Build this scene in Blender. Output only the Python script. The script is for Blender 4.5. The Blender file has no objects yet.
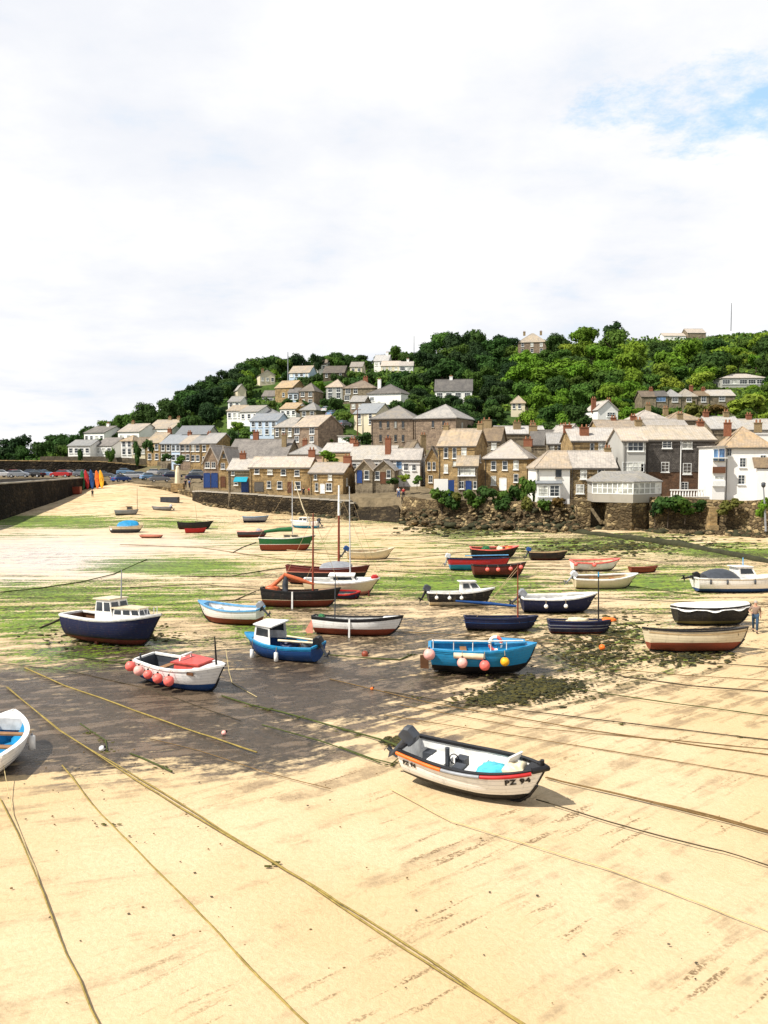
import bpy, math, random
import numpy as np
from mathutils import Vector, Matrix, noise as mnoise
random.seed(7); rng = np.random.default_rng(7)
R = math.radians
scene = bpy.context.scene
COL = scene.collection
# ------------------------------------------------------------------ camera
CH, F = 9.5, 880.0
PITCH = math.atan(52/880)
CA, SA = math.cos(PITCH), math.sin(PITCH)
cam = bpy.data.cameras.new('camera'); camo = bpy.data.objects.new('camera', cam); COL.objects.link(camo)
camo.location = (0, 0, CH); camo.rotation_euler = (R(90)-PITCH, 0, 0)
cam.sensor_fit = 'VERTICAL'; cam.sensor_height = 36; cam.lens = 36*F/1024
cam.clip_start = 0.5; cam.clip_end = 20000
scene.camera = camo

def ray(x, y):
    sx, sy = (x-384)/F, -(y-512)/F
    return np.array([sx, CA+sy*SA, -SA+sy*CA])
def P(x, y, D):
    d = ray(x, y); t = D/d[1]
    return np.array([d[0]*t, D, CH+d[2]*t])
def proj(X, Y, Z):
    z = Z-CH
    f = Y*CA-z*SA; u = Y*SA+z*CA
    return 384+F*X/f, 512-F*u/f
def uof(X, Y): return 384+F*X/np.maximum(Y, 1.0)

# ------------------------------------------------------------------ height tables
SANDC = {-2000:[(5,0),(110,0),(126,.6),(172,3.6),(190,4)], 60:[(5,0),(110,0),(126,.6),(172,3.4),(190,4.2)],
 130:[(5,0),(112,0),(137,1.9),(178,4.9),(190,4.9)], 230:[(5,0),(115,0),(150,1.8),(190,2.6)],
 330:[(5,0),(110,0),(135,.9),(190,1.6)], 420:[(5,0),(100,0),(128,.6),(190,1)], 600:[(5,0),(95,0),(112,.7),(190,.8)],
 768:[(5,0),(90,0),(104,.8),(190,.8)], 2000:[(5,0),(80,0),(104,.8),(190,.8)]}
LANDC = {-1600:[(150,5.9),(210,5.9),(300,3),(420,-6),(700,-8)], -300:[(150,5.9),(210,5.9),(300,3),(420,-6),(700,-8)], -20:[(150,5.9),(210,5.9),(230,6),(300,4.5),(360,1.5),(410,-6),(700,-8)],
 20:[(150,5.9),(206,5.9),(212,8),(300,8),(400,8.5),(450,4),(490,-5),(700,-8)], 60:[(150,5.9),(206,5.9),(212,9.3),(240,10.5),(300,12),(380,13),(460,8),(520,-5),(700,-8)],
 100:[(150,5),(206,5.9),(212,9.3),(250,14),(310,17),(370,18),(500,10),(700,-8)], 150:[(150,4.6),(178,5.0),(195,6),(205,9.3),(240,15.5),(300,23),(350,26),(450,27),(700,20)],
 200:[(150,4.4),(165,4.6),(180,5),(195,8),(225,17),(280,28),(340,32),(420,36),(700,30)], 240:[(140,4.1),(150,4.3),(165,5),(185,9),(225,20),(280,31),(330,37),(400,42),(700,40)],
 300:[(135,3.6),(150,4.3),(165,6.5),(190,11),(230,20),(270,28),(320,37),(380,44),(700,48)], 380:[(125,3.2),(132,3.2),(150,5),(185,12),(245,25),(300,37),(350,46),(400,53),(700,60)],
 450:[(110,3.6),(122,3.6),(140,5),(190,13),(250,26),(340,47),(400,58),(700,70)], 530:[(110,3.8),(116,3.8),(140,5.5),(190,13),(250,25),(350,52),(430,64),(700,76)],
 620:[(105,4.2),(110,4.2),(130,5),(170,10),(230,21),(300,36),(380,55),(480,74),(700,86)], 700:[(100,4.4),(106,4.4),(130,5.5),(170,10),(230,21.5),(285,34),(380,55),(480,76),(700,88)],
 768:[(100,4.6),(103,4.6),(130,5.5),(170,10),(230,22),(285,35),(380,56),(480,78),(700,90)], 1100:[(60,4.6),(85,4.6),(130,6),(170,10),(230,22),(285,35),(480,80),(700,90)],
 2200:[(40,4.6),(70,4.6),(130,6),(170,10),(230,22),(285,35),(480,80),(700,90)]}
SHORE = [(-2000,172),(-20,172),(85,176),(185,178),(196,160),(205,150.5),(350,132.3),(400,131),(430,124),(530,117),(570,115),(600,115),(640,114),(662,111.5),(700,109.3),(768,104),(1100,86),(2200,61)]
def table(C, u, D):
    us = sorted(C); u = np.asarray(u, float); D = np.asarray(D, float)
    cols = np.stack([np.interp(D, [p[0] for p in C[k]], [p[1] for p in C[k]]) for k in us])
    i = np.clip(np.searchsorted(us, u)-1, 0, len(us)-2)
    ua = np.array(us, float); t = np.clip((u-ua[i])/(ua[i+1]-ua[i]), 0, 1)
    ii = np.indices(u.shape) if u.ndim else None
    if u.ndim == 0: return cols[i]*(1-t)+cols[i+1]*t
    a = np.take_along_axis(cols, i[None], 0)[0]; b = np.take_along_axis(cols, i[None]+1, 0)[0]
    return a*(1-t)+b*t
def zs(X, Y): return table(SANDC, uof(np.asarray(X, float), np.asarray(Y, float)), Y)
PADS = []      # (X, Y, z, radius) of the levelled building plots
def zl(X, Y):
    X = np.asarray(X, float); Y = np.asarray(Y, float)
    z = table(LANDC, uof(X, Y), Y)
    if PADS:
        num = np.zeros_like(z); den = np.full_like(z, .25)
        for (px, py, pz, pr, res) in PADS:
            w = np.exp(-((X-px)**2+(Y-py)**2)/(2*(pr+3)**2)); num = num+w*res; den = den+w
        z = z+num/den
        for (px, py, pz, pr, res) in PADS:
            d = np.sqrt((X-px)**2+(Y-py)**2)
            z = np.where(d < pr+8, np.minimum(z, pz-.15+np.maximum(0, d-pr)*.6), z)
    return z
def G(x, y, dz=0):
    d = ray(x, y); z = 0.
    for _ in range(16):
        t = (z+dz-CH)/d[2]; z = .5*z+.5*float(zs(d[0]*t, d[1]*t))
    t = (z+dz-CH)/d[2]
    return np.array([d[0]*t, d[1]*t, z+dz])

# ------------------------------------------------------------------ mesh builder
class MB:
    def __init__(s): s.v = []; s.f = []; s.m = []; s.sm = []
    def add(s, vs, fs, m=0, sm=False):
        o = len(s.v); s.v += [tuple(map(float, p)) for p in vs]
        for f in fs: s.f.append([i+o for i in f]); s.m.append(m); s.sm.append(sm)
        return s
    def box(s, c, d, m=0, rz=0, tilt=None):
        x, y, z = d[0]/2, d[1]/2, d[2]/2
        vs = [Vector((a*x, b*y, e*z)) for e in (-1,1) for b in (-1,1) for a in (-1,1)]
        if tilt is not None: vs = [tilt @ v for v in vs]
        if rz: M_ = Matrix.Rotation(rz, 3, 'Z'); vs = [M_ @ v for v in vs]
        vs = [v+Vector(c) for v in vs]
        return s.add(vs, [(0,2,3,1),(4,5,7,6),(0,1,5,4),(2,6,7,3),(0,4,6,2),(1,3,7,5)], m)
    def tube(s, pts, r, n=6, m=0, cap=True, sm=True):
        pts = [Vector(map(float, p)) for p in pts]; k = len(pts)
        rs = r if isinstance(r, (list, tuple)) else [r]*k
        vs = []; fs = []
        for i, p in enumerate(pts):
            t = (pts[min(i+1,k-1)]-pts[max(i-1,0)]).normalized()
            a = t.cross(Vector((0,0,1)));
            if a.length < 1e-3: a = Vector((1,0,0))
            a.normalize(); b = a.cross(t)
            for j in range(n):
                th = 2*math.pi*j/n
                vs.append(p+(a*math.cos(th)+b*math.sin(th))*rs[i])
        for i in range(k-1):
            for j in range(n):
                fs.append((i*n+j, i*n+(j+1)%n, (i+1)*n+(j+1)%n, (i+1)*n+j))
        s.add(vs, fs, m, sm)
        if cap:
            s.add(vs[:n], [tuple(range(n))], m); s.add(vs[-n:], [tuple(reversed(range(n)))], m)
        return s
    def ball(s, c, r, m=0, nu=12, nv=8, sc=(1,1,1), jit=0):
        vs = []; fs = []
        for i in range(nv+1):
            ph = math.pi*i/nv
            for j in range(nu):
                th = 2*math.pi*j/nu; q = 1+(random.uniform(-jit, jit) if jit else 0)
                vs.append((c[0]+r*sc[0]*q*math.sin(ph)*math.cos(th), c[1]+r*sc[1]*q*math.sin(ph)*math.sin(th), c[2]+r*sc[2]*q*math.cos(ph)))
        for i in range(nv):
            for j in range(nu):
                fs.append((i*nu+j, (i+1)*nu+j, (i+1)*nu+(j+1)%nu, i*nu+(j+1)%nu))
        return s.add(vs, fs, m, True)
    def prism(s, poly, z0, z1, m=0, top=None):
        n = len(poly); vs = [(p[0], p[1], z0) for p in poly]+[(p[0], p[1], z1) for p in poly]
        fs = [(i, (i+1)%n, n+(i+1)%n, n+i) for i in range(n)]
        s.add(vs, fs, m); s.add(vs[n:], [tuple(range(n))], m if top is None else top); s.add(vs[:n], [tuple(reversed(range(n)))], m)
        return s
    def slab(s, quad, th, m=0):   # a thick sheet from a planar polygon
        q = [Vector(map(float, p)) for p in quad]; nrm = (q[1]-q[0]).cross(q[2]-q[0]).normalized()
        n = len(q); vs = q+[p-nrm*th for p in q]
        fs = [tuple(range(n)), tuple(reversed(range(n, 2*n)))]+[(i, n+i, n+(i+1)%n, (i+1)%n) for i in range(n)]
        return s.add(vs, fs, m)
    def build(s, name, mats, parent=None):
        me = bpy.data.meshes.new(name); me.from_pydata(s.v, [], s.f)
        if not isinstance(mats, (list, tuple)): mats = [mats]
        for mm in mats: me.materials.append(mm)
        me.polygons.foreach_set('material_index', s.m); me.polygons.foreach_set('use_smooth', s.sm)
        me.update()
        o = bpy.data.objects.new(name, me); COL.objects.link(o)
        if parent: o.parent = parent
        return o
def tag(o, label=None, cat=None, group=None, kind=None):
    if label: o['label'] = label
    if cat: o['category'] = cat
    if group: o['group'] = group
    if kind: o['kind'] = kind
    return o
def empty(name, loc=(0,0,0), rz=0):
    o = bpy.data.objects.new(name, None); COL.objects.link(o); o.location = [float(a) for a in loc]; o.rotation_euler = (0,0,rz); o.empty_display_size = .3
    return o
KIDS = {}
def copy_tree(o, parent=None):
    c = o.copy(); COL.objects.link(c); c.parent = parent
    for ch in KIDSOF(o): copy_tree(ch, c)
    return c
def KIDSOF(o): return [c for c in COL.objects if c.parent == o]

# ------------------------------------------------------------------ materials
MATS = {}
class NT:
    def __init__(s, name):
        s.mat = bpy.data.materials.new(name); s.mat.use_nodes = True; s.t = s.mat.node_tree; s.t.nodes.clear()
        s.out = s.n('ShaderNodeOutputMaterial'); s.bsdf = s.n('ShaderNodeBsdfPrincipled'); s.l(s.bsdf.outputs[0], s.out.inputs[0])
        s.tc = s.n('ShaderNodeTexCoord')
    def n(s, t, **k):
        nd = s.t.nodes.new(t)
        for a, b in k.items(): setattr(nd, a, b)
        return nd
    def l(s, a, b): s.t.links.new(a, b)
    def setin(s, sock, v):
        if hasattr(v, 'is_output'): s.l(v, sock)
        elif isinstance(v, (tuple, list)) and len(v) == 3 and sock.type == 'RGBA': sock.default_value = (*v, 1)
        else: sock.default_value = v
    def math(s, op, a, b=0, c=0, clamp=False):
        nd = s.n('ShaderNodeMath', operation=op); nd.use_clamp = clamp
        for i, v in enumerate((a, b, c)): s.setin(nd.inputs[i], v)
        return nd.outputs[0]
    def mix(s, f, a, b, blend='MIX'):
        nd = s.n('ShaderNodeMix', data_type='RGBA', blend_type=blend); s.setin(nd.inputs[0], f); s.setin(nd.inputs[6], a); s.setin(nd.inputs[7], b)
        return nd.outputs[2]
    def map(s, vec, scale=(1,1,1), rot=(0,0,0), loc=(0,0,0)):
        nd = s.n('ShaderNodeMapping'); s.l(vec, nd.inputs[0]); nd.inputs['Scale'].default_value = scale; nd.inputs['Rotation'].default_value = rot; nd.inputs['Location'].default_value = loc
        return nd.outputs[0]
    def smap(s, vec, ang, sx, sy, loc=(0,0,0)):   # stretch along a direction of the ground
        return s.map(s.map(vec, (1,1,1), (0,0,-R(ang)), loc), (sx,sy,1))
    def noise(s, vec, scale, detail=4, rough=.55, col=False):
        nd = s.n('ShaderNodeTexNoise'); s.l(vec, nd.inputs['Vector']); nd.inputs['Scale'].default_value = scale; nd.inputs['Detail'].default_value = detail; nd.inputs['Roughness'].default_value = rough
        return nd.outputs['Color' if col else 'Fac']
    def ramp(s, f, a, b, lo=0., hi=1.):
        nd = s.n('ShaderNodeMapRange'); s.setin(nd.inputs[0], f); nd.inputs[1].default_value = a; nd.inputs[2].default_value = b; nd.inputs[3].default_value = lo; nd.inputs[4].default_value = hi
        nd.interpolation_type = 'SMOOTHSTEP'
        return nd.outputs[0]
    def attr(s, name):
        nd = s.n('ShaderNodeAttribute'); nd.attribute_name = name; return nd
    def bump(s, h, strength=.5, dist=.05):
        nd = s.n('ShaderNodeBump'); s.l(h, nd.inputs['Height']); nd.inputs['Strength'].default_value = strength; nd.inputs['Distance'].default_value = dist
        s.l(nd.outputs[0], s.bsdf.inputs['Normal'])
    def fin(s, col, rough=.8, spec=.3, metal=0):
        s.setin(s.bsdf.inputs['Base Color'], col); s.setin(s.bsdf.inputs['Roughness'], rough); s.bsdf.inputs['Specular IOR Level'].default_value = spec; s.bsdf.inputs['Metallic'].default_value = metal
        return s.mat
def hexc(h):
    c = [int(h[i:i+2], 16)/255 for i in (0,2,4)]
    return tuple(x/12.92 if x <= .04045 else ((x+.055)/1.055)**2.4 for x in c)
def plain(name, c, rough=.6, var=.18, scale=6, spec=.3, metal=0):
    if name in MATS: return MATS[name]
    t = NT(name); ob = t.tc.outputs['Object']
    nz = t.noise(ob, scale, 5); nz2 = t.noise(ob, scale*.23, 3)
    f = t.math('ADD', t.math('MULTIPLY', nz, .6), t.math('MULTIPLY', nz2, .4))
    k = t.ramp(f, .3, .7, 1-var, 1+var*.5)
    vm = t.n('ShaderNodeVectorMath', operation='SCALE'); vm.inputs[0].default_value = c; t.l(k, vm.inputs['Scale'])
    MATS[name] = t.fin(vm.outputs[0], rough, spec, metal); return MATS[name]
def tinted(name, rough=.35, var=.1, spec=.5):
    t = NT(name); oi = t.n('ShaderNodeObjectInfo'); nz = t.noise(t.tc.outputs['Object'], 3, 3)
    MATS[name] = t.fin(t.mix(t.ramp(nz, .3, .7, 0, var), oi.outputs['Color'], (.1,.09,.07)), rough, spec); return MATS[name]
def stone(name, c1, c2, mortar, bw=.72, bh=.34, dark=.45):
    t = NT(name); sp = t.n('ShaderNodeSeparateXYZ'); t.l(t.tc.outputs['Object'], sp.inputs[0])
    cb = t.n('ShaderNodeCombineXYZ'); t.l(t.math('ADD', sp.outputs[0], sp.outputs[1]), cb.inputs[0]); t.l(sp.outputs[2], cb.inputs[1])
    wob = t.noise(t.tc.outputs['Object'], 2.2, 3, col=True)
    va = t.n('ShaderNodeVectorMath', operation='ADD'); vs_ = t.n('ShaderNodeVectorMath', operation='SCALE'); t.l(wob, vs_.inputs[0]); vs_.inputs['Scale'].default_value = .22
    t.l(cb.outputs[0], va.inputs[0]); t.l(vs_.outputs[0], va.inputs[1])
    br = t.n('ShaderNodeTexBrick'); t.l(va.outputs[0], br.inputs['Vector']); br.inputs['Scale'].default_value = 1; br.inputs['Brick Width'].default_value = bw; br.inputs['Row Height'].default_value = bh
    br.inputs['Mortar Size'].default_value = .022; br.inputs['Mortar Smooth'].default_value = .3; br.inputs['Bias'].default_value = -.1
    br.inputs['Color1'].default_value = (*c1,1); br.inputs['Color2'].default_value = (*c2,1); br.inputs['Mortar'].default_value = (*mortar,1)
    big = t.noise(t.tc.outputs['Object'], .6, 5); fine = t.noise(t.tc.outputs['Object'], 5, 4)
    col = t.mix(t.ramp(fine, .42, .68, 0, .5), br.outputs['Color'], tuple(x*dark for x in c1))
    col = t.mix(t.ramp(big, .5, .68, 0, .5), col, tuple(x*.6 for x in c2)); col = t.mix(t.ramp(t.noise(t.tc.outputs['Object'], 1.5, 4), .5, .66, 0, .45), col, tuple(min(.6,x*1.5) for x in c1))
    t.bump(t.math('ADD', t.math('MULTIPLY', br.outputs['Fac'], -.6), fine), .7, .06)
    MATS[name] = t.fin(col, .9, .15); return MATS[name]
def rubble(name, c1, c2, gap, size=.55, wet=.0):
    t = NT(name); ob = t.tc.outputs['Object']; wob = t.noise(ob, 1.7, 3, col=True)
    va = t.n('ShaderNodeVectorMath', operation='ADD'); v2 = t.n('ShaderNodeVectorMath', operation='SCALE'); t.l(wob, v2.inputs[0]); v2.inputs['Scale'].default_value = .35; t.l(t.map(ob, (1,1,1.5)), va.inputs[0]); t.l(v2.outputs[0], va.inputs[1])
    vo = t.n('ShaderNodeTexVoronoi'); t.l(va.outputs[0], vo.inputs['Vector']); vo.inputs['Scale'].default_value = 1/size; ve = t.n('ShaderNodeTexVoronoi', feature='DISTANCE_TO_EDGE'); t.l(va.outputs[0], ve.inputs['Vector']); ve.inputs['Scale'].default_value = 1/size
    sp = t.n('ShaderNodeSeparateColor'); t.l(vo.outputs['Color'], sp.inputs[0])
    big = t.noise(ob, .35, 5, .6); fine = t.noise(ob, 6, 4)
    col = t.mix(t.ramp(sp.outputs[0], .0, .8), c1, c2); col = t.mix(t.math('MULTIPLY', t.ramp(sp.outputs[1], .55, .9), .7), col, tuple(x*.5 for x in c2)); col = t.mix(t.ramp(fine, .4, .7, 0, .5), col, tuple(x*.4 for x in c2)); col = t.mix(t.ramp(big, .44, .6, 0, .8), col, tuple(x*.42 for x in c2))
    col = t.mix(t.math('MULTIPLY', t.ramp(ve.outputs['Distance'], .0, .10, 1, 0), t.ramp(fine, .35, .6, .35, 1)), col, gap)
    if wet:   # weed and slime growing on the part the tide reaches
        z = t.n('ShaderNodeSeparateXYZ'); t.l(ob, z.inputs[0]); col = t.mix(t.ramp(t.math('ADD', z.outputs[2], t.math('MULTIPLY', t.math('SUBTRACT', big, .5), 2.5)), wet-.5, wet+.5, .85, 0), col, (.03,.032,.014))
    t.bump(t.ramp(ve.outputs['Distance'], 0, .25), .9, .12)
    MATS[name] = t.fin(col, .9, .15); return MATS[name]
def slate(name, c1, c2, lich, amt=.5):
    t = NT(name); sp = t.n('ShaderNodeSeparateXYZ'); t.l(t.tc.outputs['Object'], sp.inputs[0])
    cb = t.n('ShaderNodeCombineXYZ'); t.l(t.math('ADD', sp.outputs[0], t.math('MULTIPLY', sp.outputs[1], .37)), cb.inputs[0]); t.l(t.math('ADD', sp.outputs[2], t.math('MULTIPLY', sp.outputs[1], .11)), cb.inputs[1])
    br = t.n('ShaderNodeTexBrick'); t.l(cb.outputs[0], br.inputs['Vector']); br.inputs['Scale'].default_value = 1; br.inputs['Brick Width'].default_value = .35; br.inputs['Row Height'].default_value = .2
    br.inputs['Mortar Size'].default_value = .02; br.inputs['Color1'].default_value = (*c1,1); br.inputs['Color2'].default_value = (*c2,1); br.inputs['Mortar'].default_value = tuple(x*.45 for x in c1)+(1,)
    big = t.noise(t.tc.outputs['Object'], .55, 6, .65); med = t.noise(t.tc.outputs['Object'], 2.6, 4)
    col = t.mix(t.ramp(t.math('ADD', t.math('MULTIPLY', big, .7), t.math('MULTIPLY', med, .3)), .42, .62, 0, amt), br.outputs['Color'], lich)
    col = t.mix(t.ramp(med, .55, .8, 0, .45), col, tuple(x*.5 for x in c1))
    oi = t.n('ShaderNodeObjectInfo'); cr = t.n('ShaderNodeValToRGB'); t.l(oi.outputs['Random'], cr.inputs[0]); e = cr.color_ramp.elements; e[0].color = (.72,.70,.70,1); e[1].color = (1.12,1.02,.9,1); q = e.new(.35); q.color = (1.15,1.06,1.0,1); q = e.new(.7); q.color = (.9,.93,.98,1)
    col = t.mix(1.0, col, cr.outputs[0], 'MULTIPLY'); stn = t.noise(t.map(t.tc.outputs['Object'], (1.2,.25,.25)), 1.6, 4); col = t.mix(t.ramp(stn, .52, .68, 0, .4), col, tuple(x*.55 for x in c2))
    hs = t.n('ShaderNodeHueSaturation'); t.l(col, hs.inputs['Color']); t.l(t.ramp(t.math('FRACT', t.math('MULTIPLY', oi.outputs['Random'], 7.31)), 0, 1, .35, 1.0), hs.inputs['Saturation']); col = hs.outputs[0]
    t.bump(br.outputs['Fac'], -.5, .03)
    MATS[name] = t.fin(col, .75, .3); return MATS[name]
stone('stone_warm', (.40,.275,.13), (.19,.125,.06), (.34,.27,.155))
stone('stone_grey', (.27,.22,.15), (.12,.095,.065), (.26,.22,.155))
stone('stone_pink', (.30,.22,.155), (.17,.125,.095), (.28,.23,.17))
stone('stone_dark', (.13,.105,.07), (.08,.065,.045), (.09,.075,.05))
rubble('stone_pier', (.050,.036,.021), (.018,.014,.009), (.008,.007,.005), .8)  # shade on the pier face is worked into this dark base colour
rubble('stone_quay', (.11,.08,.042), (.04,.03,.018), (.016,.012,.008), .6)
rubble('stone_seawall', (.44,.33,.17), (.15,.105,.055), (.04,.03,.018), .62)
rubble('stone_rubble', (.52,.39,.20), (.24,.165,.085), (.30,.24,.15), .42)
stone('brick_red', (.15,.075,.04), (.095,.05,.03), (.13,.09,.06), .24, .09)
stone('slate_hung', (.125,.112,.10), (.085,.075,.068), (.05,.045,.04), .3, .2)
slate('roof_tan', (.40,.325,.235), (.29,.24,.175), (.48,.335,.16))
slate('roof_cream', (.47,.435,.385), (.36,.335,.295), (.45,.36,.22), .38)
slate('roof_grey', (.30,.29,.27), (.24,.235,.225), (.36,.31,.21), .4)
slate('roof_blue', (.25,.29,.33), (.20,.235,.275), (.30,.30,.28), .4)
slate('roof_brown', (.19,.145,.10), (.14,.11,.08), (.25,.19,.11), .6)
slate('roof_dark', (.12,.10,.085), (.09,.08,.07), (.17,.14,.09), .5)
def render(name, c):
    t = NT(name); ob = t.tc.outputs['Object']; big = t.noise(t.map(ob, (1,1,.35)), 1.1, 6, .6); fi = t.noise(ob, 9, 3)
    col = t.mix(t.ramp(big, .5, .75, 0, .35), c, tuple(x*y for x, y in zip(c, (.72,.68,.6))))
    t.bump(fi, .25, .02); MATS[name] = t.fin(col, .85, .2)
render('white_render', (.80,.78,.74)); render('cream_render', (.66,.58,.42)); render('grey_render', (.40,.39,.36)); render('blue_render', (.48,.58,.70)); render('concrete', (.34,.31,.26)); render('pink_render', (.50,.36,.28)); render('ochre_render', (.46,.33,.17))
plain('window_white', (.80,.80,.77), .5, .08); plain('window_dark', (.10,.09,.08), .5); plain('paint_blue', (.02,.055,.20), .5); plain('paint_lightblue', (.25,.42,.66), .5); plain('paint_green', (.04,.12,.07), .5); plain('paint_brown', (.14,.06,.03), .5)
plain('chimney_red', (.22,.085,.045), .9, .3); plain('chimney_stone', (.26,.19,.10), .9, .35); plain('pot_clay', (.27,.12,.06), .8); plain('teal_cloth', (.01,.27,.38), .7); plain('lead', (.20,.21,.22), .6)
def glass(name, c, rough=.08):
    t = NT(name); MATS[name] = t.fin(t.mix(t.ramp(t.noise(t.tc.outputs['Object'], .9, 2), .4, .65), c, tuple(x*2.4+.01 for x in c)), rough, .5); return MATS[name]
glass('pane', (.022,.026,.03)); glass('pane_blind', (.30,.30,.27), .3); glass('pane_blue', (.05,.10,.18))
# ------------------------------------------------------------------ houses
HB = []     # screen boxes (x0,x1,ytop,ybot,D)
def facade_pt(x, y, O, yaw):
    n = np.array([math.sin(yaw), -math.cos(yaw), 0]); d = ray(x, y); c = np.array([0,0,CH])
    t = np.dot(O-c, n)/np.dot(d, n); p = c+d*t-O
    return p[0]*math.cos(yaw)+p[1]*math.sin(yaw), p[2]
def window(root, x, z, w, h, style='sash', frame='window_white', pane='pane', sill=True, y=0., rz=0, ori=None, name='window'):
    """ori None: on the facade; ('r'|'l', X): on a side wall, x is then the depth"""
    m = MB(); b = max(.04, min(.075, w*.07)); d = .07
    def put(c, s):
        cx, cz = c; sw, sh = s
        if ori is None: m.box((cx, y-d/2, cz), (sw, d, sh))
        else:
            sg = 1 if ori[0] == 'r' else -1
            m.box((ori[1]+sg*d/2, cx, cz), (d, sw, sh))
    put((x-w/2+b/2, z), (b, h)); put((x+w/2-b/2, z), (b, h)); put((x, z+h/2-b/2), (w-2*b, b)); put((x, z-h/2+b/2), (w-2*b, b))
    g = b*.55; iw, ih = w-2*b, h-2*b
    nx, nz = {'sash':(1,2),'grid':(2,3),'pair':(2,2),'wide':(3,2),'band':(max(2,int(w/.7)),2),'plain':(1,1)}[style]
    for i in range(1, nx): put((x-iw/2+iw*i/nx, z), (g, ih))
    for j in range(1, nz):
        for i in range(nx):
            put((x-iw/2+iw*(i+.5)/nx, z-ih/2+ih*j/nz), (iw/nx-g-.004, g*(1.5 if style == 'sash' else 1)))
    f = m.build(name, MATS[frame], root)
    if pane == 'pane' and random.random() < .22: pane = 'pane_blind'
    q = MB(); t = .03
    if ori is None: q.box((x, y-t/2, z), (iw-.004, t, ih-.004))
    else:
        sg = 1 if ori[0] == 'r' else -1
        q.box((ori[1]+sg*t/2, x, z), (t, iw-.004, ih-.004))
    q.build('pane', MATS[pane], f)
    if sill:
        q = MB()
        if ori is None: q.box((x, y-.075, z-h/2-.062), (w+.16, .15, .12))
        else: q.box((ori[1]+(1 if ori[0]=='r' else -1)*.075, x, z-h/2-.062), (.15, w+.16, .12))
        q.build('sill', MATS['window_white' if frame == 'window_white' else 'concrete'], f)
    return f
def door(root, x, z0, w, h, mat, y=0.):
    m = MB(); m.box((x, y-.03, z0+h/2), (w, .06, h)); m.box((x-w/2-.05, y-.045, z0+h/2), (.1, .09, h+.1)); m.box((x+w/2+.05, y-.045, z0+h/2), (.1, .09, h+.1)); m.box((x, y-.045, z0+h+.053), (w, .09, .1))
    d = m.build('door', MATS[mat], root)
    k = MB(); k.ball((x+w*.36, y-.09, z0+h*.47), .05, nu=8, nv=6); k.build('handle', MATS['lead'], d)
    return d
def chimney(parent, x, y, z0, z1, w=.75, d=.5, mat='chimney_stone', pots=2):
    m = MB(); m.box((x, y, (z0+z1)/2), (w, d, z1-z0)); m.box((x, y, z1+.05), (w+.16, d+.16, .1))
    c = m.build('chimney', MATS[mat], parent)
    for i in range(pots):
        px = x+(i-(pots-1)/2)*w*.5; q = MB(); q.tube([(px,y,z1+.1),(px,y,z1+.5)], [.14,.11], 8); q.build('chimney_pot', MATS['pot_clay'], c)
    return c
def roof_mesh(rt, a, b, dep, ze, zr, ov=.25, th=.16, ridge_l=None):
    m = MB(); w = b-a; e = ze
    if rt == 'gable':
        s = (zr-ze)/(dep/2); zo = ze-ov*s
        m.slab([(a-ov,-ov,zo+th),(b+ov,-ov,zo+th),(b+ov,dep/2,zr+th),(a-ov,dep/2,zr+th)], th)
        m.slab([(b+ov,dep+ov,zo+th),(a-ov,dep+ov,zo+th),(a-ov,dep/2+.003,zr+th),(b+ov,dep/2+.003,zr+th)], th)
        m.tube([(a-ov,dep/2,zr+th),(b+ov,dep/2,zr+th)], .1, 6)
    elif rt == 'front':
        s = (zr-ze)/(w/2); c = (a+b)/2; zo = ze-ov*s
        m.slab([(a-ov,dep+ov,zo+th),(a-ov,-ov,zo+th),(c,-ov,zr+th),(c,dep+ov,zr+th)], th)
        m.slab([(b+ov,-ov,zo+th),(b+ov,dep+ov,zo+th),(c+.003,dep+ov,zr+th),(c+.003,-ov,zr+th)], th)
        m.tube([(c,-ov,zr+th),(c,dep+ov,zr+th)], .1, 6)
    elif rt in ('hip', 'hipr', 'hipl'):
        h = dep/2
        ra = a+min(h, w/2-.05) if rt in ('hip','hipl') else a-ov
        rb = b-min(h, w/2-.05) if rt in ('hip','hipr') else b+ov
        s = (zr-ze)/h; zo = ze-ov*s+th; r = zr+th; y = dep/2
        A,B,C_,D_ = (a-ov,-ov,zo),(b+ov,-ov,zo),(b+ov,dep+ov,zo),(a-ov,dep+ov,zo); E=(ra,y,r); Fp=(rb,y,r)
        vs = [A,B,C_,D_,E,Fp]; lo = [(p[0],p[1],p[2]-th) for p in vs[:4]]
        m.add(vs+lo, [(0,1,5,4),(2,3,4,5),(1,2,5),(3,0,4),(0,6,7,1),(1,7,8,2),(2,8,9,3),(3,9,6,0),(9,8,7,6)])
        m.tube([E,Fp], .1, 6)
        for p,q in ((A,E),(D_,E)):
            if rt in ('hip','hipl'): m.tube([p,q], .08, 5)
        for p,q in ((B,Fp),(C_,Fp)):
            if rt in ('hip','hipr'): m.tube([p,q], .08, 5)
    elif rt == 'mono':
        s = (zr-ze)/dep
        m.slab([(a-ov,-ov,ze-ov*s+th),(b+ov,-ov,ze-ov*s+th),(b+ov,dep,zr+th),(a-ov,dep,zr+th)], th)
    elif rt == 'flat':
        m.box(((a+b)/2, dep/2, ze+.08), (w+.4, dep+.4, .16))
    return m
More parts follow.
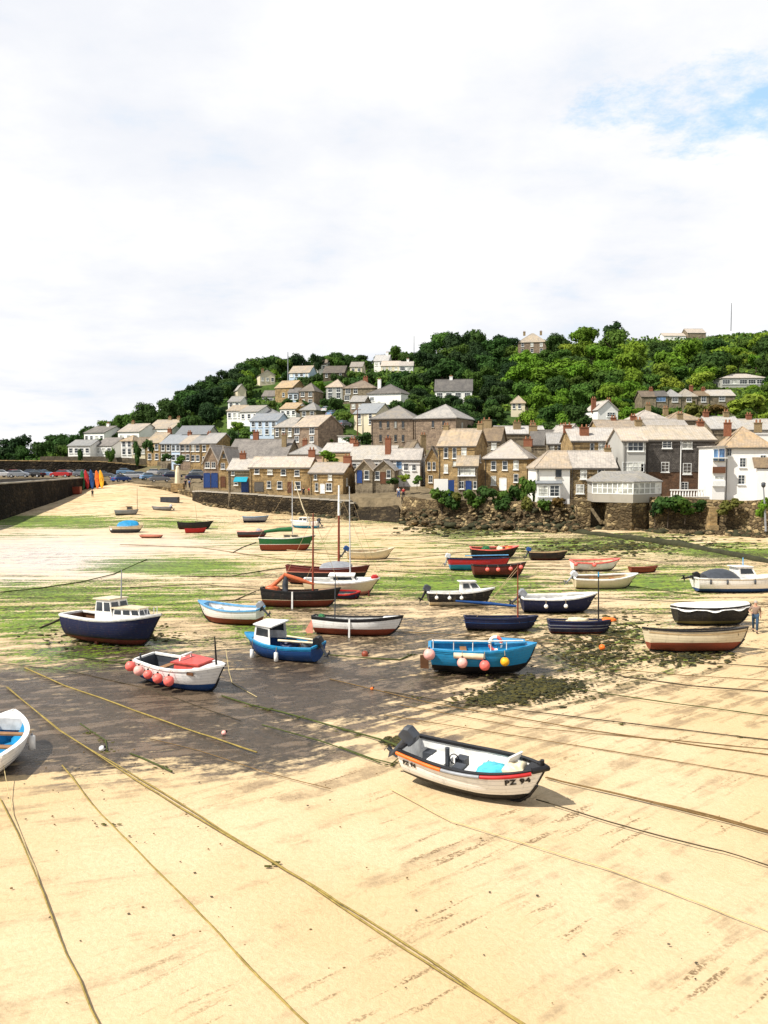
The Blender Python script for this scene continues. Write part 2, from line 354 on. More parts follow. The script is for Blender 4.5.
def wall_mesh(rt, a, b, dep, ze, zr, zb=-2.):
    m = MB(); c = (a+b)/2
    if rt == 'gable':
        vs = [(a,0,zb),(b,0,zb),(b,dep,zb),(a,dep,zb),(a,0,ze),(b,0,ze),(b,dep,ze),(a,dep,ze),(a,dep/2,zr),(b,dep/2,zr)]
        m.add(vs, [(0,1,5,4),(2,3,7,6),(1,2,6,9,5),(3,0,4,8,7)])
    elif rt == 'front':
        vs = [(a,0,zb),(b,0,zb),(b,dep,zb),(a,dep,zb),(a,0,ze),(b,0,ze),(b,dep,ze),(a,dep,ze),(c,0,zr),(c,dep,zr)]
        m.add(vs, [(0,1,5,8,4),(2,3,7,9,6),(1,2,6,5),(3,0,4,7)])
    else:
        zt = zr if rt == 'mono' else ze
        vs = [(a,0,zb),(b,0,zb),(b,dep,zb),(a,dep,zb),(a,0,ze),(b,0,ze),(b,dep,zt),(a,dep,zt)]
        m.add(vs, [(0,1,5,4),(2,3,7,6),(1,2,6,5),(3,0,4,7),(4,5,6,7)])
        if rt in ('hipl','hipr'):
            X = b if rt == 'hipl' else a
            m.add([(X,0,ze),(X,dep,ze),(X,dep/2,zr)], [(0,1,2)])
    return m
def house(name, label, x0, x1, yb, ye, yr, D, dep=7, yaw=0, roof='gable', wall='stone_grey', rm='roof_tan', wins=(), doors=(), chim=(), cat='house', group=None, auto=None, ws='sash', pane='pane', frame='window_white', side=(), pad=True, zb=-2.2, bbox=True):
    yaw = R(yaw); O = P((x0+x1)/2, yb, D)
    a, _ = facade_pt(x0, ye, O, yaw); b, _ = facade_pt(x1, ye, O, yaw); _, ze = facade_pt((x0+x1)/2, ye, O, yaw)
    Or = O+np.array([-math.sin(yaw), math.cos(yaw), 0])*(0 if roof == 'front' else (dep if roof == 'mono' else dep/2))
    _, zr = facade_pt((x0+x1)/2, yr, Or, yaw); zr = max(zr, ze+.3) if roof != 'flat' else ze
    root = empty(name, O, yaw); tag(root, label, cat, group)
    root['dims'] = 0; del root['dims']
    wall_mesh(roof, a, b, dep, ze, zr, zb).build('wall', MATS[wall], root)
    rf = roof_mesh(roof, a, b, dep, ze, zr).build('roof', MATS[rm], root)
    if D < 200 and roof in ('gable','hip','hipl','hipr'):
        g_ = MB(); g_.tube([(a-.2,-.30,ze-.16),(b+.2,-.30,ze-.16)], .075, 6); g_.tube([(a+.25,-.28,ze-.2),(a+.25,-.10,ze-.6),(a+.25,-.10,.05)], .05, 6); g_.build('gutter', MATS[random.choice(('coat_dgrey','window_dark','window_white'))] if 'coat_dgrey' in MATS else MATS['window_dark'], root)
    for c in chim:
        fx, fy, zz = c[:3]; mat = c[3] if len(c) > 3 else 'chimney_stone'; w = c[4] if len(c) > 4 else .9
        x = a+(b-a)*fx; yy = dep*fy
        if roof == 'gable' or roof.startswith('hip'): zrf = ze+(zr-ze)*(1-abs(yy-dep/2)/(dep/2))
        elif roof == 'front': zrf = ze+(zr-ze)*(1-abs(x-(a+b)/2)/((b-a)/2))
        else: zrf = ze
        chimney(rf, x, yy, zrf-.6, zr+zz, w, .6, mat, 2 if w > .7 else 1)
    for wv in wins:
        px, py, pw, ph = wv[:4]; st = wv[4] if len(wv) > 4 else ws; fr = wv[5] if len(wv) > 5 else frame; pn = wv[6] if len(wv) > 6 else pane
        x, z = facade_pt(px, py, O, yaw); xa, _ = facade_pt(px-pw/2, py, O, yaw); xb, _ = facade_pt(px+pw/2, py, O, yaw); _, za = facade_pt(px, py-ph/2, O, yaw); _, zc = facade_pt(px, py+ph/2, O, yaw)
        window(root, x, z, max(.5, xb-xa), max(.5, za-zc), st, fr, pn)
    if auto:
        nx, nz = auto[:2]; ww, wh = (auto[2], auto[3]) if len(auto) > 2 else (.85, 1.25)
        for j in range(nz):
            for i in range(nx):
                window(root, a+(b-a)*(i+.5)/nx, ze*(j+.58)/nz if nz > 1 else ze*.52, ww, wh, ws, frame, pane)
    for dv in doors:
        px, py, pw, ph, mt = dv
        x, _ = facade_pt(px, py, O, yaw); xa, _ = facade_pt(px-pw/2, py, O, yaw); xb, _ = facade_pt(px+pw/2, py, O, yaw); _, za = facade_pt(px, py-ph/2, O, yaw); _, zc = facade_pt(px, py+ph/2, O, yaw)
        door(root, x, zc, xb-xa, za-zc, mt)
    for s in side:   # (side, depth fraction, height fraction, w, h)
        sd, fy, fz, w, h = s[:5]; window(root, dep*fy, ze*fz, w, h, s[5] if len(s) > 5 else ws, frame, s[6] if len(s) > 6 else pane, ori=(sd, b if sd == 'r' else a))
    ctr = O+np.array([-math.sin(yaw), math.cos(yaw), 0])*dep/2
    if pad:
        res = O[2]-float(table(LANDC, uof(ctr[0], ctr[1]), ctr[1]))
        PADS.append((ctr[0], ctr[1], O[2], math.hypot((b-a)/2, dep/2), res))
    if bbox: HB.append((min(x0,x1)-2, max(x0,x1)+2, yr-1, yb, D))
    return root, a, b, ze, zr
def add_part(root, mb, name, mat): return mb.build(name, MATS[mat], root)

# ---- right-hand harbour front
rt, a, b, ze, zr = house('slate_hung_house', 'large house with dark slate upper wall over brown brick, above the stone sea wall', 646.5, 715, 498, 440, 427, 120, 9, 2, 'gable', 'brick_red', 'roof_cream',
  wins=[(666.8,444.5,9.5,7.5,'grid'),(687,445,10,7.5,'grid'),(665,467,8,10,'grid'),(687,468.6,8.5,11,'grid'),(704,468,8,9,'grid'),(684.5,486,7,8,'grid'),(703,486,7,8,'grid')], chim=[(.03,.5,.9),(.97,.5,.7,'chimney_red')])
m = MB(); m.box(((a+b)/2, -.03, ze*.72), (b-a-.02, .056, ze*.54)); sl = m.build('slate_cladding', MATS['slate_hung'], rt)
m = MB(); m.tube([((a+b)/2, -.14, .2), ((a+b)/2, -.14, ze)], .07); m.build('drainpipe', MATS['window_white'], rt)
for o in KIDSOF(rt):      # the upper windows sit in front of the cladding
    if o.name.startswith('window') and min(v.co.z for v in o.data.vertices) > ze*.45: o.location.y = -.06
house('grey_fronted_house', 'narrow grey rendered house with wide white windows above the glazed sunroom', 623, 646, 484, 441, 429, 118.5, 8, 0, 'gable', 'grey_render', 'roof_cream', wins=[(635.5,446.5,16,9.5,'band'),(633,467,22,10,'band'),(643,468,4,8,'plain','window_dark')])
house('long_roofed_cottage', 'pale patched cottage under a long cream roof behind the white harbour cottage', 572, 624, 470, 441, 429, 128, 8, 0, 'gable', 'stone_warm', 'roof_cream', wins=[(602,446.5,7,8,'pair'),(619,446,6,8,'pair'),(592,447,4,8,'sash')], chim=[(.28,.2,.1,'chimney_red',1.3),(.02,.5,.5,'chimney_red',1.2)])
m = MB()
rt, a, b, ze, zr = house('white_harbour_cottage', 'white rendered cottage with a bay window right above the rocky harbour bank', 536, 570, 505, 468, 452, 117, 8, -2, 'hipl', 'white_render', 'roof_tan', wins=[(558.5,473,6,8.5,'plain','window_dark')], zb=-1.2)
m.box(((a+b)/2-.6, -.28, 1.62), (3.1, .55, 2.3)); add_part(rt, m, 'bay', 'white_render')
m = MB(); m.slab([((a+b)/2-2.35,-.8,2.9),((a+b)/2+1.15,-.8,2.9),((a+b)/2+1.15,-.02,3.25),((a+b)/2-2.35,-.02,3.25)], .1); add_part(rt, m, 'bay_roof', 'lead')
for i in range(2): window(rt, (a+b)/2-1.35+i*1.5, 1.9, 1.3, 1.5, 'grid', y=-.558)
house('stone_harbour_cottage', 'rough yellow stone cottage joined to the white cottage with the bay window', 570.3, 616, 507, 468, 452, 117, 8, -2, 'gable', 'stone_rubble', 'roof_tan', wins=[(583.5,474,6.5,10,'pair','window_white','pane_blind'),(601,473.5,7,9,'pair'),(580,489,8,9,'grid','window_white','pane_blind')], chim=[(.95,.5,.5)], zb=-4)
# glazed sunroom on a corner, carried on a battered wall
def sunroom():
    c = P(633, 503, 109.5)
    z0 = P(633,503,109.5)[2]; zt = P(633,494.5,109.5)[2]; zg = P(633,482.5,109.5)[2]; zr = P(633,472,112)[2]
    L = P(592.5,503,112.5)-c; Rr = P(660.5,503,112.2)-c
    pl = [(0,0),(Rr[0],Rr[1]),(Rr[0]-.6,Rr[1]+4.5),(L[0]+.3,L[1]+4.2),(L[0],L[1])]
    root = empty('glazed_sunroom', (c[0],c[1],z0)); tag(root, 'white glazed corner sunroom with grey roof jutting out over the harbour wall', 'sunroom')
    MB().prism(pl, 0, zt-z0).build('parapet', MATS['concrete'], root)
    pi = [(p[0]*.99, p[1]+.05) for p in pl]
    def wall_bars(p, q, n):
        m = MB(); g = MB(); p = Vector((*p,0)); q = Vector((*q,0)); d = q-p; L_ = d.length; ang = math.atan2(d.y, d.x); h = zg-zt
        for i in range(n+1):
            o = p+d*(i/n); m.box((o.x,o.y,zt-z0+h/2), (.11,.12,h), rz=ang)
        for z in (zt-z0+.05, zt-z0+h*.5, zg-z0-.06):
            for i in range(n):
                o = p+d*((i+.5)/n); m.box((o.x,o.y,z), (L_/n-.115,.1,.09), rz=ang)
        f = m.build('window', MATS['window_white'], root)
        o = p+d*.5; g.box((o.x,o.y,zt-z0+h/2), (L_-.1,.03,h-.04), rz=ang); g.build('pane', MATS['pane_blind'], f)
    wall_bars((L[0],L[1]+.02),(0,.05),8); wall_bars((0,.05),(Rr[0],Rr[1]+.02),5)
    MB().prism([(0,.25),(Rr[0]-.2,Rr[1]+.2),(Rr[0]-.6,Rr[1]+4.5),(L[0]+.3,L[1]+4.2),(L[0]+.2,L[1]+.2)], zt-z0+.01, zg-z0-.01).build('room_core', MATS['grey_render'], root)
    ap = [(-1.6, 4.6)]; m = MB(); zz = zg-z0; o = 1.06
    base = [(p[0]*o, p[1]-.15) for p in pl]; vs = [(p[0],p[1],zz) for p in base]+[(p[0],p[1],zz+.12) for p in base]; ridge = [(Rr[0]-1.9,5.4,zr-z0+.1),(L[0]+1.8,5.8,zr-z0+.1)]
    vs += ridge; n = 5
    m.add(vs, [tuple(reversed(range(5)))]+[(i,(i+1)%5,5+(i+1)%5,5+i) for i in range(5)]+[(5,6,10),(6,7,10),(7,8,11,10),(8,9,11),(9,5,10,11)])
    m.build('roof', MATS['roof_grey'], root)
    # carrying wall
    cw = MB(); zb = -1.2-z0
    cw.prism([(L[0]+1.6,L[1]*(1-1.6/abs(L[0]))+.08),(-.1,.12),(Rr[0]-.2,Rr[1]+.12),(Rr[0]-.6,Rr[1]+4),(L[0]+1.9,L[1]+4)], zb, -.003)
    cw.prism([(L[0]-2.0,L[1]-.6),(L[0]-.4,L[1]-.7),(L[0]-.4,L[1]+4),(L[0]-2.0,L[1]+4)], zb, .15)
    w = cw.build('harbour_side_wall', MATS['stone_seawall'], None); w.location = root.location
    tag(w, 'lichen-stained stone wall and pier carrying the glazed sunroom above the beach', 'stone wall')
    HB.append((590,662,472,533,110))
sunroom()
rt, a, b, ze, zr = house('white_corner_house', 'tall white corner house with hipped tan roof above the sea wall', 725, 772, 502, 447, 428, 112, 9, -12, 'hip', 'white_render', 'roof_tan', wins=[(742.7,462.5,6.5,9.5,'grid'),(741.4,479.6,7,9.5,'grid'),(729.5,452,4.5,8,'pair'),(761,478.5,6,7,'pair','window_white','pane_blind'),(763,459,6,8,'pair')], chim=[(.15,.4,.6,'chimney_red'),(.85,.5,.6)], zb=-3)
m = MB(); m.slab([(a+3.3,-1.6,ze-2.6),(b+.3,-1.6,ze-2.6),(b+.3,-.02,ze-1.3),(a+3.3,-.02,ze-1.3)], .14); add_part(rt, m, 'porch_roof', 'roof_brown')
m = MB(); m.box(((a+b)/2+1.8, -.7, (ze-2.8)/2-1), (b-a-3.7, 1.38, ze-.8)); add_part(rt, m, 'annexe', 'white_render')
rt, a, b, ze, zr = house('balcony_wing', 'slim white wing with stacked wooden and blue balconies beside the white corner house', 713, 725.5, 499, 447, 444, 111.6, 5, 0, 'flat', 'white_render', 'roof_tan', wins=[(715.7,455,4,11,'plain','paint_lightblue','pane_blue'),(721.8,455,5,12,'plain','paint_blue','pane_blue'),(719,478,9,4,'band')], zb=-3)
m = MB(); m.box(((a+b)/2, -.14, ze*.56), (b-a, .26, .8)); add_part(rt, m, 'balcony', 'paint_brown')
m = MB(); m.box(((a+b)/2, -.14, ze*.30), (b-a, .26, .7)); m.box(((a+b)/2, -.3, ze*.79), (b-a+.2, .6, .12)); add_part(rt, m, 'balcony', 'window_white')
# ---- centre front
house('stone_hip_house', 'square brown stone house with hipped cream roof above the shrubby bank', 484, 527, 491, 458, 441, 130, 7.5, -20, 'hip', 'stone_warm', 'roof_cream', wins=[(493.6,465.5,5,9),(505,465.5,5,9),(516,465,5,9),(493.6,480.5,5,9),(516,478,4.5,8)], doors=[(503,484.5,6,12,'window_white')], side=[('r',.5,.7,.8,1.2)], zb=-3.5, chim=[(.9,.55,.2,'chimney_red',1.3)])
house('white_bay_cottage', 'little cottage with a white glazed upper floor and a blue door', 457.5, 477, 491, 466, 457, 127, 4.5, -8, 'gable', 'stone_grey', 'roof_tan', wins=[(466.5,471,17,9,'band'),(461.5,485,5,7.5,'pair'),(475,485,3,7.5,'sash')], doors=[(468.5,486,4.5,9,'paint_blue')], zb=-3)
house('tall_stone_house', 'tall stone house with three long white sash windows beneath a tan roof', 438, 475, 491, 446, 430, 138, 8, -20, 'gable', 'stone_warm', 'roof_tan', wins=[(446,452.7,4.2,10.5),(454.5,453,3.8,10.5),(464,453,5,10.5),(446,468.5,4,8.5),(454.5,463.5,3.5,5,'plain','window_dark')], chim=[(.97,.5,.9),(.03,.5,.7)], side=[('r',.4,.72,.8,1.2)])
m = None
for (n, l, x0, x1, yt, yb, D, mt) in [('garden_wall','white painted garden wall with blue gate beside the shrubby bank',434,448,479,491.5,125.5,'white_render')]:
    r_ = empty(n, P((x0+x1)/2,yb,D)); tag(r_, l, 'garden wall'); s = D/F
    mb = MB(); mb.box((0,.15,(yb-yt)*s/2-1), ((x1-x0)*s,.3,(yb-yt)*s+2)); mb.build('wall_panel', MATS[mt], r_)
    mb = MB(); mb.box(((x1-x0)*s/2+.45,.1,(yb-yt)*s/2-.6), (.88,.1,(yb-yt)*s+.9)); mb.build('gate', MATS['paint_blue'], r_)
house('white_gable_house', 'white house with plain gable end below the stone school', 409.5, 425, 480, 454, 441, 150, 7, 12, 'front', 'white_render', 'roof_brown', wins=[(417.5,452.5,2.6,4,'plain','window_dark')], chim=[(.95,.1,1.0)])
house('narrow_stone_gable_house', 'narrow stone house with bay windows between the white gable and the tall house', 425.5, 438, 486, 459, 447, 143, 8, -6, 'front', 'stone_warm', 'roof_brown', wins=[(429,466,3,8),(434,466,3,8),(430.5,479,4,7,'pair')])
house('blue_window_cottage', 'white cottage with blue-framed bay windows and a tan roof', 391, 420, 479, 460, 449.5, 145, 6.5, -8, 'gable', 'white_render', 'roof_tan', wins=[(399,464.8,5,8,'sash','paint_lightblue','pane_blue'),(406,467,4.5,7,'pair'),(414,467.5,4,6,'pair')], zb=-2)
house('long_cream_roof_house', 'low house with a long cream slate roof and a tall orange chimney', 349, 392, 473, 460, 446.5, 151, 8, -14, 'gable', 'white_render', 'roof_cream', auto=(4,1,.8,1.0), chim=[(.86,.2,1.3,'chimney_red',1.0),(.02,.5,.6,'chimney_red')])
for i, (x0, x1, w, dd, wn) in enumerate([(355.5,372.5,(366.7,475,5,9),(359.5,477,4,12,'paint_blue'),0),(373,394.5,(377.3,475.5,4.5,8.5),(383,478,4,11,'paint_brown'),(388.6,474,4,8))]):
    house('twin_gable_cottage', ['left stone gable cottage of the pair with a blue door by the slipway','wider gable cottage of the pair with a brown door by the slipway'][i], x0, x1, 487, 470, 460.5, 138, 9, -6, 'front', 'stone_grey', 'roof_tan', wins=[w]+([wn] if wn else []), doors=[dd], zb=-1.5)
house('quay_end_cottage', 'small stone cottage at the slipway end of the quay with stone gable', 309.5, 343, 495.5, 473, 463.5, 139, 7, -14, 'gable', 'stone_warm', 'roof_cream', wins=[(315.5,477,3,5),(330,477,3.8,6),(329,487,6,8,'pair'),(316.7,487,3,8)], doors=[(322.5,489,3.5,9,'window_white')], chim=[(.95,.5,1.1,'chimney_red',1.3)], side=[('r',.3,.6,.8,1.2)])
house('quay_terrace_house', 'long stone quay house with a row of four white upper windows', 249.5, 309, 494.5, 467.6, 457.5, 143, 7, -8, 'gable', 'stone_warm', 'roof_cream', wins=[(256.8,470.9,5,6),(270,471.2,5,6),(283.4,472.2,5,6),(297,473,5,6),(269,484.5,4,7),(279.7,485,5,7.5),(297.7,485.5,6,8)], doors=[(290,487.5,4,10,'paint_brown'),(259,487,8,9,'window_dark')], chim=[(.97,.5,1.2,'chimney_red',1.1)])
rt, a, b, ze, zr = house('awning_cottage', 'low stone cottage with a teal awning at the end of the quay row', 228, 249.2, 493, 470, 459.5, 145, 7, -6, 'gable', 'stone_grey', 'roof_cream', wins=[(236,482.5,4,5),(233,473,3,4)], doors=[(245,487,6,10,'paint_blue')], chim=[(.45,.5,1.0,'chimney_red',1.0)])
m = MB(); m.slab([(b-2.4,-1.1,ze*.50),(b-.2,-1.1,ze*.50),(b-.2,-.02,ze*.70),(b-2.4,-.02,ze*.70)], .06); add_part(rt, m, 'awning', 'teal_cloth')
for i in range(2):
    house('boathouse', ['stone boathouse with blue double doors and pinkish gable near the car park','stone boathouse whose gable has a small window, next to the awning cottage'][i], [203,218.6][i], [218.4,228.5][i], 488, 461.5, [446,447.5][i], 155-i*3, 10, -4, 'front', ['stone_pink','stone_warm'][i], 'roof_tan', wins=[[(207.5,465,5,6,'pair'),(213.5,465,4,6,'pair')],[(223,466,4,6,'pair'),(224,456,2.5,4,'plain','window_dark')]][i], doors=[[(207,480.5,5.5,14,'paint_blue'),(214.5,480.5,5.5,14,'paint_blue')],[(223,482,4,10,'paint_brown')]][i])
house('grey_roof_store', 'broad low store under a big grey-brown roof behind the quay cottages', 226, 285, 470, 458, 440, 172, 12, -10, 'gable', 'stone_grey', 'roof_brown', chim=[(.35,.5,1.6,'chimney_red',1.1),(.9,.3,.8)])
# ---- school and the middle of the village
house('arched_window_school', 'big stone school block with two rows of dark narrow windows', 371, 413, 446, 418.5, 406.5, 190, 13, -14, 'hip', 'stone_pink', 'roof_grey', wins=[(x, y, 2.4, 6.5, 'plain', 'window_dark') for y in (424.5,438) for x in (380.5,388,395.5,403)])
house('plain_stone_hall', 'tall plain stone hall with hipped tan roof beside the school block', 414, 456, 444, 418, 405.5, 185, 13, -24, 'hip', 'stone_pink', 'roof_tan', wins=[(433,424,2.4,6.5,'plain','window_dark'),(443.5,424,2.4,6.5,'plain','window_dark')], side=[('r',.3,.7,.7,1.4,'plain')])
H = [ # name,label,x0,x1,yb,ye,yr,D,dep,yaw,roof,wall,rm,kwargs
('white_roof_house','stone house under a long whitish roof in front of the wood',497,545,443,434,427,165,7,0,'gable','stone_grey','roof_cream',dict(chim=[(.45,.3,.8,'chimney_stone',1.4),(.8,.5,.8)])),
('brown_roof_house','brown-roofed stone house squeezed behind the square stone house',531,566,452,445,431,150,8,-10,'gable','stone_grey','roof_brown',dict(chim=[(.05,.5,.9,'chimney_stone',1.5),(.9,.5,.9)])),
('stone_chimney_house','dark stone house with broad chimney stacks behind the tall stone house',476,500,462,441,428,146,7,-16,'gable','stone_grey','roof_brown',dict(chim=[(.3,.5,1.3,'chimney_stone',1.7)],auto=(2,2))),
('white_gable_cottage','white cottage with a tan roof tucked behind the long cream-roofed cottage',563,586,447,437,425,148,7,14,'front','white_render','roof_tan',dict(auto=(2,1))),
('patched_stone_cottage','patchy white and stone cottage between the hipped stone house and long roof',548,572,462,444,434,138,7,-8,'gable','stone_grey','roof_cream',dict(auto=(3,2,.7,1.0),chim=[(.9,.5,.8,'chimney_red',1.3)])),
('white_two_window_house','white house with two windows and orange-tan roof below the dark trees',598,618,427,410,401,185,7,10,'front','white_render','roof_tan',dict(wins=[(611,414.5,8,4.5,'wide'),(609,421.5,6,4,'wide')],chim=[(.05,.4,.6,'chimney_red'),(.95,.6,.6,'chimney_red')])),
('brown_hip_house','low house with a hipped brown roof below the flowering hedge',634,668,427,419.5,411,165,8,0,'hip','stone_warm','roof_tan',dict(chim=[(.6,.5,1.2)])),
('tan_hip_house','low house with a hipped tan roof next to the brown hipped one',669,702,428,420,412.5,163,8,0,'hip','stone_grey','roof_tan',dict(chim=[(.1,.5,.8)])),
('pink_roof_house','house with a wide pinkish roof just behind the slate-hung house',650,690,440,430,420,142,8,0,'gable','stone_grey','roof_cream',dict(chim=[(.95,.5,1.0)])),
('ochre_roof_house','house with an ochre roof behind the grey fronted house',600,645,441,431,421,146,9,0,'gable','stone_warm','roof_tan',dict(chim=[(.45,.5,.5,'chimney_red'),(.9,.5,.8,'chimney_red')])),
('cream_roof_house','house with cream roof and small chimneys left of the white corner house',712,744,438,429,417.5,148,9,0,'gable','stone_grey','roof_cream',dict(chim=[(.1,.5,.9,'chimney_red'),(.75,.5,.9)])),
('white_roofed_end_house','pale house with a pinkish roof behind the white corner house',746,790,441,430,420,150,9,-5,'gable','white_render','roof_cream',dict(chim=[(.25,.5,.9,'chimney_red')])),
('pale_bay_house','tiny pale house with a bay window half hidden by bright trees',511,525,412,403,396.5,215,6,-10,'hip','cream_render','roof_tan',dict(wins=[(514,406,3,5),(519.5,406,3,5)])),
('hilltop_house','square grey stone house with hipped roof alone high on the hill',518,546,354,342,334,352,10,-12,'hip','stone_pink','roof_tan',dict(auto=(3,2,1.1,1.6),chim=[(.2,.5,.8),(.8,.5,.8)])),
('gabled_villa','white villa with wide dark gabled roof on the wooded slope',435,472,400,391,380,250,9,-6,'gable','white_render','roof_dark',dict(auto=(4,1,1.6,1.5),ws='wide',chim=[(.42,.5,.9,'white_render')])),
('white_villa','white villa with plain walls and hipped brown roof above the hedge',367,401,408,393.5,385,245,10,-22,'hip','white_render','roof_brown',dict(wins=[(372,399,4,4,'wide'),(379,404,3,5,'pair')],chim=[(.25,.3,1.3,'white_render')])),
('bay_window_terrace','grey stone house with tall white bays next to the white villa',343,375,402,388,381,262,9,-12,'hip','stone_grey','roof_brown',dict(wins=[(348,391,5,6,'wide'),(355.5,390.5,4,6,'pair'),(347,398,5,5,'wide'),(356,398,4,5,'pair')],chim=[(.6,.5,1.1,'chimney_red',1.4)])),
('pale_terrace_house','pale grey terrace house with tall bays and a hipped tan roof',326,342.5,399,387,380,264,9,-10,'hip','grey_render','roof_tan',dict(auto=(2,2,1.3,1.7),ws='pair')),
('slate_gable_house','cream house with a steep blue-grey slate roof near the telegraph pole',354,376,425,413.5,404.5,206,8,-30,'gable','cream_render','roof_blue',dict(auto=(2,2,.9,1.3))),
('dark_hill_house','dark roofed stone house deep among the upper trees',323,344,378,373,366.5,310,8,-10,'gable','stone_dark','roof_dark',dict(auto=(3,1))),
('upper_white_house','small white house with a pale roof highest of three by the ridge',374,388,367,361,355.5,338,8,-12,'gable','white_render','roof_cream',dict(auto=(3,1,1.1,1.2),chim=[(.8,.5,1.0,'white_render')])),
('upper_cream_house','long cream house below the small white house near the ridge',381,399,371.5,366,361.5,330,8,-8,'gable','cream_render','roof_cream',dict(auto=(3,1,1.1,1.2))),
('upper_white_bungalow','white bungalow with a wide window and chimney beside the long cream house',399,413,371.5,366,362,326,8,-4,'gable','white_render','roof_tan',dict(auto=(2,1,1.8,1.3),ws='wide',chim=[(.6,.5,1.0,'white_render')])),
('cream_stub_house','slim cream house end rising out of the dark wood',237.5,246,402,390,384.5,282,8,18,'front','cream_render','roof_tan',dict(wins=[(243,397,2.2,2.6,'plain','window_dark')])),
('pale_ridge_house','pale yellow house among trees under the left ridge',260,275,384,375,370.5,318,9,16,'front','cream_render','roof_tan',dict(auto=(3,1,1.0,1.3),chim=[(.3,.5,.7)])),
('blue_ridge_house','light blue house with tan roof under the ridge near the tall pole',289,309,377,373,366.5,320,9,-16,'gable','blue_render','roof_tan',dict(auto=(4,1,1.2,1.2))),
('tall_stone_villa','tall brown stone villa with a sloping roof on the left slope',275,292,402,388,381.5,276,9,-24,'gable','stone_warm','roof_tan',dict(auto=(1,1))),
('green_bay_house','low pale house with green bay between the two stone villas',288,298,401,393,388.5,272,7,-10,'gable','blue_render','roof_brown',dict(auto=(2,1,1.2,1.5))),
('hip_stone_villa','stone villa with hipped brown roof and a white bay on the left slope',299,314,406,391,383.5,268,9,-14,'hip','stone_pink','roof_brown',dict(auto=(2,2,1.2,1.4),ws='pair')),
('white_pair_house','white house with a tan roof lowest beside the dark wood',227,242,420,411,406,226,8,-14,'gable','white_render','roof_tan',dict(auto=(3,1))),
('mint_white_house','white house with pale green side and grey roof beside the dark wood',240,258,421,412,406.5,220,8,-24,'gable','white_render','roof_grey',dict(auto=(3,1,.9,1.2))),
('grey_hip_house','house with broad hipped grey roof above the dormered blue house',252,275,419,413.5,408,222,9,-8,'hip','white_render','roof_grey',dict(auto=(3,1,.9,1.0))),
('twin_dormer_house','pale blue house with twin dormers and a blue slate roof',250,277,436,421,414,206,8,-16,'gable','blue_render','roof_blue',dict(auto=(4,2,.9,1.2))),
('plain_stone_house','plain stone house with a tan roof left of the white-ended stone house',274,293,437,427,418.5,200,8,-18,'hipl','stone_grey','roof_tan',dict(auto=(3,2,.8,1.1))),
('white_ended_house','stone house with white bays and a whitewashed right end wall',293.5,318,444,427,416.5,190,9,-34,'gable','stone_pink','roof_tan',dict(wins=[(297,430,5,8,'pair'),(312,430,5,8,'pair'),(297,439,4,6,'pair'),(312,439,4,6,'pair')])),
('low_red_roof_house','low house with a reddish roof between the store and the white gables',290,322,462,454,444,168,8,-10,'hip','pink_render','roof_tan',dict(chim=[(.3,.5,.7,'chimney_red')])),
('orange_wall_house','small house with a pale ochre wall behind the green shrub',322,350,463,452,444,162,7,-16,'gable','ochre_render','roof_cream',dict(chim=[(.9,.5,.9,'chimney_red',1.1)])),
('pebbledash_house','pale pebbledashed house between the pale ridge house and the cream house end',262,274,404,396.5,391,296,8,-8,'gable','grey_render','roof_brown',dict(auto=(2,1,1.2,1.2))),
('small_white_cottage','little white cottage just below the green bay house',280,296,417,409,403.5,240,8,-20,'gable','white_render','roof_tan',dict(auto=(3,1,.9,1.1),chim=[(.9,.5,.7)])),
('grey_slope_house','grey roofed stone house right of the small white cottage on the left slope',300,316,418,410,403,232,8,-16,'hip','stone_grey','roof_grey',dict(auto=(2,1,1.1,1.2))),
('roadside_cottage','stone cottage next to the parked cars on the sloping village street',350,364,411,402,396.5,236,7,-14,'gable','stone_pink','roof_grey',dict(auto=(2,1,1.0,1.2))),
('ridge_white_house','white house with brown roof just under the ridge right of the blue house',314,326,371,364.5,360,335,8,-10,'gable','white_render','roof_brown',dict(auto=(3,1,1.1,1.2))),
('ridge_end_house','small cream house on the ridge above the bay window terrace',350,362,373,367,362.5,322,8,-8,'gable','cream_render','roof_tan',dict(auto=(2,1,1.1,1.2))),
('wood_edge_house','pale house at the edge of the dark wood above the mint white house',228,240,408,402,397,262,8,-10,'gable','white_render','roof_grey',dict(auto=(2,1,1.0,1.2))),
('flat_white_garage','flat white garage beside the parked cars on the sloping street',338,353,444,436,434,186,6,-14,'flat','white_render','concrete',dict()),
]
for h in H: house(*h[:13], **h[13])
for i, (x0,x1,yb,ye,yr,D,yaw,wl,rm,lb) in enumerate([
 (146,160,462,443,433,206,-18,'stone_warm','roof_tan','tan-roofed stone end house of the terrace above the car park'),
 (160.3,171,462,444,435.5,203,-18,'stone_grey','roof_blue','stone terrace house with pale blue slate roof above the car park'),
 (171.3,180,463,444,436,201,-18,'blue_render','roof_blue','light blue painted terrace house between two stone neighbours'),
 (180.3,190,463,444,436,199,-18,'stone_pink','roof_tan','brown stone terrace house just past the light blue one'),
 (190.3,200,464,444,436.5,197,-18,'stone_warm','roof_grey','grey-roofed terrace house with a warm stone front above the cars'),
 (200.3,216,466,443.5,434,195,-18,'stone_warm','roof_grey','largest terrace house, stone with a pale grey roof by the boathouse')]):
    house('terrace_house', lb, x0, x1, yb, ye, yr, D, 9, yaw, 'gable', wl, rm, auto=(2,2,.9,1.4), chim=[(.96,.5,.8,'chimney_red')] if i%2 == 0 else ())
